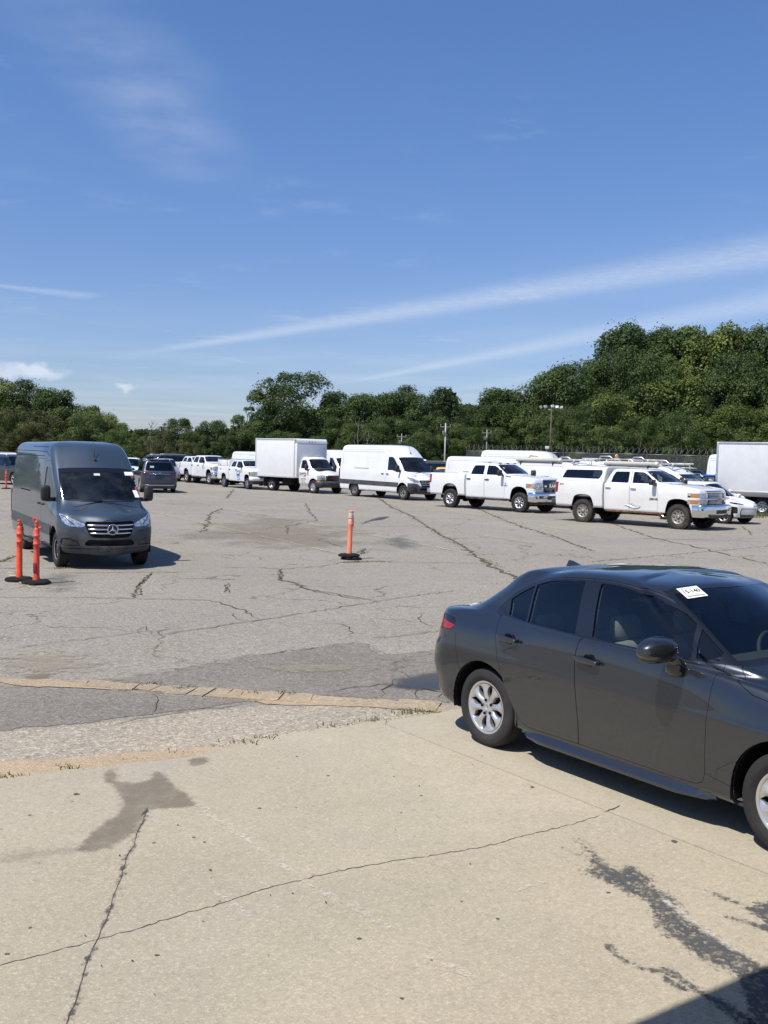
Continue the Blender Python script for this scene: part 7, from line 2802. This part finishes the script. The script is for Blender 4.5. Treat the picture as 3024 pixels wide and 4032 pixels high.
def bare_tree(label, px, top, y, m, seed, forks=16):
    tip = at_depth(px, top, y)
    t = thing('bare_tree', label, 'tree', (tip.x, y, -.05))
    rg = np.random.default_rng(seed)
    h = tip.z
    mb = MB()
    mb.tube([(0, 0, 0), (.1, 0, h * .35), (-.05, 0, h * .7), (.1, 0, h)], [h * .016, h * .011, h * .006, h * .001], 7)
    mb.build('trunk', m, t)
    br = MB()
    for _ in range(forks):
        z = rg.uniform(.25, .85) * h
        a = rg.uniform(0, 6.28)
        l = rg.uniform(.15, .32) * h * (1.1 - z / h * .6)
        p1 = (math.cos(a) * l * .5, math.sin(a) * l * .5, z + l * .45)
        p2 = (math.cos(a) * l * .8, math.sin(a) * l * .8, z + l * .95)
        br.tube([(0, 0, z), p1, p2], [h * .005, h * .003, h * .001], 5)
        for _ in range(3):
            b2 = a + rg.normal(0, .7)
            q = rg.uniform(.3, .6) * l
            br.tube([p1, (p1[0] + math.cos(b2) * q * .6, p1[1] + math.sin(b2) * q * .6, p1[2] + q * .7)], [h * .0025, h * .0008], 4)
    br.build('branches', m, t)
    return t


bare_tree('leafless grey tree right of the sky gap', 594, 1648, 124, BARE, 3)
bare_tree('pale dead trunk standing before the wood, left of the long van aerial', 1412, 1640, 112, BARE, 4, 10)
bare_tree('pale leaning dead tree before the wood above the long white van', 1450, 1690, 112, BARE, 5, 8)

# far wood that closes the gaps between the trunks
fw = MB()
rg = np.random.default_rng(77)
vs_, fs_ = [], []
n = 48000
xx = rg.uniform(-62, 82, n)
yy = 140 + rg.uniform(0, 14, n)
env = np.interp(xx, [-95, -60, -40, -28, -10, 10, 30, 55, 110], [9, 9, 5, 4, 8, 10, 9, 13, 14])
zz = env * np.sqrt(rg.random(n)) * (1 + .12 * np.sin(xx * .9) + .08 * np.sin(xx * 2.3))
s = rg.uniform(.28, .55, n)
nr = rg.normal(size=(n, 3)) + np.array([0, -.6, .5])
nr /= np.linalg.norm(nr, axis=1, keepdims=True)
tt = np.cross(nr, rg.normal(size=(n, 3)))
tt /= np.linalg.norm(tt, axis=1, keepdims=True)
bb_ = np.cross(nr, tt)
c = np.stack([xx, yy, zz], 1)
v = np.stack([c - tt * s[:, None], c - bb_ * s[:, None] * .7, c + tt * s[:, None], c + bb_ * s[:, None] * .7], 1).reshape(-1, 3)
me = bpy.data.meshes.new('far_wood')
me.from_pydata(v.tolist(), [], np.arange(4 * n).reshape(-1, 4).tolist())
at = me.attributes.new('tone', 'FLOAT', 'POINT')
at.data.foreach_set('value', np.repeat(np.clip(.3 + .25 * np.sin(xx * .6) + rg.normal(0, .15, n), 0, 1), 4).astype(np.float32))
me.materials.append(LEAF_D)
tag(link('far_wood', me), 'dark green wood closing the view behind the single trees', 'wood', kind='stuff')

# grass slope in front of the wood, by the fence
sl = MB()
sl.add([(-100, 121, -.02), (14, 101, -.02), (110, 78, -.02), (130, 150, 1.6), (14, 150, 1.2), (-100, 160, .6)], [(0, 1, 4, 5), (1, 2, 3, 4)])
tag(sl.build('grass_bank', mat('bank_grass', (.085, .10, .035), .95, vary=.45, vscale=.8, bumps=(3, .8, .2))), 'rough green bank at the foot of the wood', kind='structure')


# ------------------------------------------------------------------ fence with razor wire
def fence():
    t = thing('chain_link_fence', 'chain-link fence with razor wire coils along the wood on the right', 'fence')
    A, B, C = Vector((8.0, 100, 0)), Vector((20.5, 90, 0)), Vector((60, 80, 0))
    GALV = mat('galvanised_steel', (.30, .31, .31), .5, .7, vary=.15)
    H = 2.95
    wire = bpy.data.materials.new('chain_link')
    wire.use_nodes = True
    q = NT(wire.node_tree)
    b = q.n['Principled BSDF']
    b.inputs['Base Color'].default_value = (.20, .205, .20, 1)
    b.inputs['Metallic'].default_value = .5
    b.inputs['Roughness'].default_value = .6
    uv = q.node('ShaderNodeAttribute', attribute_name='mesh_uv')
    sp = q.node('ShaderNodeSeparateXYZ')
    q.l.new(uv.outputs['Vector'], sp.inputs[0])
    u1 = q.math('ABSOLUTE', q.math('SUBTRACT', q.math('FRACT', q.math('MULTIPLY', q.math('ADD', sp.outputs[0], sp.outputs[1]), 9.0)), .5))
    u2 = q.math('ABSOLUTE', q.math('SUBTRACT', q.math('FRACT', q.math('MULTIPLY', q.math('SUBTRACT', sp.outputs[0], sp.outputs[1]), 9.0)), .5))
    q.put(b.inputs['Alpha'], q.math('LESS_THAN', q.math('MINIMUM', u1, u2), .075))
    for P, Q in ((A, B), (B, C)):
        L = (Q - P).length
        d = (Q - P).normalized()
        n = int(round(L / 2.6))
        for k in range(n + 1):
            p = P + d * (L * k / n)
            mb = MB()
            mb.tube([(p.x, p.y, 0), (p.x, p.y, H), (p.x - .12, p.y - .25, H + .34)], .026, 6)
            mb.build('post', GALV, t)
            if k < n:
                p2 = P + d * (L * (k + 1) / n)
                me = bpy.data.meshes.new('mesh_panel')
                me.from_pydata([(p.x, p.y, .05), (p2.x, p2.y, .05), (p2.x, p2.y, H - .03), (p.x, p.y, H - .03)], [], [(0, 1, 2, 3)])
                a = me.attributes.new('mesh_uv', 'FLOAT_VECTOR', 'POINT')
                l = (p2 - p).length
                a.data.foreach_set('vector', [0, .05, 0, l, .05, 0, l, H - .03, 0, 0, H - .03, 0])
                me.materials.append(wire)
                link('mesh_panel', me, t)
                mb = MB()
                mb.tube([(p.x, p.y, H), (p2.x, p2.y, H)], .028, 6)
                mb.build('rail', GALV, t)
                coil = []
                for j in range(13):
                    a_ = 2 * math.pi * j / 12 * 4.0
                for j in range(61):
                    f = j / 60
                    a_ = 2 * math.pi * f * 5
                    c = p.lerp(p2, f)
                    coil.append((c.x - .05 + .0 * math.cos(a_) + d.x * .20 * math.sin(a_ * 1.0), c.y - .12 + .30 * math.cos(a_) * .8, H + .32 + .30 * math.sin(a_)))
                mb = MB()
                mb.tube(coil, .009, 4)
                mb.build('razor_coil', GALV, t)
    return t


fence()


# ------------------------------------------------------------------ poles
def pole(name, label, px, top, y, r, m, parts):
    tip = at_depth(px, top, y)
    t = thing(name, label, 'pole', (tip.x, y, -.05))
    mb = MB()
    mb.tube([(0, 0, 0), (0, 0, tip.z)], [r, r * .7], 10)
    mb.build('mast', m, t)
    parts(t, tip.z)
    return t


def fl_parts(t, h):
    mb = MB()
    mb.tube([(-.55, 0, h - .45), (.55, 0, h - .45)], .04, 6)
    mb.tube([(-.55, 0, h - .45), (-.62, 0, h - .2)], .03, 6)
    mb.tube([(.55, 0, h - .45), (.62, 0, h - .2)], .03, 6)
    mb.build('crossarm', GREYMET, t)
    for x, a, tl in ((-.95, 1.0, -.5), (-.55, .5, -.3), (.10, .1, -.2), (.50, -.3, -.2), (.88, -.7, -.3)):
        mb = MB()
        mb.box((0, 0, 0), (.34, .14, .30), .05)
        mb.build('floodlight', mat('floodlight_grey', (.30, .30, .29), .45, .3), t, (x, -.05, h - .12 - abs(x) * .12), (R(-35), tl * .6, a))
    for z in (h * .47, h * .32):
        mb = MB()
        mb.box((-.28, -.05, z), (.34, .25, .26), .03)
        mb.build('control_box', mat('pale_box', (.6, .6, .58), .6), t)
    mb = MB()
    mb.tube([(-.3, 0, h * .21), (.3, 0, h * .21)], .04, 6)
    mb.build('bracket', PAPER, t)


def ut_parts(t, h):
    mb = MB()
    mb.box((0, 0, h - .35), (1.0, .10, .10), .01)
    mb.build('crossarm', GREYMET, t)
    for x in (-.45, .45):
        mb = MB()
        mb.lathe([(.03, 0), (.06, .05), (.06, .12), (.02, .2)], 8, 'z', (x, 0, h - .30))
        mb.build('insulator', GREYMET, t)
    mb = MB()
    mb.box((-.18, -.05, h - .9), (.25, .2, .35), .03)
    mb.build('transformer', GREYMET, t)


pole('floodlight_pole', 'brown pole with a fan of floodlights before the tall wood', 2172, 1592, 92, .075, mat('brown_pole', (.11, .075, .055), .8, vary=.2), fl_parts)
pole('utility_pole', 'white utility pole above the yellow hatchback', 1755, 1664, 96, .085, mat('white_pole', (.42, .42, .41), .6, vary=.05), ut_parts)
pole('utility_pole', 'thin grey utility pole in the wood right of the white one', 1918, 1690, 108, .08, GREYMET, ut_parts)
pole('utility_pole', 'short faint pole behind the long white van roof', 1582, 1705, 106, .07, GREYMET, ut_parts)
pole('sign_post', 'dark post in the sky gap right of the grey van', 497, 1722, 110, .12, DARKTRIM, lambda t, h: None)
